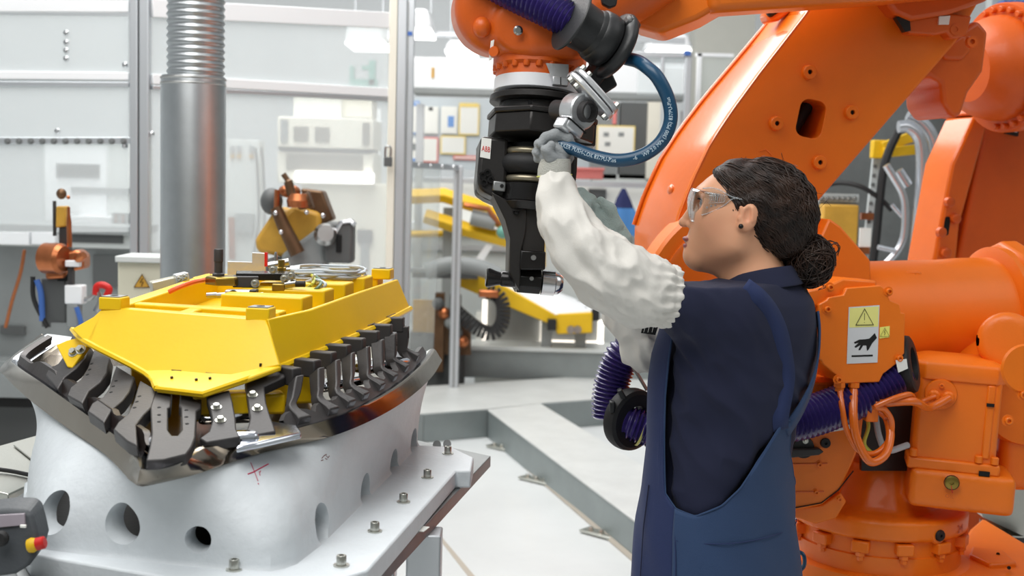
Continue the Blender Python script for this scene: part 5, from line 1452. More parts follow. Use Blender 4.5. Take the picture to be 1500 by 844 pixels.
sm = mat('skin', s2l(214, 166, 136), 0.48, bump=(600, 0.05), sss=0.12, spec=0.4)
ca_ = sm.node_tree.nodes.new('ShaderNodeVertexColor'); ca_.layer_name = 'skin_tone'
sm.node_tree.links.new(ca_.outputs['Color'], sm.node_tree.nodes['Principled BSDF'].inputs['Base Color'])
me.materials.append(sm)
person = bpy.data.objects.new('person', me); put(person, None, hc_)
md = person.modifiers.new('relax', 'SMOOTH'); md.iterations = 2; md.factor = 0.5
tag(person, 'woman in navy overalls, white sleeves and safety glasses reaching up to the tool', 'person')

# eye, brow, lashes
ec = M(1033, 298, 0.031)
mat('eye_white', s2l(226, 222, 216), 0.2); mat('iris', s2l(52, 36, 28), 0.2)
ey = MB().ball(ec, 0.0120, 20, 14).build('eye', 'eye_white', person)
MB().ball(ec + HFt * 0.0062 + HL * 0.003, 0.0070, 16, 10).build('iris', 'iris', ey)
MB().tube(smooth_path([M(1022, 291, 0.030), M(1024, 291, 0.040), M(1033, 296, 0.047)], 6), [0.0018] * 12 + [0.0012], 6).build('eyelash', 'hair_base', person)
MB().tube(smooth_path([M(1018, 284, 0.014), M(1020, 281, 0.026), M(1027, 281, 0.038), M(1037, 286, 0.050)], 6), [0.0030] * 12 + [0.0024] * 6 + [0.0010], 6).build('eyebrow', 'hair_base', person)
# ear stud
MB().ball(M(1081.5, 329.5, 0.0915), 0.0052, 18, 12).build('ear_stud', 'black_gloss', person)

# ---------------- hair
nthair = mat('hair', s2l(62, 43, 33), 0.30, spec=0.45, var=(18, 0.35, s2l(27, 19, 16)))
def cap_sdf(p):
    E = lambda c, r: d_ell(p, c, r, HR)
    d = E(M(1116, 305), (0.114, 0.084, 0.104))
    d = smin(d, E(M(1148, 338), (0.056, 0.062, 0.068)), 0.03)
    d = smin(d, E(M(1074, 264, 0.0), (0.046, 0.064, 0.038)), 0.03)
    # open at the face, ear and neck
    fa_, fb_ = np.array(M(1040, 246)), np.array(M(1074, 326))
    t = fb_ - fa_; nrm = np.cross(t, np.array(HL)); nrm /= np.linalg.norm(nrm)
    s1 = (p - fa_) @ nrm
    if (np.array(CR) - fa_) @ nrm > 0: s1 = -s1
    d = smax(d, s1, 0.012)
    na, nb = np.array(M(1074, 318)), np.array(M(1150, 392)); t = nb - na; n2 = np.cross(t, np.array(HL)); n2 /= np.linalg.norm(n2)
    s2 = (p - na) @ n2
    if (np.array(CR) - na) @ n2 > 0: s2 = -s2
    d = smax(d, s2, 0.012)
    d = smax(d, -d_ell(p, M(1089, 324, 0.09), (0.019, 0.05, 0.026), HR), 0.006)
    d = smax(d, -d_ell(p, M(1089, 322, -0.09), (0.017, 0.05, 0.022), HR), 0.006)
    w = np.sin((p @ np.array(HU)) * 150 + (p @ np.array(HFt)) * 70 + 2 * np.sin((p @ np.array(HFt)) * 60)) * 0.0022
    return d + w
hair = sdf_obj('hair', cap_sdf, V(M(1030, 440)) + V((-.02, -.13, 0)), V(M(1215, 215)) + V((.02, .13, 0)), 0.0034, 'hair_base', person)
HM = np.array(HR)
rng = np.random.RandomState(3)
def to_world(c, dl): return V(c) + HFt * dl[0] + HL * dl[1] + HU * dl[2]
strands = MB()
cc_ = M(1116, 305); semi = np.array([0.116, 0.086, 0.106])
bunL = np.array([-0.78, 0.0, -0.62]); bunL /= np.linalg.norm(bunL)
def slerp(a, b, t):
    w = math.acos(max(-1, min(1, float(a @ b)))); 
    if w < 1e-4: return a
    return (a * math.sin((1 - t) * w) + b * math.sin(t * w)) / math.sin(w)
cnt = 0; SD, SO, SR = [], [], []
while cnt < 1500:
    # starts along the hairline and parting: forehead, temple, top
    u = rng.rand()
    if u < 0.5:   # front hairline
        ang = rng.uniform(-1.25, 1.25); el = rng.uniform(0.25, 0.62)
        s = np.array([math.cos(ang) * math.cos(el), math.sin(ang) * math.cos(el), math.sin(el)])
        s[0] = abs(s[0]) * 0.9 + 0.12
    elif u < 0.8:  # top
        s = np.array([rng.uniform(-0.2, 0.7), rng.uniform(-0.75, 0.75), 0.75])
    else:          # side above and behind the ear
        s = np.array([rng.uniform(-0.3, 0.45), rng.choice([-1, 1]) * 1.0, rng.uniform(-0.05, 0.5)])
    s /= np.linalg.norm(s)
    pix = PIX(to_world(cc_, s * semi))
    if s[1] > 0 and pix[0] < 1040 + (pix[1] - 246) * 0.45 - 4: continue
    e = bunL + np.array([rng.uniform(-.15, .2), rng.uniform(-.35, .35) + 0.35 * s[1], rng.uniform(-.2, .28)]); e /= np.linalg.norm(e)
    lay = rng.uniform(0.985, 1.035); ph = rng.uniform(0, 6.28); fr = rng.uniform(2.2, 3.4); am = rng.uniform(0.03, 0.085)
    n = 20; tend = rng.uniform(0.75, 1.0)
    axis = np.cross(s, e); axis /= (np.linalg.norm(axis) + 1e-9)
    for i in range(n):
        t = i / (n - 1) * tend
        dl = slerp(s, e, t) + axis * (am * math.sin(ph * 0.25 + fr * 6.28 * t + s[0] * 3) * min(1, t * 4)) + axis * 0.10 * math.sin(math.pi * t) * np.sign(s[1])
        SD.append(dl / np.linalg.norm(dl)); SO.append((lay - 1.0) * 0.09 + 0.0022 * math.sin(fr * 6.28 * t + ph) * min(1, t * 3) - 0.004 * max(0, 1 - t * 7))
        SR.append(0.0015 * (0.45 + 0.55 * math.sin(math.pi * min(1, 0.12 + t * 0.85))))
    cnt += 1
SD = np.array(SD) @ HM.T; cc0 = np.array(cc_); rlo = np.full(len(SD), 0.02); rhi = np.full(len(SD), 0.16)
for _i in range(16):
    mid_ = (rlo + rhi) / 2; ins_ = cap_sdf(cc0 + SD * mid_[:, None]) < 0
    rlo = np.where(ins_, mid_, rlo); rhi = np.where(ins_, rhi, mid_)
SP = cc0 + SD * (rlo + np.array(SO))[:, None]
for i in range(0, len(SP), 20):
    strands.tube([V(x.tolist()) for x in SP[i:i + 20]], SR[i:i + 20], 4, cap=False)
# fine flyaway hairs
for i in range(26):
    s = rng.normal(size=3); s[2] = abs(s[2]); s /= np.linalg.norm(s)
    if s[0] > 0.75: continue
    a = to_world(cc_, s * semi * 1.02); t1 = rng.normal(size=3) * 0.012
    b_ = a + V((s * 0.012).tolist()[0:3]) * 0 + to_world((0, 0, 0), s * 0.010) + V(t1.tolist())
    c_ = b_ + V((rng.normal(size=3) * 0.014).tolist())
    strands.tube(smooth_path([a, b_, c_], 4), 0.0004, 3, cap=False)
strands.build('strands', 'hair', hair, angle=180)
# bun: curls wound around a core
bc = M(1186, 383); bs = np.array([0.050, 0.048, 0.054])
bun = MB()
core = MB().ball(bc, tuple((bs * 0.88).tolist()), 24, 16).build('bun_core', 'hair_base', hair)
for i in range(300):
    ax_ = rng.normal(size=3) + np.array([0.0, 1.2, 0.0]); ax_ /= np.linalg.norm(ax_)
    x1 = np.cross(ax_, rng.normal(size=3)); x1 /= np.linalg.norm(x1); y1 = np.cross(ax_, x1)
    h = rng.uniform(-0.75, 0.75); r_ = math.sqrt(1 - h * h); a0 = rng.uniform(0, 6.28); L = rng.uniform(1.5, 3.6); ph = rng.uniform(0, 6.28)
    lay = rng.uniform(0.93, 1.07); path = []; rs = []
    for k_ in range(18):
        a = a0 + L * k_ / 17
        dl = x1 * r_ * math.cos(a) + y1 * r_ * math.sin(a) + ax_ * (h + 0.10 * math.sin(3 * a + ph))
        path.append(to_world(bc, dl * bs * (lay + 0.03 * math.sin(5 * a + ph)))); rs.append(0.0014 * (0.4 + 0.6 * math.sin(math.pi * (k_ + .5) / 18)))
    bun.tube(path, rs, 4, cap=False)
for (pts) in ([(1210, 360), (1222, 356), (1228, 364), (1221, 372), (1216, 366)], [(1205, 356), (1216, 352), (1227, 360), (1226, 374)], [(1200, 410), (1206, 420), (1198, 424)], [(1176, 418), (1180, 428), (1176, 436)], [(1150, 392), (1160, 408), (1172, 420)], [(1078, 345), (1090, 348), (1104, 360), (1118, 372)], [(1082, 352), (1100, 362), (1118, 374)], [(1085, 340), (1102, 350), (1122, 366)]):
    for j in range(4):
        pp_ = [M(x + rng.uniform(-2, 2), y + rng.uniform(-2, 2), (0.055 if x < 1140 else 0.02) + rng.uniform(-.006, .006)) for x, y in pts]
        bun.tube(smooth_path(pp_, 6), 0.0006, 4, cap=False)
bun.build('bun', 'hair', hair, angle=180)

# ---------------- safety glasses
glm = bpy.data.materials.new('glasses_clear'); glm.use_nodes = True
nt = glm.node_tree; nt.nodes.remove(nt.nodes['Principled BSDF'])
tr = nt.nodes.new('ShaderNodeBsdfTransparent'); gs = nt.nodes.new('ShaderNodeBsdfGlossy'); mx = nt.nodes.new('ShaderNodeMixShader'); lw = nt.nodes.new('ShaderNodeLayerWeight')
tr.inputs[0].default_value = (0.93, 0.95, 0.95, 1); gs.inputs['Roughness'].default_value = 0.04; gs.inputs[0].default_value = (1, 1, 1, 1); lw.inputs[0].default_value = 0.35
mr = nt.nodes.new('ShaderNodeMapRange'); mr.inputs[1].default_value = 0; mr.inputs[2].default_value = 1; mr.inputs[3].default_value = 0.08; mr.inputs[4].default_value = 0.75
nt.links.new(lw.outputs['Facing'], mr.inputs[0]); nt.links.new(mr.outputs[0], mx.inputs[0]); nt.links.new(tr.outputs[0], mx.inputs[1]); nt.links.new(gs.outputs[0], mx.inputs[2]); nt.links.new(mx.outputs[0], nt.nodes['Material Output'].inputs[0])
MATS['glasses_clear'] = glm
gl = bpy.data.objects.new('safety_glasses', None); put(gl, person, M(1020, 295))
# wrap lens: curved band in front of the eyes, drawn back at the sides
grid = []
NU, NVv = 28, 10
for i in range(NU):
    u = -1 + 2 * i / (NU - 1)
    lat = 0.066 * math.sin(u * 1.25) / math.sin(1.25)
    back = 0.056 * (1 - math.cos(u * 1.25)) / (1 - math.cos(1.25))
    row = []
    for j in range(NVv):
        w = j / (NVv - 1)                                   # 0 bottom, 1 top
        nose = math.exp(-(u / 0.16) ** 2)
        top = np.array([1014.0, 276.0]); bot_ = np.array([1008.0, 324.0 - 22 * nose - 12 * abs(u) ** 2])
        px_, py_ = bot_ * (1 - w) + top * w
        bulge = math.sin(math.pi * w) * -2.5
        row.append(M(px_ + bulge, py_, 0) + HL * lat - HFt * back)
    grid.append(row)
b = MB(); b.loft(grid, closed=False, cap=False); o = b.build('lens', glm, gl, angle=180)
sd_ = o.modifiers.new('thick', 'SOLIDIFY'); sd_.thickness = 0.0018
edge = [r[0] for r in grid] + [grid[-1][j] for j in range(1, NVv)] + [r[-1] for r in grid[::-1]][1:] + [grid[0][j] for j in range(NVv - 2, 0, -1)]
mat('clear_rim', s2l(226, 232, 236), 0.08, trans=0.75, ior=1.3)
MB().tube(edge, 0.0011, 6, closed=True).build('lens_rim', 'clear_rim', gl)
# side shield with vent slots and temple
sh = [(1032, 276), (1040, 275), (1052, 278), (1062, 285), (1066, 292), (1060, 300), (1048, 306), (1034, 312), (1026, 314)]
off = lambda x: 0.0655 + (x - 1030) * 0.00022
o = MB().prism([M(x, y, off(x)) for x, y in sh], HL * 0.0015).build('side_shield', glm, gl)
MB().tube(smooth_path([M(x, y, off(x) + .0008) for x, y in ((1026, 314), (1034, 312), (1048, 306), (1060, 299), (1068, 292), (1078, 289))], 5), 0.0013, 6).build('shield_rim', 'clear_rim', gl)
MB().tube(smooth_path([M(x, y, off(x) + .0008) for x, y in ((1028, 276), (1040, 275), (1052, 278), (1062, 284), (1070, 288), (1084, 292))], 5), 0.0015, 6).build('temple', 'clear_rim', gl)
for k_ in range(7):
    x = 1041 + k_ * 3.0
    MB().tube([M(x, 283 + k_ * .3, off(x) + .002), M(x - 1.2, 295 - k_ * .2, off(x) + .002)], 0.0010, 5).build('vent_rib', 'clear_rim', gl)
MB().tube([M(1039, 282, off(1039) + .002), M(1062, 286, off(1062) + .002), M(1059, 295, off(1059) + .002), M(1037, 297, off(1037) + .002)], 0.0008, 5, closed=True).build('vent_frame', 'clear_rim', gl)
for x, y in ((1034, 303), (1040, 301), (1046, 300)):
    MB().ball(M(x, y, off(x) + .001), 0.0022, 10, 8).build('vent_dot', 'clear_rim', gl)

# ---------------- shirt
lo = V((P(960, 600, 2.45).x - 0.01, 2.36, zpix(800) - 0.01)); hi = V((P(1205, 600, 2.75).x + 0.02, 2.92, P(1100, 380, 2.6).z + 0.02))
shirt = sdf_obj('shirt', shirt_sdf, lo, hi, 0.0055, 'navy_shirt', person, relax=2, folds=[
    (((14, 0, 14), (0, 10, 0), (5, 0, -5)), 0.011, True, lambda v: np.exp(-((v[:, 2] - zpix(610)) / 0.13) ** 2)),
    (((26, 0, 20), (0, 12, 0), (-6, 0, 8)), 0.009, True, lambda v: np.exp(-(np.linalg.norm(v - np.array(P(1010, 500, 2.48)), axis=1) / 0.12) ** 2)),
    (((9, 0, 0), (0, 9, 0), (0, 0, 9)), 0.007, False, None)])
sv, sq = [V(x.co) + WLOC[shirt.name] for x in shirt.data.vertices], [tuple(x.vertices) for x in shirt.data.polygons]
shirt_bvh = BVHTree.FromPolygons(sv, sq)
def on_shirt(px, py, off=0.0):
    h = shirt_bvh.ray_cast(CAM, ray(px, py).normalized())
    if h[0] is None: return None
    n = h[1] if h[1].dot(ray(px, py)) < 0 else -h[1]
    return h[0] + n * off
# collar: standing, folded band around the neck
cr = []
nc_ = 48
cb = P(1112, 410, 2.62)
for i in range(nc_):
    a = 2 * math.pi * i / nc_
    ca1 = math.cos(a)                                        # +1 at the throat, -1 at the nape
    d = HF * ca1 * 0.074 + HL * math.sin(a) * 0.078
    top = 0.026 - 0.016 * ca1 - 0.008 * ca1 * ca1
    drop = 0.042 + 0.006 * ca1
    o_ = V((d.x, d.y, 0)).normalized()
    cr.append([cb + d * 0.94 + V((0, 0, -0.035)), cb + d * 0.93 + V((0, 0, top)), cb + d * 0.97 + V((0, 0, top + 0.003)), cb + d * 1.03 + V((0, 0, top - 0.001)), cb + d * 1.17 + V((0, 0, top - drop * 0.6)), cb + d * 1.30 + V((0, 0, top - drop))])
cr.append(cr[0])
o = MB().loft(cr, closed=False, cap=False).build('collar', 'navy_shirt', shirt, angle=60)
sd_ = o.modifiers.new('thick', 'SOLIDIFY'); sd_.thickness = 0.003
sb_ = o.modifiers.new('sub', 'SUBSURF'); sb_.levels = 1; sb_.render_levels = 1

# ---------------- overalls
def zb(th):       # top edge of the overalls as a pixel row for each angle round the body
    d = math.degrees(th) % 360
    return interp(d, ZB_D, ZB_Y)
NT, NV2 = 160, 40
zbot = zpix(948)
rings = []
for j in range(NV2 + 1):
    w = j / NV2; row = []
    for i in range(NT):
        th = 2 * math.pi * i / NT
        z = zbot + (zpix(zb(th)) - zbot) * w
        wr = 0.0016 * math.sin(th * 9 + z * 30) * math.exp(-((z - zpix(770)) / 0.1) ** 2) + 0.002 * math.sin(th * 4 + z * 14)
        row.append(T_(th, z, 0.009 + wr + 0.003 * w))
    rings.append(row)
def band(name, i0, i1, j0, j1, m, parent, off=0.0):
    g = [[rings[j][i % NT] for i in range(i0, i1 + 1)] for j in range(j0, j1 + 1)]
    b = MB(); b.loft(g, closed=False, cap=False); o = b.build(name, m, parent, angle=180, recalc=False)
    s = o.modifiers.new('thick', 'SOLIDIFY'); s.thickness = 0.003; s.offset = 1
    return o
A = lambda deg: int(round(deg / 360 * NT))
overalls = band('overalls', A(-104), A(104), 0, NV2, 'navy_overall', person)
band('back_panel', A(104), NT - A(104), 0, NV2, 'blue_overall', overalls)
def on_over(th_deg, py, off=0.014):
    z = zpix(py); return T_(R(th_deg), z, off)
# seams
MB().tube([on_over(d, 764 - 0.03 * (d - 110), 0.015) for d in range(107, 232, 5)], 0.0011, 5).build('seam', 'navy_overall', overalls)
MB().tube([on_over(104 + 3 * math.sin(k_ * .2), y, 0.0145) for k_, y in enumerate(range(722, 940, 12))], 0.0013, 5).build('seam', 'navy_overall', overalls)
MB().tube([on_over(72, y, 0.0145) for y in range(700, 940, 12)], 0.0013, 5).build('seam', 'navy_shirt', overalls)
edge_pts = [T_(2 * math.pi * i / NT, zpix(zb(2 * math.pi * i / NT)), 0.0135) for i in range(A(60), A(235))]
MB().tube(edge_pts, 0.0020, 6).build('hem', 'blue_overall', overalls)
# shoulder straps: ribbons lying on the shirt
def ribbon(name, pts, wdir, w, m):
    pts = resample(smooth_path(pts, 8), 40)
    b = MB(); L1 = []; L2 = []
    for i, p in enumerate(pts):
        T = (pts[min(i + 1, 39)] - pts[max(i - 1, 0)]).normalized()
        n = V(wdir(p)).normalized(); s = T.cross(n).normalized()
        L1.append(p - s * w / 2); L2.append(p + s * w / 2)
    b.loft([L1, L2], closed=False, cap=False); o = b.build(name, m, overalls, angle=180)
    sdm = o.modifiers.new('thick', 'SOLIDIFY'); sdm.thickness = 0.004; sdm.offset = 0
    return o
axis_pt = lambda p: V((p.x - torso_ring(np.array([p.z]))[0][0], p.y - YP_, 0.15 * 0))
near = [on_shirt(x, y, 0.004) for x, y in ((1090, 421), (1110, 436), (1127, 457), (1140, 486), (1147, 520), (1150, 555))]
near = [p for p in near if p is not None] + [on_over(172, 590, 0.013), on_over(176, 612, 0.014)]
ribbon('strap', near, lambda p: (CAM - p) * 0.35 + V((0.3, -0.3, 0.25)), 0.034, 'navy_overall')
farp = [T_(R(215), zpix(452), 0.008), T_(R(213), zpix(480), 0.007), T_(R(209), zpix(520), 0.007), T_(R(202), zpix(558), 0.009), T_(R(192), zpix(590), 0.013), T_(R(182), zpix(615), 0.014)]
ribbon('strap', farp, lambda p: axis_pt(p), 0.034, 'blue_overall')
# trouser legs and shoes (below the picture)
for s in (-1, 1):
    hipc = V((RC[0], YP_, zbot + 0.02)) + L_ * (0.085 * s); foot = V((RC[0] + 0.02, YP_ + 0.02, 0.05)) + L_ * (0.11 * s)
    rr = []
    for k_ in range(7):
        t = k_ / 6; c = hipc.lerp(foot, t); r = 0.105 - 0.035 * t
        rr.append([c + F_ * (r * math.cos(a)) + L_ * (r * math.sin(a)) for a in np.linspace(0, 2 * math.pi, 24, endpoint=False)])
    MB().loft(rr).build('trouser_leg', 'navy_overall', overalls, angle=80)
    b = MB(); c = foot + F_ * 0.06
    b.ball(V((c.x, c.y, 0.045)), (0.075, 0.075, 0.045), 20, 12)
    sh_ = b.build('shoe', 'black_rubber', person)

# ---------------- white protective sleeves
def sleeve_folds(p, a, b, seed):
    a = np.array(a); b = np.array(b); u = (b - a) / np.linalg.norm(b - a)
    q = p - a; t = q @ u; r = q - np.outer(t, u)
    ang = np.arctan2(r[:, 2], r[:, 1])
    return t, ang
def sleeve_sdf(p):
    d = d_chain(p, [P(982, 434, 2.465), P(935, 424, 2.45), P(892, 402, 2.435), P(853, 365, 2.432), P(831, 328, 2.445), P(815, 285, 2.462), P(813, 254, 2.475)], [0.0605, 0.070, 0.067, 0.057, 0.047, 0.037, 0.033], 0.03)
    # crumpled cloth: diagonal folds, stronger at the elbow
    el = np.array(P(850, 400, 2.38)); q = p - el; rr = np.linalg.norm(q, axis=1)
    f = 0.0
    # gathered elastic at the upper end
    t = (p - cn) @ adir
    g = np.exp(-((t - 0.012) / 0.018) ** 2)
    r = p - cn; x1 = r @ np.array(V(adir.tolist()).cross(V((0, 0, 1))).normalized()); a2 = np.arctan2(r[:, 2], x1)
    f += 0.0035 * np.sin(a2 * 20 + 0.8 * np.sin(a2 * 5)) * np.exp(-((t - 0.02) / 0.035) ** 2) + 0.004 * np.exp(-((t - 0.016) / 0.006) ** 2)
    d = d + f
    d = np.maximum(d, -t - 0.002)
    wd_ = np.array((Wn - Fn).normalized()); d = np.maximum(d, (p - np.array(P(813, 256, 2.475))) @ wd_)
    return d
lo = V((P(780, 300, 2.4).x, 2.30, P(900, 495, 2.45).z)); hi = V((P(1008, 300, 2.45).x, 2.58, P(813, 240, 2.45).z))
slv = sdf_obj('sleeve', sleeve_sdf, lo, hi, 0.0034, 'sleeve_cloth', person, relax=1, folds=[
    (((16, 0, 16), (0, 14, 0), (10, 0, -5)), 0.010, True, lambda v: np.exp(-((v[:, 0] - P(880, 0, 2.44).x) / 0.10) ** 2) * np.clip((P(800, 310, 2.44).z - v[:, 2]) / 0.05, 0, 1)),
    (((30, 0, 4), (0, 24, 0), (3, 0, 9)), 0.007, True, lambda v: np.clip((v[:, 2] - P(850, 390, 2.45).z) / 0.06, 0, 1)),
    (((34, 0, 26), (0, 30, 0), (-12, 0, 20)), 0.0045, True, lambda v: np.clip((v[:, 0] - P(850, 0, 2.45).x) / 0.05, 0, 1)),
    (((12, 0, 0), (0, 12, 0), (0, 0, 12)), 0.008, False, None)])
def far_sdf(p):
    d = d_chain(p, [P(1005, 480, 2.76), P(958, 500, 2.73), P(944, 506, 2.72), P(922, 460, 2.71), P(905, 410, 2.69), P(898, 362, 2.67)], [0.055, 0.058, 0.052, 0.050, 0.042, 0.034], 0.025)
    return d
lo = V((P(870, 400, 2.7).x, 2.60, P(950, 575, 2.72).z)); hi = V((P(1020, 300, 2.75).x, 2.86, P(880, 335, 2.7).z))
fs_ = sdf_obj('sleeve', far_sdf, lo, hi, 0.0045, 'sleeve_cloth', person, relax=1, folds=[
    (((24, 0, 14), (0, 18, 0), (-8, 0, 14)), 0.008, True, None), (((14, 0, 0), (0, 14, 0), (0, 0, 14)), 0.006, False, None)])
MB().prism([P(x, y, 2.655) for x, y in ((942, 477), (964, 479), (960, 491), (939, 488))], (0, 0.003, 0)).build('size_label', 'black_print', fs_)
for k_ in range(3):
    MB().tube([P(945 + k_ * 6, 479, 2.654), P(943 + k_ * 6, 487, 2.654)], 0.0005, 4).build('label_stripe', 'paper', fs_)

# ---------------- gloves
gn = 2.485
def glove_sdf(p):
    G = lambda x, y, dy=0.0: P(x, y, gn + dy)
    d = d_ell(p, G(812, 226, 0.006), (0.030, 0.022, 0.027))
    d = smin(d, d_cone(p, G(812, 244, 0), G(810, 226, 0.004), 0.027, 0.026), 0.02)
    # fingers wrapping the hose from the far side over to the front, thumb closing from below
    for pts, r0 in ((((840, 218, 0.002), (831, 203, -0.004), (815, 197, -0.010), (800, 201, -0.014), (792, 211, -0.017)), 0.0112),
                    (((836, 224, 0.016), (822, 206, 0.016), (803, 203, 0.008), (790, 212, 0.000), (788, 223, -0.006)), 0.0106),
                    (((834, 230, 0.030), (816, 213, 0.034), (797, 212, 0.026), (787, 222, 0.014), (787, 233, 0.006)), 0.0102),
                    (((832, 236, 0.040), (814, 222, 0.046), (798, 222, 0.040), (789, 231, 0.028)), 0.0094)):
        f = d_chain(p, [G(*q) for q in pts], [r0, r0, r0 * .97, r0 * .92, r0 * .84][:len(pts)], 0.006)
        d = smin(d, f, 0.003)
    th = d_chain(p, [G(822, 238, -0.016), G(808, 231, -0.027), G(801, 221, -0.032), G(807, 213, -0.033)], [0.0135, 0.0118, 0.0108, 0.0088], 0.008)
    d = smin(d, th, 0.004)
    d = d + 0.0008 * np.sin(p[:, 0] * 190 + p[:, 2] * 160 + 2 * np.sin(p[:, 2] * 90))
    return d
lo = V((P(775, 262, 2.45).x, 2.40, P(775, 262, 2.45).z)); hi = V((P(860, 185, 2.5).x, 2.56, P(775, 183, 2.5).z))
gv = sdf_obj('glove', glove_sdf, lo, hi, 0.0021, 'glove_grey', person, relax=1)
kc_ = []
for k_, (x, y, r) in enumerate(((812, 262, 0.0335), (812, 256, 0.034), (812, 250, 0.0335), (813, 244, 0.0325), (814, 238, 0.031), (814, 233, 0.030))):
    kc_.append((P(x, y, 2.478), r))
MB().tube([c for c, r in kc_], [r for c, r in kc_], 32, cap=False).build('knit_cuff', 'knit_cuff', gv)
MB().tube([P(812, 257.5, 2.478) + (V((1, 0, 0.0)) * math.cos(a) * 0.0345 + V((0, 1, 0.0)) * math.sin(a) * 0.0345 + V((0, 0, 0.003 * math.cos(a)))) for a in np.linspace(0, 2 * math.pi, 36, endpoint=False)], 0.0016, 6, closed=True).build('cuff_line', 'cuff_line', gv)
def d_far_glove(p):
    G = lambda x, y, dy=0.0: P(x, y, 2.64 + dy)
    d = d_cone(p, G(908, 352), G(884, 318), 0.027, 0.030)
    for k_, (ox, oy) in enumerate(((0, 0), (-7, 5), (-13, 11), (-18, 19))):
        f = d_chain(p, [G(880 + ox * .5, 312 + oy * .6, 0.01 - k_ * .012), G(866 + ox * .5, 292 + oy, 0.004 - k_ * .012), G(852 + ox * .4, 282 + oy, 0.004 - k_ * .010), G(838 + ox * .4, 280 + oy, 0.006 - k_ * .008)], [0.0105, 0.0098, 0.0092, 0.0082], 0.008)
        d = smin(d, f, 0.004)
    t = d_chain(p, [G(904, 330, -0.02), G(894, 306, -0.026), G(880, 294, -0.028)], [0.013, 0.011, 0.009], 0.01)
    return smin(d, t, 0.006)
lo = V((P(820, 370, 2.62).x, 2.56, P(900, 385, 2.62).z)); hi = V((P(940, 300, 2.66).x, 2.72, P(850, 265, 2.62).z))
gf = sdf_obj('glove', d_far_glove, lo, hi, 0.0024, 'glove_knit', person, relax=1)
# ================================================================== walkway and steel kerbs
mat('kerb_steel', s2l(146, 154, 154), 0.45, 0.45, var=(3, 0.15), bump=(30, 0.04))
def checker_mat(name, col, sc=55):
    m = mat(name, col, 0.42, 0.15, var=(4, 0.12))
    nt = m.node_tree; b = nt.nodes['Principled BSDF']
    tc = nt.nodes.new('ShaderNodeTexCoord'); mp = nt.nodes.new('ShaderNodeMapping'); mp.inputs['Rotation'].default_value = (0, 0, 0.6)
    w = nt.nodes.new('ShaderNodeTexVoronoi'); w.inputs['Scale'].default_value = sc; w.inputs['Randomness'].default_value = 0.0
    nt.links.new(tc.outputs['Object'], mp.inputs[0]); nt.links.new(mp.outputs[0], w.inputs['Vector'])
    bp = nt.nodes.new('ShaderNodeBump'); bp.inputs['Strength'].default_value = 0.35; bp.inputs['Distance'].default_value = 0.004
    nt.links.new(w.outputs['Distance'], bp.inputs['Height']); nt.links.new(bp.outputs[0], b.inputs['Normal'])
    return m
checker_mat('tread_plate', s2l(208, 210, 208))
KZ = 0.18
wk = thing('walkway', PZ(760, 590, 0.0), 'raised tread plate walkway with grey green steel edge behind the fixture', 'walkway')
wl_ = [PZ(330, 618, KZ), PZ(620, 606, KZ), PZ(714, 599, KZ), PZ(800, 590, KZ), PZ(1500, 540, KZ), PZ(1500, 510, KZ), PZ(620, 566, KZ), PZ(330, 574, KZ)]
MB().prism(wl_, (0, 0, -0.02)).build('tread_plate', 'tread_plate', wk)
e0 = [V((p.x, p.y, KZ - 0.004)) for p in wl_[:5]]
for a, b in zip(e0, e0[1:]):
    d = (b - a).normalized(); n = V((d.y, -d.x, 0)); 
    if n.y > 0: n = -n
    MB().prism([a + n * .01, b + n * .01, b - n * .03, a - n * .03], (0, 0, -(KZ - 0.004))).build('edge_beam', 'kerb_steel', wk, bevel=0.004)
kb = thing('kerb_beam', PZ(830, 690, 0), 'long grey green steel floor beam with tread plate top running toward the woman', 'floor beam')
top = [PZ(714, 600, KZ), PZ(792, 591, KZ), PZ(1010, 724, KZ), PZ(1010, 822, KZ)]
MB().prism(top, (0, 0, -0.012)).build('tread_top', 'tread_plate', kb, bevel=0.003)
MB().prism([p + V((0.006, 0, -0.012)) for p in (top[0], top[1], top[2], top[3])], (0, 0, -(KZ - 0.012))).build('beam', 'kerb_steel', kb)
for (px, py) in ((735, 656), (785, 703), (880, 782)):
    p = PZ(px, py, 0.012)
    f = MB().box(p, (0.20, 0.07, 0.012), Matrix.Rotation(R(-42), 3, 'Z')).build('foot_plate', 'zinc', kb, bevel=0.002)
    for s in (-0.06, 0.0, 0.06):
        MB().hexbolt(p + V((s * 0.74, -s * 0.67, 0.006)), (0, 0, 1), 0.012, 0.012).build('anchor_bolt', 'zinc', f)
MB().tube([PZ(720, 640, 0.004), PZ(960, 846, 0.004)], 0.018, 6).build('drain_strip', 'joint', kb)
struct('trim_1', MB().prism([PZ(640, 786, 0.0), PZ(646, 786, 0.0), PZ(700, 850, 0.0), PZ(690, 850, 0.0)], (0, 0, 0.002)), 'joint')

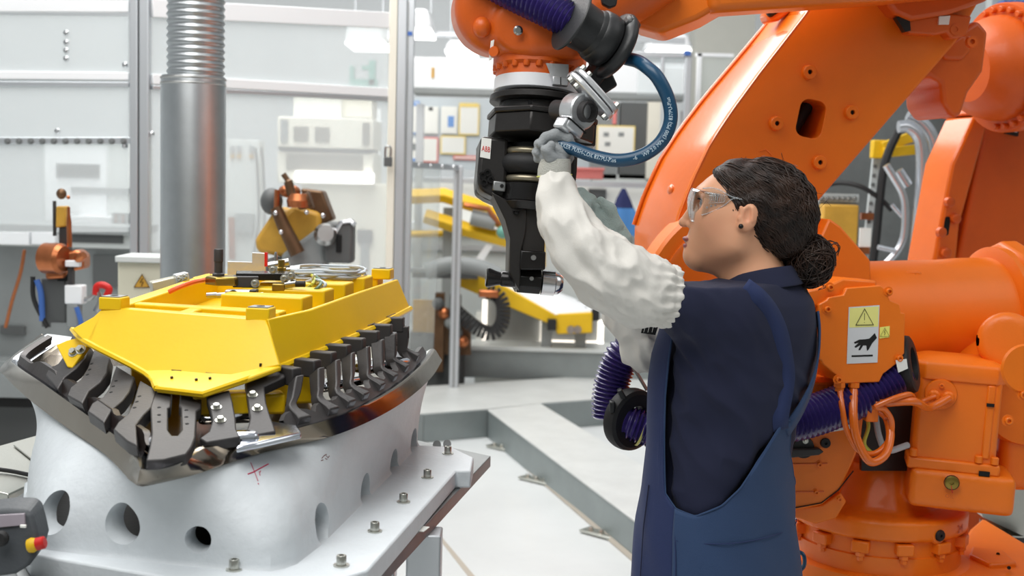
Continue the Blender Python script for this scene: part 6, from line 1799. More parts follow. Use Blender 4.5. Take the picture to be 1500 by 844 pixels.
# ================================================================== helpers for things seen by their front rectangle
def fbox(name, x0, y0, x1, y1, Y, dep, m, parent=None, bevel=0.0):
    a, b, c, d = P(x0, y0, Y), P(x1, y0, Y), P(x1, y1, Y), P(x0, y1, Y)
    cx = (a + b + c + d) / 4; w = (b - a).length; h = (a - d).length
    return MB().box(cx + V((0, dep / 2, 0)), (w, dep, h)).build(name, m, parent, bevel=bevel)
def vpost(name, px, py0, py1, Y, w, m, parent=None, dep=None, slots=True):
    """upright aluminium profile through a pixel column, from the floor or py1 up"""
    a, b = P(px, py0, Y), P(px, py1, Y)
    x = (a.x + b.x) / 2
    o = MB().box((x, Y, (a.z + b.z) / 2), (w, dep or w, a.z - b.z)).build(name, m, parent, bevel=w * 0.08)
    if slots:
        MB().box((x, Y - (dep or w) / 2 - 0.0005, (a.z + b.z) / 2), (w * 0.18, 0.002, a.z - b.z)).build('slot', 'steel_dull', o)
    return o
mat('cream', s2l(232, 228, 214), 0.5, var=(3, 0.04)); mat('cab_grey', s2l(206, 210, 208), 0.5, var=(3, 0.05))
mat('dark_grey', s2l(88, 90, 90), 0.5); mat('mid_grey', s2l(140, 144, 144), 0.5, var=(5, 0.1)); mat('glass_dark', s2l(130, 126, 118), 0.15)
mat('copper', s2l(196, 120, 78), 0.30, 0.9, var=(10, 0.3)); mat('bronze', s2l(112, 84, 60), 0.4, 0.6, var=(12, 0.3)); mat('amber', s2l(206, 158, 60), 0.45, var=(8, 0.2))
mat('green_paint', s2l(96, 150, 138), 0.5); mat('blue_plain', s2l(64, 104, 176), 0.5); mat('lamp_white', (1, 1, 1), 0.5, emit=(1.0, 0.98, 0.94, 3.2)); mat('lamp_hood', s2l(236, 238, 240), 0.5)
mat('warm_lamp', (1, 1, 1), 0.5, emit=(1.0, 0.90, 0.78, 1.6))
# clear plastic sheet: mostly see-through, slightly milky, glossy
def sheet_mat(name, milky, tint=(0.96, 0.98, 0.98)):
    m = bpy.data.materials.new(name); m.use_nodes = True; nt = m.node_tree; nt.nodes.remove(nt.nodes['Principled BSDF'])
    t = nt.nodes.new('ShaderNodeBsdfTransparent'); t.inputs[0].default_value = tint + (1,)
    d = nt.nodes.new('ShaderNodeBsdfDiffuse'); d.inputs[0].default_value = (0.93, 0.95, 0.96, 1)
    tl = nt.nodes.new('ShaderNodeBsdfTranslucent'); tl.inputs[0].default_value = (0.93, 0.95, 0.96, 1)
    g = nt.nodes.new('ShaderNodeBsdfGlossy'); g.inputs['Roughness'].default_value = 0.08
    a = nt.nodes.new('ShaderNodeMixShader'); a.inputs[0].default_value = 0.5; nt.links.new(d.outputs[0], a.inputs[1]); nt.links.new(tl.outputs[0], a.inputs[2])
    b = nt.nodes.new('ShaderNodeMixShader'); nt.links.new(t.outputs[0], b.inputs[1]); nt.links.new(a.outputs[0], b.inputs[2])
    n = nt.nodes.new('ShaderNodeTexNoise'); n.inputs['Scale'].default_value = 1.4; n.inputs['Detail'].default_value = 3
    r = nt.nodes.new('ShaderNodeMapRange'); r.inputs[3].default_value = milky * 0.75; r.inputs[4].default_value = milky * 1.3
    nt.links.new(n.outputs['Fac'], r.inputs[0]); nt.links.new(r.outputs[0], b.inputs[0])
    lw_ = nt.nodes.new('ShaderNodeLayerWeight'); lw_.inputs[0].default_value = 0.3
    f = nt.nodes.new('ShaderNodeMath'); f.operation = 'POWER'; f.inputs[1].default_value = 4.0; nt.links.new(lw_.outputs['Facing'], f.inputs[0])
    c = nt.nodes.new('ShaderNodeMixShader'); nt.links.new(f.outputs[0], c.inputs[0]); nt.links.new(b.outputs[0], c.inputs[1]); nt.links.new(g.outputs[0], c.inputs[2])
    nt.links.new(c.outputs[0], nt.nodes['Material Output'].inputs[0]); MATS[name] = m; return m
sheet_mat('clear_sheet', 0.30); sheet_mat('clear_sheet_thin', 0.16)

# ================================================================== glazed cell wall on the left (posts, rails, clear sheets)
YG = 5.6
cw = thing('cell_wall', (P(200, 400, YG).x, YG, 0), 'clear plastic cell wall in aluminium posts behind the yellow frame', 'partition')
for px, w in ((198, 0.036), (213, 0.042)):
    a = P(px, -60, YG); MB().box((P(px, 200, YG).x, YG, a.z / 2), (w, 0.05, a.z)).build('post', 'aluminium', cw, bevel=0.004)
MB().box((P(-420, 200, YG).x, YG, 1.2), (0.04, 0.05, 2.4)).build('post', 'aluminium', cw, bevel=0.004)
MB().box((P(205.5, 200, YG).x, YG, 1.2), (0.006, 0.03, 2.4)).build('post_gap', 'dark_grey', cw)
Yg2 = 6.4
for px, w, m in ((573, 0.040, 'cream'), (586, 0.046, 'aluminium')):
    MB().box((P(px, 250, Yg2).x, Yg2, 1.35), (w, 0.05, 2.7)).build('post', m, cw, bevel=0.004)
# rails: left bay level, right bay running back
def rail(x0, y0, x1, y1, Ya, Yb, h, m='aluminium', parent=cw, dep=0.03, nm='rail'):
    a, b = P(x0, y0, Ya), P(x1, y1, Yb); return MB().bar(a, b, dep, h, (0, 0, 1)).build(nm, m, parent, bevel=0.003)
rail(-700, 104, 190, 112, YG, YG, 0.035, 'lamp_hood'); rail(-700, 118, 190, 124, YG, YG, 0.022); rail(-700, 6, 190, 10, YG, YG, 0.05, 'lamp_hood')
rail(222, 116, 570, 136, YG, Yg2, 0.045, 'lamp_hood'); rail(222, 128, 570, 146, YG, Yg2, 0.02); rail(222, 12, 570, 30, YG, Yg2, 0.08, 'lamp_hood')
rail(-700, 207, 195, 206, YG, YG, 0.030)
bolt_row = MB()
for k in range(14):
    MB().hexbolt(P(-40 + k * 17, 207, YG - 0.017), (0, -1, 0), 0.010, 0.010).build('rail_bolt', 'steel_dull', cw)
for (x0, y0, x1, y1, Ya, Yb) in ((-700, 14, 188, 340, YG, YG), (222, 14, 568, 420, YG, Yg2)):
    ps = [P(x0, y0, Ya), P(x1, y0 + 10, Yb), P(x1, y1, Yb), P(x0, y1, Ya)]
    MB().prism(ps, (0, 0.006, 0)).build('clear_sheet', 'clear_sheet', cw)
for (px, py) in ((97, 48), (97, 62), (97, 74), (97, 86), (183, 214), (222, 196), (84, 192), (183, 95)):
    MB().lathe([(0.014, 0), (0.010, 0.010), (.0005, .012)], P(px, py, YG - 0.004), (0, -1, 0), 14, cap=False).build('sheet_screw', 'steel_bright', cw)

# gate posts right of the sheets with lock
gp = thing('gate_post', (P(598, 560, 7.0).x, 7.0, 0), 'tall aluminium gate post with a padlock on its left side', 'post')
MB().box((P(598, 300, 7.0).x, 7.0, 1.32), (0.036, 0.05, 2.62)).build('profile', 'aluminium', gp, bevel=0.004)
MB().box((P(593.5, 300, 7.0).x, 6.985, 1.3), (0.006, 0.03, 2.6)).build('slot', 'steel_dull', gp)
fbox('end_cap', 592, 46, 604, 52, 6.97, 0.05, 'blue_plain', gp)
fbox('padlock', 562, 230, 574, 244, 6.3, 0.03, 'dark_grey', gp, 0.004)
MB().tube(smooth_path([P(564, 231, 6.32), P(565, 216, 6.32), P(572, 216, 6.32), P(572, 231, 6.32)], 6), 0.006, 8).build('shackle', 'steel', gp)
gd = thing('gate', (P(630, 560, 8.2).x, 8.2, 0), 'clear curtain gate between the gate post and a thinner post', 'gate')
o = vpost('post', 668, 243, 572, 8.45, 0.062, 'aluminium', gd)
MB().bar(P(577, 240, 7.6), P(672, 246, 8.45), 0.03, 0.035, (0, 0, 1)).build('top_rail', 'aluminium', gd)
for k in range(6):
    MB().ball(P(580 + k * 17, 240 + k, 7.6 + k * .15) + V((0, -.02, 0)), 0.013, 10, 8).build('curtain_stud', 'steel_bright', gd)
MB().prism([P(584, 246, 7.65), P(646, 247, 8.2), P(634, 530, 8.2), P(584, 560, 7.65)], (0, 0.004, 0)).build('curtain', 'clear_sheet_thin', gd)
o = MB().box((P(594, 330, 7.9).x, 7.95, (P(594, 270, 7.9).z + P(594, 408, 7.9).z) / 2), (0.055, 0.05, P(594, 270, 7.9).z - P(594, 408, 7.9).z)).build('guard_post', 'yellow_plain', bevel=0.004)
tag(o, 'yellow upright guard strip behind the clear curtain', 'post')

# ================================================================== ventilation duct
dY = 4.1
duct = thing('ventilation_duct', (P(284, 400, dY).x, dY, 0), 'silver sheet metal ventilation duct with a ribbed flexible top', 'duct')
dx = P(283, 260, dY).x; dr = (P(331, 260, dY).x - P(238, 260, dY).x) / 2
mat('duct_zinc', s2l(192, 196, 198), 0.36, 1.0, bump=(9, 0.05, (1, 1, 0.2)), var=(7, 0.12))
z1 = P(284, 112, dY).z
MB().lathe([(dr, 0.0), (dr, z1 - 0.02), (dr * 0.96, z1)], (dx, dY, 0), (0, 0, 1), 64).build('rigid_pipe', 'duct_zinc', duct)
pf = []
n = 110
for k in range(n):
    pf.append((dr * 0.865 + 0.0035 * math.cos(k * 2 * math.pi / 4), z1 - 0.01 + k * 0.0058))
MB().lathe(pf, (P(287, 60, dY).x, dY, 0), (0, 0, 1), 64).build('flexible_hose', 'duct_zinc', duct, angle=80)
for zz in (z1 - 0.03, z1 - 0.012):
    MB().lathe([(dr * 1.0, 0), (dr * 1.02, 0.004), (dr * 1.0, 0.008)], (dx, dY, zz), (0, 0, 1), 48, cap=False).build('band', 'steel', duct)

# ================================================================== machines behind the clear sheets
mc1 = thing('control_cabinet', (P(490, 400, 8.2).x, 8.4, 0), 'cream machine cabinet with two square windows behind the clear sheet', 'machine')
Yc1 = 8.2
fbox('upper_case', 406, 172, 547, 217, Yc1 - 0.15, 0.5, 'cream', mc1, 0.01)
fbox('slot', 408, 217, 544, 222, Yc1 - 0.12, 0.4, 'dark_grey', mc1)
fbox('vent', 411, 175, 421, 208, Yc1 - 0.17, 0.03, 'mid_grey', mc1); fbox('vent', 531, 180, 541, 212, Yc1 - 0.17, 0.03, 'glass_dark', mc1)
fbox('window', 430, 185, 451, 206, Yc1 - 0.17, 0.03, 'glass_dark', mc1, 0.004); fbox('window', 461, 186, 482, 207, Yc1 - 0.17, 0.03, 'glass_dark', mc1, 0.004)
fbox('lower_case', 406, 222, 547, 270, Yc1 - 0.1, 0.5, 'cream', mc1, 0.01)
fbox('view_window', 419, 227, 531, 250, Yc1 - 0.12, 0.03, 'glass_dark', mc1, 0.004)
fbox('light_bar', 432, 252, 547, 268, Yc1 - 0.16, 0.06, 'lamp_white', mc1, 0.01)
fbox('front_door', 440, 268, 566, 430, Yc1, 0.5, 'cream', mc1, 0.01)
fbox('socket', 523, 337, 545, 356, Yc1 - 0.03, 0.04, 'dark_grey', mc1); fbox('cable_duct', 528, 356, 540, 398, Yc1 - 0.02, 0.03, 'mid_grey', mc1)
fbox('top_panel', 430, 142, 500, 172, Yc1 + 0.05, 0.3, 'paper', mc1); fbox('top_panel', 500, 146, 545, 172, Yc1 + .1, 0.3, 'cream', mc1)
MB().box((P(490, 400, Yc1).x, Yc1 + 0.35, 0.64), (0.75, 0.5, 0.92)).build('base', 'cream', mc1)
sw = thing('switch_panel', (P(365, 400, 8.0).x, 8.1, 0), 'white switch panel with three small levers beside the duct', 'switch panel')
fbox('panel', 333, 205, 378, 430, 8.0, 0.2, 'cab_grey', sw, 0.005)
for px in (340, 350, 368): 
    l = fbox('lever', px - 3, 213, px + 3, 222, 7.97, 0.03, 'steel_bright', sw); fbox('lever_tag', px - 3, 227, px + 3, 231, 7.98, 0.02, 'amber', sw)
for px in (374, 383): MB().tube(smooth_path([P(px, 216, 7.95), P(px + 3, 250, 7.95), P(px + 5, 320, 7.95), P(px - 2, 370, 7.95)], 6), 0.008, 8).build('lead', 'dark_grey', sw)
for px in (337, 341): MB().tube([P(px, 318, 7.94), P(px + 1, 380, 7.94)], 0.012, 8).build('pipe', 'copper', sw)
MB().box((P(355, 430, 8.0).x, 8.12, 0.6), (0.18, 0.15, 1.2)).build('stand', 'cab_grey', sw)
fbox('junction', 344, 313, 370, 340, 7.94, 0.08, 'mid_grey', sw)
mc2 = thing('control_cabinet', (P(125, 330, 7.4).x, 7.6, 0), 'light grey cabinet with a small louvre grille at the far left', 'cabinet')
fbox('case', 62, 208, 190, 470, 7.4, 0.5, 'cab_grey', mc2, 0.01)
g = fbox('grille', 82, 240, 146, 260, 7.38, 0.03, 'mid_grey', mc2)
for k in range(10): fbox('louvre', 85 + k * 6, 242, 88.5 + k * 6, 258, 7.365, 0.02, 'dark_grey', g)
fbox('door', 66, 214, 156, 325, 7.39, 0.02, 'lamp_hood', mc2); fbox('rail', 104, 275, 190, 283, 7.37, 0.03, 'mid_grey', mc2)
MB().box((P(125, 430, 7.4).x, 7.65, 0.5), (0.5, 0.4, 1.0)).build('base', 'cab_grey', mc2)
fbox('shelf', 100, 318, 186, 330, 7.2, 0.2, 'lamp_hood', mc2)
fbox('terminal', 164, 312, 190, 328, 7.15, 0.06, 'mid_grey', mc2)
for px in (170, 180): MB().tube([P(px, 314, 7.14), P(px, 326, 7.14)], 0.006, 6).build('lead', 'copper', mc2)
cv = thing('conveyor', (P(90, 350, 6.8).x, 6.9, 0), 'grey conveyor bench with dark openings at the far left', 'conveyor')
fbox('top', -40, 330, 200, 342, 6.7, 0.4, 'mid_grey', cv); fbox('lamp_tray', -20, 340, 42, 358, 6.65, 0.2, 'lamp_hood', cv); fbox('lamp_tray', 46, 340, 80, 358, 6.65, 0.2, 'lamp_hood', cv)
fbox('panel', -40, 342, 206, 362, 6.75, 0.3, 'cab_grey', cv); fbox('gap', 104, 344, 180, 356, 6.74, 0.02, 'dark_grey', cv)
fbox('panel', -60, 362, 232, 560, 6.8, 0.3, 'mid_grey', cv); 
fbox('opening', 136, 374, 182, 420, 6.78, 0.02, 'dark_grey', cv); fbox('opening', 212, 370, 236, 420, 6.78, 0.02, 'dark_grey', cv); fbox('opening', 0, 478, 36, 490, 6.78, 0.02, 'dark_grey', cv)
MB().box((P(90, 500, 6.8).x, 7.0, 0.27), (1.0, 0.3, 0.54)).build('base', 'dark_grey', cv)
fbox('base_panel', -60, 530, 40, 582, 6.6, 0.3, 'mid_grey', cv); fbox('toe_gap', -60, 582, 45, 596, 6.62, 0.3, 'hole_black', cv)
for k in range(16): fbox('link', -20 + k * 7, 331, -16 + k * 7, 338, 6.69, 0.02, 'dark_grey', cv)
cable('cable', [P(36, 366, 6.6), P(30, 400, 6.6), P(18, 440, 6.6), P(8, 480, 6.6)], 0.010, 'copper', 'long copper coloured cable hanging before the conveyor at far left')

# copper welding gun on the left
wg = thing('welding_gun', (P(92, 440, 4.9).x, 4.9, 0), 'copper spot welding gun with yellow tip standing left of the duct', 'welding gun')
Yw = 4.9
MB().lathe([(0.030, 0), (0.062, 0.012), (0.062, 0.085), (0.05, 0.10)], P(63, 378, Yw), (1, -0.3, 0), 28).build('coil', 'copper', wg)
MB().prism([P(x, y, Yw) for x, y in ((62, 362), (70, 356), (84, 360), (86, 370), (112, 366), (122, 374), (122, 394), (96, 400), (94, 408), (66, 410))], (0, 0.09, 0)).build('body', 'copper', wg, bevel=0.010)
MB().prism([P(x, y, Yw + .03) for x, y in ((86, 332), (98, 332), (100, 372), (86, 372))], (0, 0.05, 0)).build('column', 'clamp', wg, bevel=0.004)
MB().prism([P(x, y, Yw + .02) for x, y in ((82, 302), (96, 302), (96, 332), (81, 334))], (0, 0.05, 0)).build('yellow_sleeve', 'amber', wg, bevel=0.006)
MB().box(P(80, 320, Yw + .04), (0.008, 0.02, 0.14)).build('guide_rod', 'clamp', wg)
MB().ball(P(90, 284, Yw), (0.020, 0.02, 0.022), 14, 10).build('electrode_holder', 'bronze', wg); MB().ball(P(100, 289, Yw - .01), 0.008, 10, 8).build('electrode_tip', 'copper', wg)
MB().lathe([(0.010, 0), (0.010, 0.10), (0.006, 0.13), (0.006, 0.16)], P(102, 362, Yw), (-0.02, 0, 1), 14).build('electrode', 'copper', wg)
MB().lathe([(0.016, 0), (0.020, 0.02), (0.014, 0.04)], P(113, 380, Yw - .03), (0.5, -0.2, 0.3), 16).build('nozzle', 'copper', wg)
fbox('plate', 95, 382, 116, 391, Yw - 0.04, 0.03, 'white_plastic', wg, 0.003)
fbox('spindle', 99, 392, 106, 420, Yw - 0.02, 0.03, 'clamp', wg)
fbox('cylinder', 94, 418, 120, 446, Yw - 0.03, 0.06, 'lamp_hood', wg, 0.006); fbox('lower_cylinder', 97, 446, 114, 480, Yw - 0.03, 0.06, 'mid_grey', wg, 0.006)
fbox('bracket', 84, 394, 100, 412, Yw + .02, .05, 'hole_black', wg); fbox('frame', 60, 408, 96, 480, Yw + 0.03, 0.05, 'dark_grey', wg, 0.006)
MB().box((P(90, 470, Yw).x, Yw + 0.06, 0.5), (0.1, 0.08, 1.0)).build('stand', 'mid_grey', wg)
MB().tube(smooth_path([P(54, 410, Yw), P(60, 430, Yw), P(62, 470, Yw)], 6), 0.012, 10).build('hose', 'blue_plain', wg); MB().tube(smooth_path([P(112, 450, Yw - .05), P(118, 470, Yw - .05), P(120, 490, Yw - .05)], 6), 0.010, 10).build('hose', 'blue_plain', wg)
MB().tube(smooth_path([P(48, 405, Yw), P(50, 440, Yw), P(70, 480, Yw)], 6), 0.010, 8).build('hose', 'black_rubber', wg)
MB().tube(smooth_path([P(140, 432, Yw), P(142, 420, Yw), P(152, 418, Yw), P(160, 424, Yw), P(156, 434, Yw)], 6), 0.014, 10).build('hose', 'red', wg)
MB().tube(smooth_path([P(118, 440, Yw), P(134, 436, Yw), P(142, 428, Yw), P(146, 440, Yw), P(140, 456, Yw)], 6), 0.010, 10).build('hose', 'steel', wg)
# junction box with warning triangle
jb = thing('junction_box', (P(207, 440, 4.6).x, 4.7, 0), 'pale grey box with a yellow warning triangle left of the duct', 'junction box')
mat('box_cream', s2l(206, 204, 184), 0.5)
fbox('case', 172, 384, 244, 470, 4.6, 0.15, 'box_cream', jb, 0.006); fbox('lid', 168, 376, 244, 385, 4.57, 0.2, 'cab_grey', jb, 0.004)
tr_ = MB().prism([P(x, y, 4.598) for x, y in ((208, 402), (219, 421), (196, 421))], (0, -0.003, 0)).build('warning_triangle', 'amber', jb)
MB().tube([P(x, y, 4.594) for x, y in ((208, 402), (219, 421), (196, 421))], 0.0022, 4, closed=True).build('triangle_border', 'bronze', tr_)
MB().tube([P(209, 408, 4.593), P(205, 414, 4.593), P(210, 413, 4.593), P(207, 419, 4.593)], 0.0016, 4).build('bolt_symbol', 'bronze', tr_)
MB().box((P(207, 440, 4.7).x, 4.69, 0.45), (0.1, 0.08, 0.9)).build('stand', 'mid_grey', jb)

# brown welding robot behind the yellow frame
wr = thing('welding_robot', (P(440, 410, 5.5).x, 5.5, 0), 'small brown and amber welding robot behind the clear sheet', 'robot')
Yr = 5.35
k_ = lambda *L: [P(x, y, Yr) for x, y in L]
MB().prism([P(x, y, Yr + .1) for x, y in ((372, 352), (392, 322), (404, 302), (420, 310), (430, 300), (470, 312), (470, 360), (430, 380), (376, 370))], (0, 0.2, 0)).build('body', 'amber', wr, bevel=0.02)
MB().prism([P(x, y, Yr + .12) for x, y in ((440, 276), (472, 280), (488, 322), (470, 330), (446, 310))], (0, 0.12, 0)).build('back_plate', 'bronze', wr, bevel=0.01)
MB().tube(smooth_path(k_((415, 255), (422, 266), (428, 286), (440, 296), (456, 292)), 6), [0.012] * 6 + [0.02] * 12 + [0.034] * 6 + [0.04], 14).build('torch_arm', 'bronze', wr)
MB().tube(k_((404, 304), (416, 332), (436, 372)), [0.026, 0.03, 0.034], 14).build('lower_tube', 'bronze', wr)
MB().tube(k_((406, 278), (405, 306)), 0.012, 10).build('rod', 'copper', wr)
MB().ball(P(398, 295, Yr + .1), (0.05, 0.06, 0.06)).build('motor', 'dark_grey', wr); MB().lathe([(0.05, 0), (0.055, 0.03), (0.04, 0.06)], P(438, 304, Yr), (0, 0, 1), 20).build('wrist', 'copper', wr)
MB().ball(P(424, 280, Yr + .05), (0.05, 0.05, 0.03)).build('cover', 'copper', wr)
fbox('gear_case', 474, 326, 517, 386, Yr, 0.1, 'dark_grey', wr, 0.015); MB().tube(k_((486, 350), (500, 326), (514, 324), (520, 330)), 0.012, 8).build('handle', 'steel_bright', wr)
fbox('case_slot', 492, 344, 500, 370, Yr - .01, .02, 'hole_black', wr, 0.004)
MB().prism([P(x, y, Yr + .05) for x, y in ((410, 374), (470, 330), (480, 400), (420, 420))], (0, 0.1, 0)).build('base', 'mid_grey', wr, bevel=0.02)
MB().lathe([(0.03, 0), (0.05, 0.03), (0.035, 0.06)], P(476, 345, Yr), (0.2, -1, 0.2), 20).build('joint', 'steel', wr)
fbox('foot_case', 386, 380, 460, 430, Yr + .08, 0.2, 'dark_grey', wr, 0.02)
MB().box((P(440, 430, Yr + .2).x, Yr + 0.2, 0.5), (0.3, 0.2, 1.0)).build('pedestal', 'mid_grey', wr)
for x, y in ((404, 312), (412, 340), (449, 311), (473, 316)): MB().ball(P(x, y, Yr - .03), 0.011, 10, 8).build('bolt', 'steel_bright', wr)
# green device far behind
gnm = thing('green_press', (P(535, 140, 10.5).x, 10.5, 0), 'small green machine seen through the clear sheet near the lamps', 'machine')
for (x0, y0, x1, y1) in ((512, 96, 518, 125), (540, 88, 549, 125), (518, 116, 552, 126), (530, 96, 540, 102)):
    fbox('column', x0, y0, x1, y1, 10.5, 0.1, 'green_paint', gnm)
MB().box((P(532, 128, 10.5).x, 10.6, 1.1), (0.3, 0.1, 2.2)).build('stand', 'wall_white', gnm)

# ================================================================== hanging lamps
def lamp(x0, y0, x1, y1, Y, label, hood=True):
    t = thing('ceiling_lamp', P((x0 + x1) / 2, y0, Y), label, 'lamp', 'hanging hall lamps')
    a, b, c, d = P(x0, y1, Y), P(x1, y1, Y), P(x1 - 8, y0, Y), P(x0 + 8, y0, Y)
    MB().prism([a, b, c, d], (0, 0.5, 0)).build('hood', 'lamp_hood', t, bevel=0.03)
    MB().box((a + b) / 2 + V((0, 0.25, -0.015)), ((b - a).length * .92, 0.5, 0.02)).build('tube', 'lamp_white', t)
    m = (c + d) / 2
    for s in (-1, 1): MB().box(m + V((s * 0.1, 0.25, 0.7)), (0.008, 0.008, 1.4)).build('hanger', 'aluminium', t)
lamp(503, 26, 566, 60, 8.8, 'leftmost hanging lamp, seen through the clear sheet')
lamp(582, 12, 634, 42, 9.2, 'hanging lamp beside the top of the gate post')
lamp(650, 58, 700, 72, 10.5, 'small hanging lamp left of the orange wrist')
lamp(948, 50, 1016, 70, 10.0, 'hanging lamp right of the black coupling below the orange arm')

# ================================================================== bridge beam, notice boards, windows on the far side
br = thing('bridge_beam', (P(820, 140, 9.6).x, 9.7, 0), 'wide white overhead bridge beam behind the tool', 'beam')
fbox('beam', 606, 94, 1004, 136, 9.6, 0.3, 'lamp_hood', br, 0.01); fbox('lower_rail', 606, 132, 1004, 143, 9.55, 0.2, 'mid_grey', br, 0.01)
fbox('level_mark', 632, 99, 636, 114, 9.59, 0.01, 'amber', br); fbox('top_rail', 606, 50, 1004, 58, 9.6, 0.05, 'aluminium', br); fbox('edge_trim', 606, 88, 1004, 95, 9.62, 0.1, 'lamp_hood', br)
for px in (612, 1000): MB().box((P(px, 300, 9.7).x, 9.78, 1.1), (0.06, 0.06, 2.2)).build('leg', 'aluminium', br)
wf = thing('window_frame', (P(990, 300, 9.0).x, 9.0, 0), 'aluminium window frame with a blue corner cap right of the blue hose', 'window frame')
for (x0, y0, x1, y1) in ((1001, 78, 1010, 290), (930, 76, 1004, 84), (968, 84, 973, 140)): fbox('bar', x0, y0, x1, y1, 9.0, 0.05, 'aluminium', wf, 0.004)
fbox('pane', 934, 84, 1001, 140, 9.03, 0.006, 'clear_sheet_thin', wf); fbox('corner_cap', 1003, 74, 1012, 81, 8.98, 0.05, 'blue_plain', wf)
MB().box((P(1004, 300, 9.0).x, 9.03, 0.75), (0.06, 0.05, 1.5)).build('foot', 'aluminium', wf)
nb = thing('notice_board', (P(700, 300, 11.5).x, 11.6, 0), 'grey notice board full of papers left of the tool', 'notice board')
mat('board_grey', s2l(196, 204, 208), 0.6)
fbox('board', 606, 146, 880, 250, 11.5, 0.04, 'board_grey', nb); 
for px in (615, 870): MB().box((P(px, 260, 11.6).x, 11.56, 0.9), (0.05, 0.04, 1.8)).build('leg', 'aluminium', nb)
def paper(x0, y0, x1, y1, label, edge='lamp_hood', deco=None, Y=11.48, grp='papers on the notice boards'):
    o = fbox('notice', x0, y0, x1, y1, Y, 0.008, edge); tag(o, label, 'paper', grp)
    i = fbox('sheet', x0 + 2, y0 + 2, x1 - 2, y1 - 2, Y - 0.003, 0.006, 'paper', o)
    if deco:
        for (a, b, c, d, m) in deco: fbox('print', a, b, c, d, Y - 0.006, 0.005, m, o)
mat('soft_blue', s2l(120, 158, 214), 0.6); mat('soft_red', s2l(226, 130, 124), 0.6); mat('soft_amber', s2l(240, 214, 130), 0.6)
paper(594, 148, 614, 196, 'notice with a blue heading at the left end of the board', 'soft_blue', [(597, 151, 611, 155, 'soft_blue')])
paper(618, 156, 642, 196, 'pale notice with a dark clip on top', 'paper', [(628, 157, 634, 162, 'dark_grey')])
paper(646, 156, 670, 196, 'notice with a small blue figure in its middle', 'paper', [(656, 170, 665, 186, 'soft_blue')])
paper(672, 152, 702, 198, 'notice with an amber heading next to the tool', 'soft_amber', [(674, 151, 700, 157, 'soft_amber')])
paper(594, 202, 614, 236, 'notice with grey picture and blue foot line', 'paper', [(598, 210, 610, 220, 'mid_grey'), (597, 232, 611, 236, 'soft_blue')])
paper(617, 201, 642, 238, 'red framed notice in the lower row', 'soft_red')
paper(645, 199, 682, 226, 'amber framed notice in the lower row', 'soft_amber')
paper(664, 228, 700, 234, 'narrow red strip notice under the amber framed one', 'soft_red')
paper(874, 184, 930, 228, 'large pale yellow notice seen under the blue hose', 'soft_amber', [(884, 194, 892, 200, 'mid_grey'), (906, 194, 914, 200, 'mid_grey'), (886, 208, 894, 214, 'mid_grey')], 11.19)
ls = thing('locker', (P(940, 300, 11.2).x, 11.3, 0), 'grey locker with a beige post behind the blue hose', 'locker')
fbox('door', 866, 150, 905, 262, 11.2, 0.2, 'mid_grey', ls); fbox('door', 908, 150, 948, 262, 11.2, 0.2, 'dark_grey', ls); fbox('door', 948, 148, 966, 262, 11.15, 0.2, 'cream', ls)
fbox('red_stripe', 898, 150, 903, 182, 11.18, 0.02, 'soft_red', ls); MB().box((P(915, 270, 11.2).x, 11.3, 0.85), (0.6, 0.2, 1.7)).build('base', 'cab_grey', ls)
rb = thing('stacking_bin', P(840, 262, 10.4), 'red storage bin on the rail behind the raised gloves', 'bin')
fbox('bin', 800, 247, 884, 262, 10.4, 0.3, 'soft_red', rb, 0.01); fbox('bin_rim', 798, 245, 886, 249, 10.38, 0.34, 'soft_red', rb, 0.006)
bench = thing('assembly_bench', (P(800, 400, 10.2).x, 10.3, 0), 'long pale bench with an aluminium rail behind the tool', 'bench')
fbox('rail', 600, 264, 1010, 272, 10.2, 0.06, 'aluminium', bench, 0.004); fbox('back_panel', 600, 272, 1010, 330, 10.4, 0.05, 'paper', bench); fbox('screen', 862, 277, 888, 292, 10.35, 0.04, 'dark_grey', bench)
fbox('deck', 600, 330, 1010, 342, 10.0, 0.5, 'lamp_hood', bench); fbox('front', 600, 342, 1010, 520, 10.1, 0.4, 'cab_grey', bench); fbox('front_rail', 600, 360, 770, 367, 10.05, 0.04, 'aluminium', bench)
jk = thing('work_jacket', (P(912, 340, 9.9).x, 9.9, P(912, 345, 9.9).z), 'blue work jacket with navy shoulders hung over the bench rail', 'jacket')
def cone_cloth(name, pts_l, pts_r, m):
    rows = []
    for (lx, ly), (rx, ry) in zip(pts_l, pts_r):
        a, b = P(lx, ly, 9.95), P(rx, ry, 9.95); c = (a + b) / 2; w = (b - a).length / 2
        rows.append([c + V((w * math.cos(t) * (1 + 0.12 * math.sin(5 * t)), -w * 0.45 * math.sin(t) * (1 + 0.15 * math.sin(4 * t)), 0)) for t in np.linspace(0, 2 * math.pi, 28, endpoint=False)])
    MB().loft(rows).build(name, m, jk, angle=80)
mat('jacket_navy', s2l(40, 46, 92), 0.8); mat('jacket_blue', s2l(74, 128, 188), 0.8)
cone_cloth('shoulders', [(911, 276), (904, 290), (898, 306)], [(916, 276), (922, 290), (928, 308)], 'jacket_navy')
cone_cloth('body', [(898, 304), (893, 322), (890, 345)], [(928, 306), (934, 324), (936, 345)], 'jacket_blue')
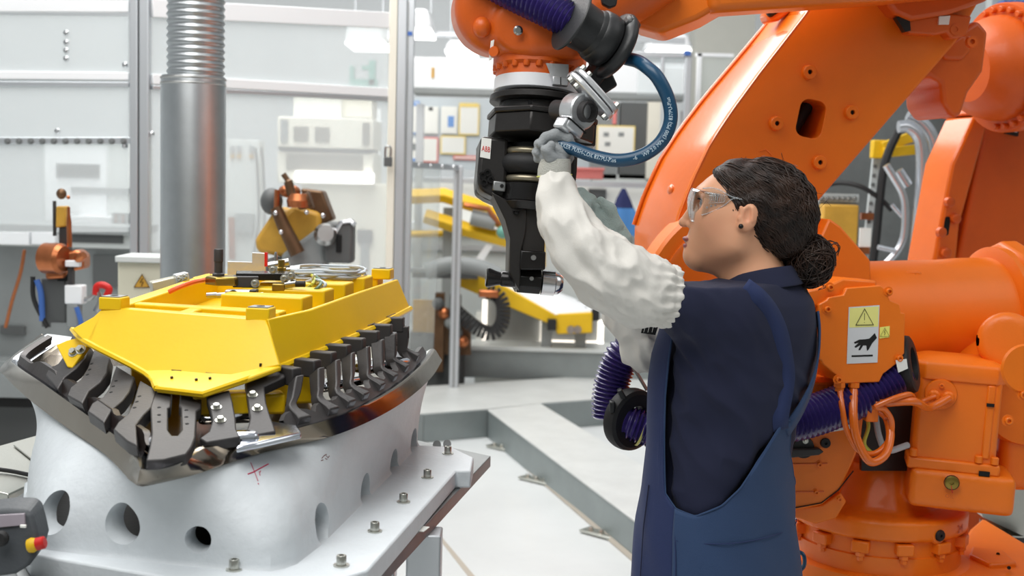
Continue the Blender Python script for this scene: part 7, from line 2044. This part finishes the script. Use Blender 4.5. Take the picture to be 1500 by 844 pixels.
# concrete column
struct('trim_2', MB().box((P(1062, 60, 11.0).x, 11.2, 2.6), (0.52, 0.4, 5.2)), 'wall_concrete')
fbx = thing('side_window', (P(1040, 200, 10.0).x, 10.0, 0), 'white framed glazed screen left of the concrete column', 'screen')
fbox('bar', 1020, 78, 1026, 200, 10.0, 0.05, 'lamp_hood', fbx); fbox('bar', 1020, 78, 1075, 83, 10.0, 0.05, 'lamp_hood', fbx); fbox('pane', 1026, 83, 1075, 220, 10.02, 0.006, 'clear_sheet_thin', fbx)
MB().box((P(1023, 200, 10.0).x, 10.03, 0.9), (0.04, 0.04, 1.8)).build('leg', 'lamp_hood', fbx)

# ================================================================== yellow handling machinery in the middle distance
ym = thing('yellow_gripper', (P(690, 380, 9.3).x, 9.3, 0), 'yellow tubular gripper frame behind the thin gate post', 'gripper')
def ybar(L, w, Y=9.3, m='yellow_plain', nm='bar'):
    MB().tube([P(x, y, Y) for x, y in L], w, 4).build(nm, m, ym, bevel=0.01)
ybar([(600, 288), (650, 286), (700, 302), (742, 330)], 0.06); ybar([(622, 316), (690, 338), (745, 352)], 0.06); ybar([(728, 300), (738, 330), (744, 352)], 0.05)
ybar([(600, 343), (700, 341)], 0.03, 9.5); ybar([(788, 340), (789, 392)], 0.06, 9.4)
MB().tube([P(690, 318, 9.2), P(726, 326, 9.2)], 0.06, 12).build('actuator', 'mid_grey', ym); MB().tube([P(680, 300, 9.15), P(715, 306, 9.15), P(732, 330, 9.15)], 0.02, 8).build('hose', 'copper', ym)
MB().ball(P(737, 340, 9.15), 0.05).build('knob', 'green_paint', ym)
MB().box((P(655, 400, 9.4).x, 9.45, 0.7), (0.08, 0.08, 1.4)).build('pillar', 'mid_grey', ym)
MB().prism([P(x, y, 9.3) for x, y in ((688, 392), (712, 358), (722, 360), (700, 395))], (0, 0.05, 0)).build('white_arm', 'lamp_hood', ym)
fbox('support', 600, 396, 760, 402, 9.4, 0.1, 'mid_grey', ym)
yb = thing('yellow_beam', (P(780, 480, 8.9).x, 9.0, 0), 'yellow box beam with perforated white top behind the roller tool', 'beam')
bz = lambda x, y: P(x, y, 8.9)
MB().prism([P(x, y, 8.9) for x, y in ((668, 396), (690, 392), (812, 460), (868, 458), (868, 488), (816, 490), (812, 478), (668, 418))], (0, 0.12, 0)).build('beam', 'yellow_plain', yb, bevel=0.01)
MB().prism([P(700, 398, 9.0), P(724, 396, 9.6), P(870, 452, 9.6), P(866, 459, 8.95), P(814, 461, 8.9)], (0, 0.01, 0.02)).build('top_plate', 'lamp_hood', yb)
for k in range(6): MB().cyl(P(735 + k * 20, 415 + k * 7.5, 8.99), P(735 + k * 20, 414 + k * 7.5, 8.97), 0.018, n=10).build('top_hole', 'mid_grey', yb)
for px in (836, 846): MB().hexbolt(P(px, 483, 8.89), (0, -1, 0), 0.02, 0.02).build('bolt', 'steel', yb)
fbox('buffer', 802, 468, 815, 484, 8.85, 0.08, 'black_rubber', yb); fbox('buffer', 868, 454, 878, 470, 8.95, 0.08, 'black_rubber', yb)
for px in (800, 850): MB().box((P(px, 520, 9.0).x, 9.06, 0.35), (0.08, 0.06, 0.7)).build('support_leg', 'mid_grey', yb)
ec_ = thing('cable_chain', (P(720, 520, 8.6).x, 8.6, 0), 'black plastic cable chain bent in a loop beside the yellow beam', 'cable chain')
cp_ = resample(smooth_path([P(664, 452, 8.6), P(684, 470, 8.6), (P(704, 484, 8.6)), P(722, 488, 8.6), P(735, 474, 8.6), P(737, 448, 8.6), P(728, 432, 8.6), P(712, 428, 8.6)], 8), 26)
for a, b in zip(cp_, cp_[1:]):
    MB().bar(a, a.lerp(b, 0.86), 0.10, 0.055, (0, 1, 0)).build('chain_link', 'black_plastic', ec_)
MB().box((P(666, 470, 8.6).x, 8.68, 0.4), (0.08, 0.08, 0.8)).build('stand', 'dark_grey', ec_)
MB().box(P(716, 430, 8.58), (0.14, 0.1, 0.05)).build('clamp_plate', 'copper', ec_, bevel=0.01)
wl2 = thing('inspection_light', (P(745, 515, 9.4).x, 9.5, 0), 'glowing rectangular light frame low behind the cable chain', 'lamp')
for (x0, y0, x1, y1) in ((706, 440, 713, 516), (706, 509, 782, 516), (792, 470, 798, 505), (792, 500, 884, 510), (876, 470, 884, 505)): fbox('light_tube', x0, y0, x1, y1, 9.4, 0.05, 'warm_lamp', wl2)
fbox('back_board', 712, 420, 790, 510, 9.46, 0.05, 'mid_grey', wl2); fbox('back_board', 798, 440, 878, 500, 9.46, 0.05, 'mid_grey', wl2)
MB().box((P(790, 520, 9.5).x, 9.53, 0.3), (1.0, 0.05, 0.6)).build('foot', 'cab_grey', wl2)
pn = thing('plinth', (P(760, 540, 9.0).x, 9.0, 0), 'long grey green steel plinth behind the walkway', 'plinth')
fbox('plinth_body', 560, 516, 1200, 558, 9.0, 0.3, 'kerb_steel', pn, 0.006); fbox('plinth_top', 560, 512, 1200, 518, 8.97, 0.36, 'cab_grey', pn, 0.004)
fx2 = thing('weld_fixture', (P(640, 480, 8.8).x, 8.9, 0), 'brown and amber welding fixture behind the clear curtain', 'fixture')
fbox('column', 636, 430, 650, 545, 8.7, 0.1, 'bronze', fx2); fbox('amber_panel', 604, 440, 636, 545, 8.9, 0.05, 'amber', fx2); fbox('cross_arm', 604, 400, 700, 408, 8.85, 0.08, 'dark_grey', fx2); fbox('bracket', 650, 470, 690, 520, 8.75, 0.08, 'bronze', fx2)
MB().tube(smooth_path([P(624, 398, 8.7), P(660, 388, 8.7), P(700, 392, 8.7), P(730, 404, 8.7)], 6), 0.06, 12).build('bundle', 'mid_grey', fx2)
for k in range(5): MB().ball(P(642 + 9 * k, 445 + 14 * k, 8.66), 0.045, 10, 8).build('clamp_knob', ('dark_grey', 'copper', 'mid_grey')[k % 3], fx2)
MB().box((P(640, 540, 8.9).x, 8.95, 0.25), (0.4, 0.2, 0.5)).build('base', 'dark_grey', fx2)

# ================================================================== things seen between the robot arms, right
Ya_ = 6.6
rk = thing('fixture_rack', (P(1300, 420, 7.2).x, 7.3, 0), 'dark grey machine rack seen between the two orange arms', 'rack')
mat('rack_grey', s2l(104, 108, 108), 0.6, var=(5, 0.25)); mat('rack_light', s2l(176, 182, 182), 0.5)
fbox('back_panel', 1180, 110, 1440, 460, 7.4, 0.1, 'rack_grey', rk); fbox('panel', 1372, 225, 1400, 300, 7.2, 0.1, 'rack_light', rk); fbox('panel', 1368, 250, 1410, 256, 7.15, 0.1, 'dark_grey', rk)
for (x0, y0, x1, y1) in ((1362, 132, 1374, 160), (1378, 140, 1398, 150), (1380, 152, 1398, 172), (1392, 206, 1404, 220)): fbox('panel', x0, y0, x1, y1, 7.2, 0.05, 'lamp_hood', rk)
fbox('window', 1388, 210, 1404, 222, 7.12, 0.05, 'dark_grey', rk); fbox('beam', 1200, 284, 1258, 296, 6.9, 0.1, 'rack_light', rk); fbox('beam', 1200, 296, 1258, 300, 6.92, 0.1, 'mid_grey', rk)
fbox('panel', 1398, 295, 1404, 340, 7.1, 0.05, 'lamp_hood', rk)
for k in range(7): MB().hexbolt(P(1204 + k * 8, 291, 6.89), (0, -1, 0), 0.010, 0.01).build('bolt', 'steel', rk)
MB().box((P(1300, 420, 7.4).x, 7.55, 0.6), (1.0, 0.2, 1.2)).build('base', 'dark_grey', rk)
o = fbox('bin_panel', 1203, 300, 1256, 420, 6.8, 0.1, 'amber', rk, 0.01)
ps = thing('perforated_strut', (P(1268, 420, 6.3).x, 6.3, 0), 'grey perforated strut with a white tag behind the orange arm', 'strut')
MB().bar(P(1285, 222, 6.3), P(1262, 440, 6.3), 0.040, 0.03, (0, 1, 0)).build('strut', 'rack_light', ps)
for k in range(15):
    t = k / 14; MB().cyl(P(1283.5 - 21 * t, 230 + 190 * t, 6.284), P(1283.5 - 21 * t, 230 + 190 * t, 6.28), 0.010, n=12).build('strut_hole', 'dark_grey', ps)
fbox('tag', 1259, 334, 1276, 362, 6.27, 0.01, 'paper', ps); fbox('clamp', 1262, 312, 1280, 322, 6.26, 0.03, 'copper', ps); fbox('clamp', 1256, 362, 1274, 372, 6.26, 0.03, 'copper', ps)
MB().box((P(1264, 430, 6.3).x, 6.32, 0.5), (0.05, 0.05, 1.0)).build('foot', 'dark_grey', ps)
yk = thing('yellow_clamp', P(1300, 215, 6.2), 'yellow two armed clamp above the perforated strut', 'clamp')
fbox('block', 1279, 205, 1298, 232, 6.2, 0.06, 'yellow_plain', yk, 0.006)
MB().bar(P(1292, 216, 6.2), P(1340, 199, 6.2), 0.05, 0.05).build('arm', 'yellow_plain', yk, bevel=0.004); MB().bar(P(1294, 224, 6.18), P(1350, 218, 6.18), 0.05, 0.05).build('arm', 'yellow_plain', yk, bevel=0.004)
bsd = thing('door_frame_tube', (P(1350, 420, 6.0).x, 6.0, 0), 'silver bent car body frame between the orange arms', 'car frame')
mat('frame_silver', s2l(206, 210, 216), 0.25, 0.85)
def ftube(L, w, Y, nm='tube', fl=1.0): MB().tube(smooth_path([P(x, y, Y) for x, y in L], 8), w, 14, flat=fl).build(nm, 'frame_silver', bsd, angle=60)
ftube([(1330, 168), (1346, 176), (1362, 194), (1370, 220), (1370, 270), (1362, 340), (1354, 420)], 0.030, 6.0)
ftube([(1316, 186), (1330, 186), (1344, 198), (1350, 222), (1350, 270), (1344, 340), (1336, 420)], 0.030, 5.95)
ftube([(1298, 242), (1310, 262), (1322, 284), (1326, 310), (1324, 345), (1314, 368), (1296, 388), (1276, 404)], 0.018, 5.9)
ftube([(1306, 300), (1322, 318)], 0.010, 5.92); ftube([(1286, 362), (1312, 368)], 0.012, 5.88); ftube([(1316, 250), (1330, 272)], 0.024, 5.95)
fbox('pillar', 1344, 190, 1362, 420, 6.05, 0.06, 'frame_silver', bsd, 0.02); fbox('slot', 1341, 326, 1348, 352, 5.93, 0.04, 'dark_grey', bsd); fbox('slot', 1334, 384, 1340, 410, 5.91, 0.04, 'dark_grey', bsd)
MB().box((P(1345, 430, 6.1).x, 6.12, 0.5), (0.1, 0.05, 1.0)).build('trestle', 'dark_grey', bsd)
cable('hose', [P(1322, 180, 6.1), P(1314, 196, 6.1), P(1302, 222, 6.1), P(1294, 250, 6.1), P(1288, 300, 6.1), P(1282, 360, 6.1), P(1272, 420, 6.1)], 0.022, 'black_rubber', 'black hose hanging from the silver frame between the orange arms')
cable('cable', [P(1200, 274, 6.2), P(1230, 268, 6.15), P(1262, 274, 6.1), P(1290, 292, 6.1), P(1306, 308, 6.1)], 0.012, 'black_rubber', 'black cable arching toward the perforated strut')
for (px, py, m) in ((1252, 246, 'blue_plain'), (1288, 300, 'steel_bright'), (1282, 370, 'steel_bright'), (1300, 318, 'steel_bright'), (1240, 262, 'copper')):
    pass
# right edge: pale gutter beside the robot foot, blue rack far right
gt = thing('cable_gutter', (P(1480, 740, 3.75).x, 3.75, 0), 'pale metal cable gutter behind the robot foot at the right edge', 'gutter')
MB().prism([P(x, y, 3.75) for x, y in ((1420, 702), (1530, 680), (1530, 800), (1440, 758))], (0, 0.25, 0.0)).build('side', 'zinc', gt); MB().prism([P(1420, 702, 3.75), P(1530, 720, 3.75), P(1530, 700, 4.05), P(1420, 688, 4.05)], (0, 0, 0.02)).build('lid', 'lamp_hood', gt)
MB().hexbolt(P(1493, 797, 3.88), (0, -1, 0.3), 0.012, 0.012).build('bolt', 'zinc', gt); fbox('buffer', 1480, 802, 1530, 815, 3.6, 0.1, 'black_rubber', gt)
MB().box((P(1470, 780, 3.9).x, 3.88, P(1470, 770, 3.9).z / 2), (0.1, 0.2, P(1470, 770, 3.9).z)).build('stand', 'zinc', gt)
br_ = thing('parts_rack', (P(1480, 330, 7.5).x, 7.6, 0), 'blue and grey parts rack at the right edge behind the second robot', 'rack')
fbox('frame', 1440, -30, 1540, 460, 7.6, 0.1, 'rack_light', br_); fbox('bin', 1474, 330, 1540, 360, 7.5, 0.2, 'blue_plain', br_); fbox('bin', 1474, 370, 1540, 400, 7.5, 0.2, 'dark_grey', br_)
for k in range(4): fbox('bin', 1470 + k * 9, 0, 1476 + k * 9, 24, 7.5, 0.1, 'blue_plain', br_)
MB().box((P(1490, 430, 7.6).x, 7.7, 0.5), (0.3, 0.2, 1.0)).build('base', 'rack_light', br_)
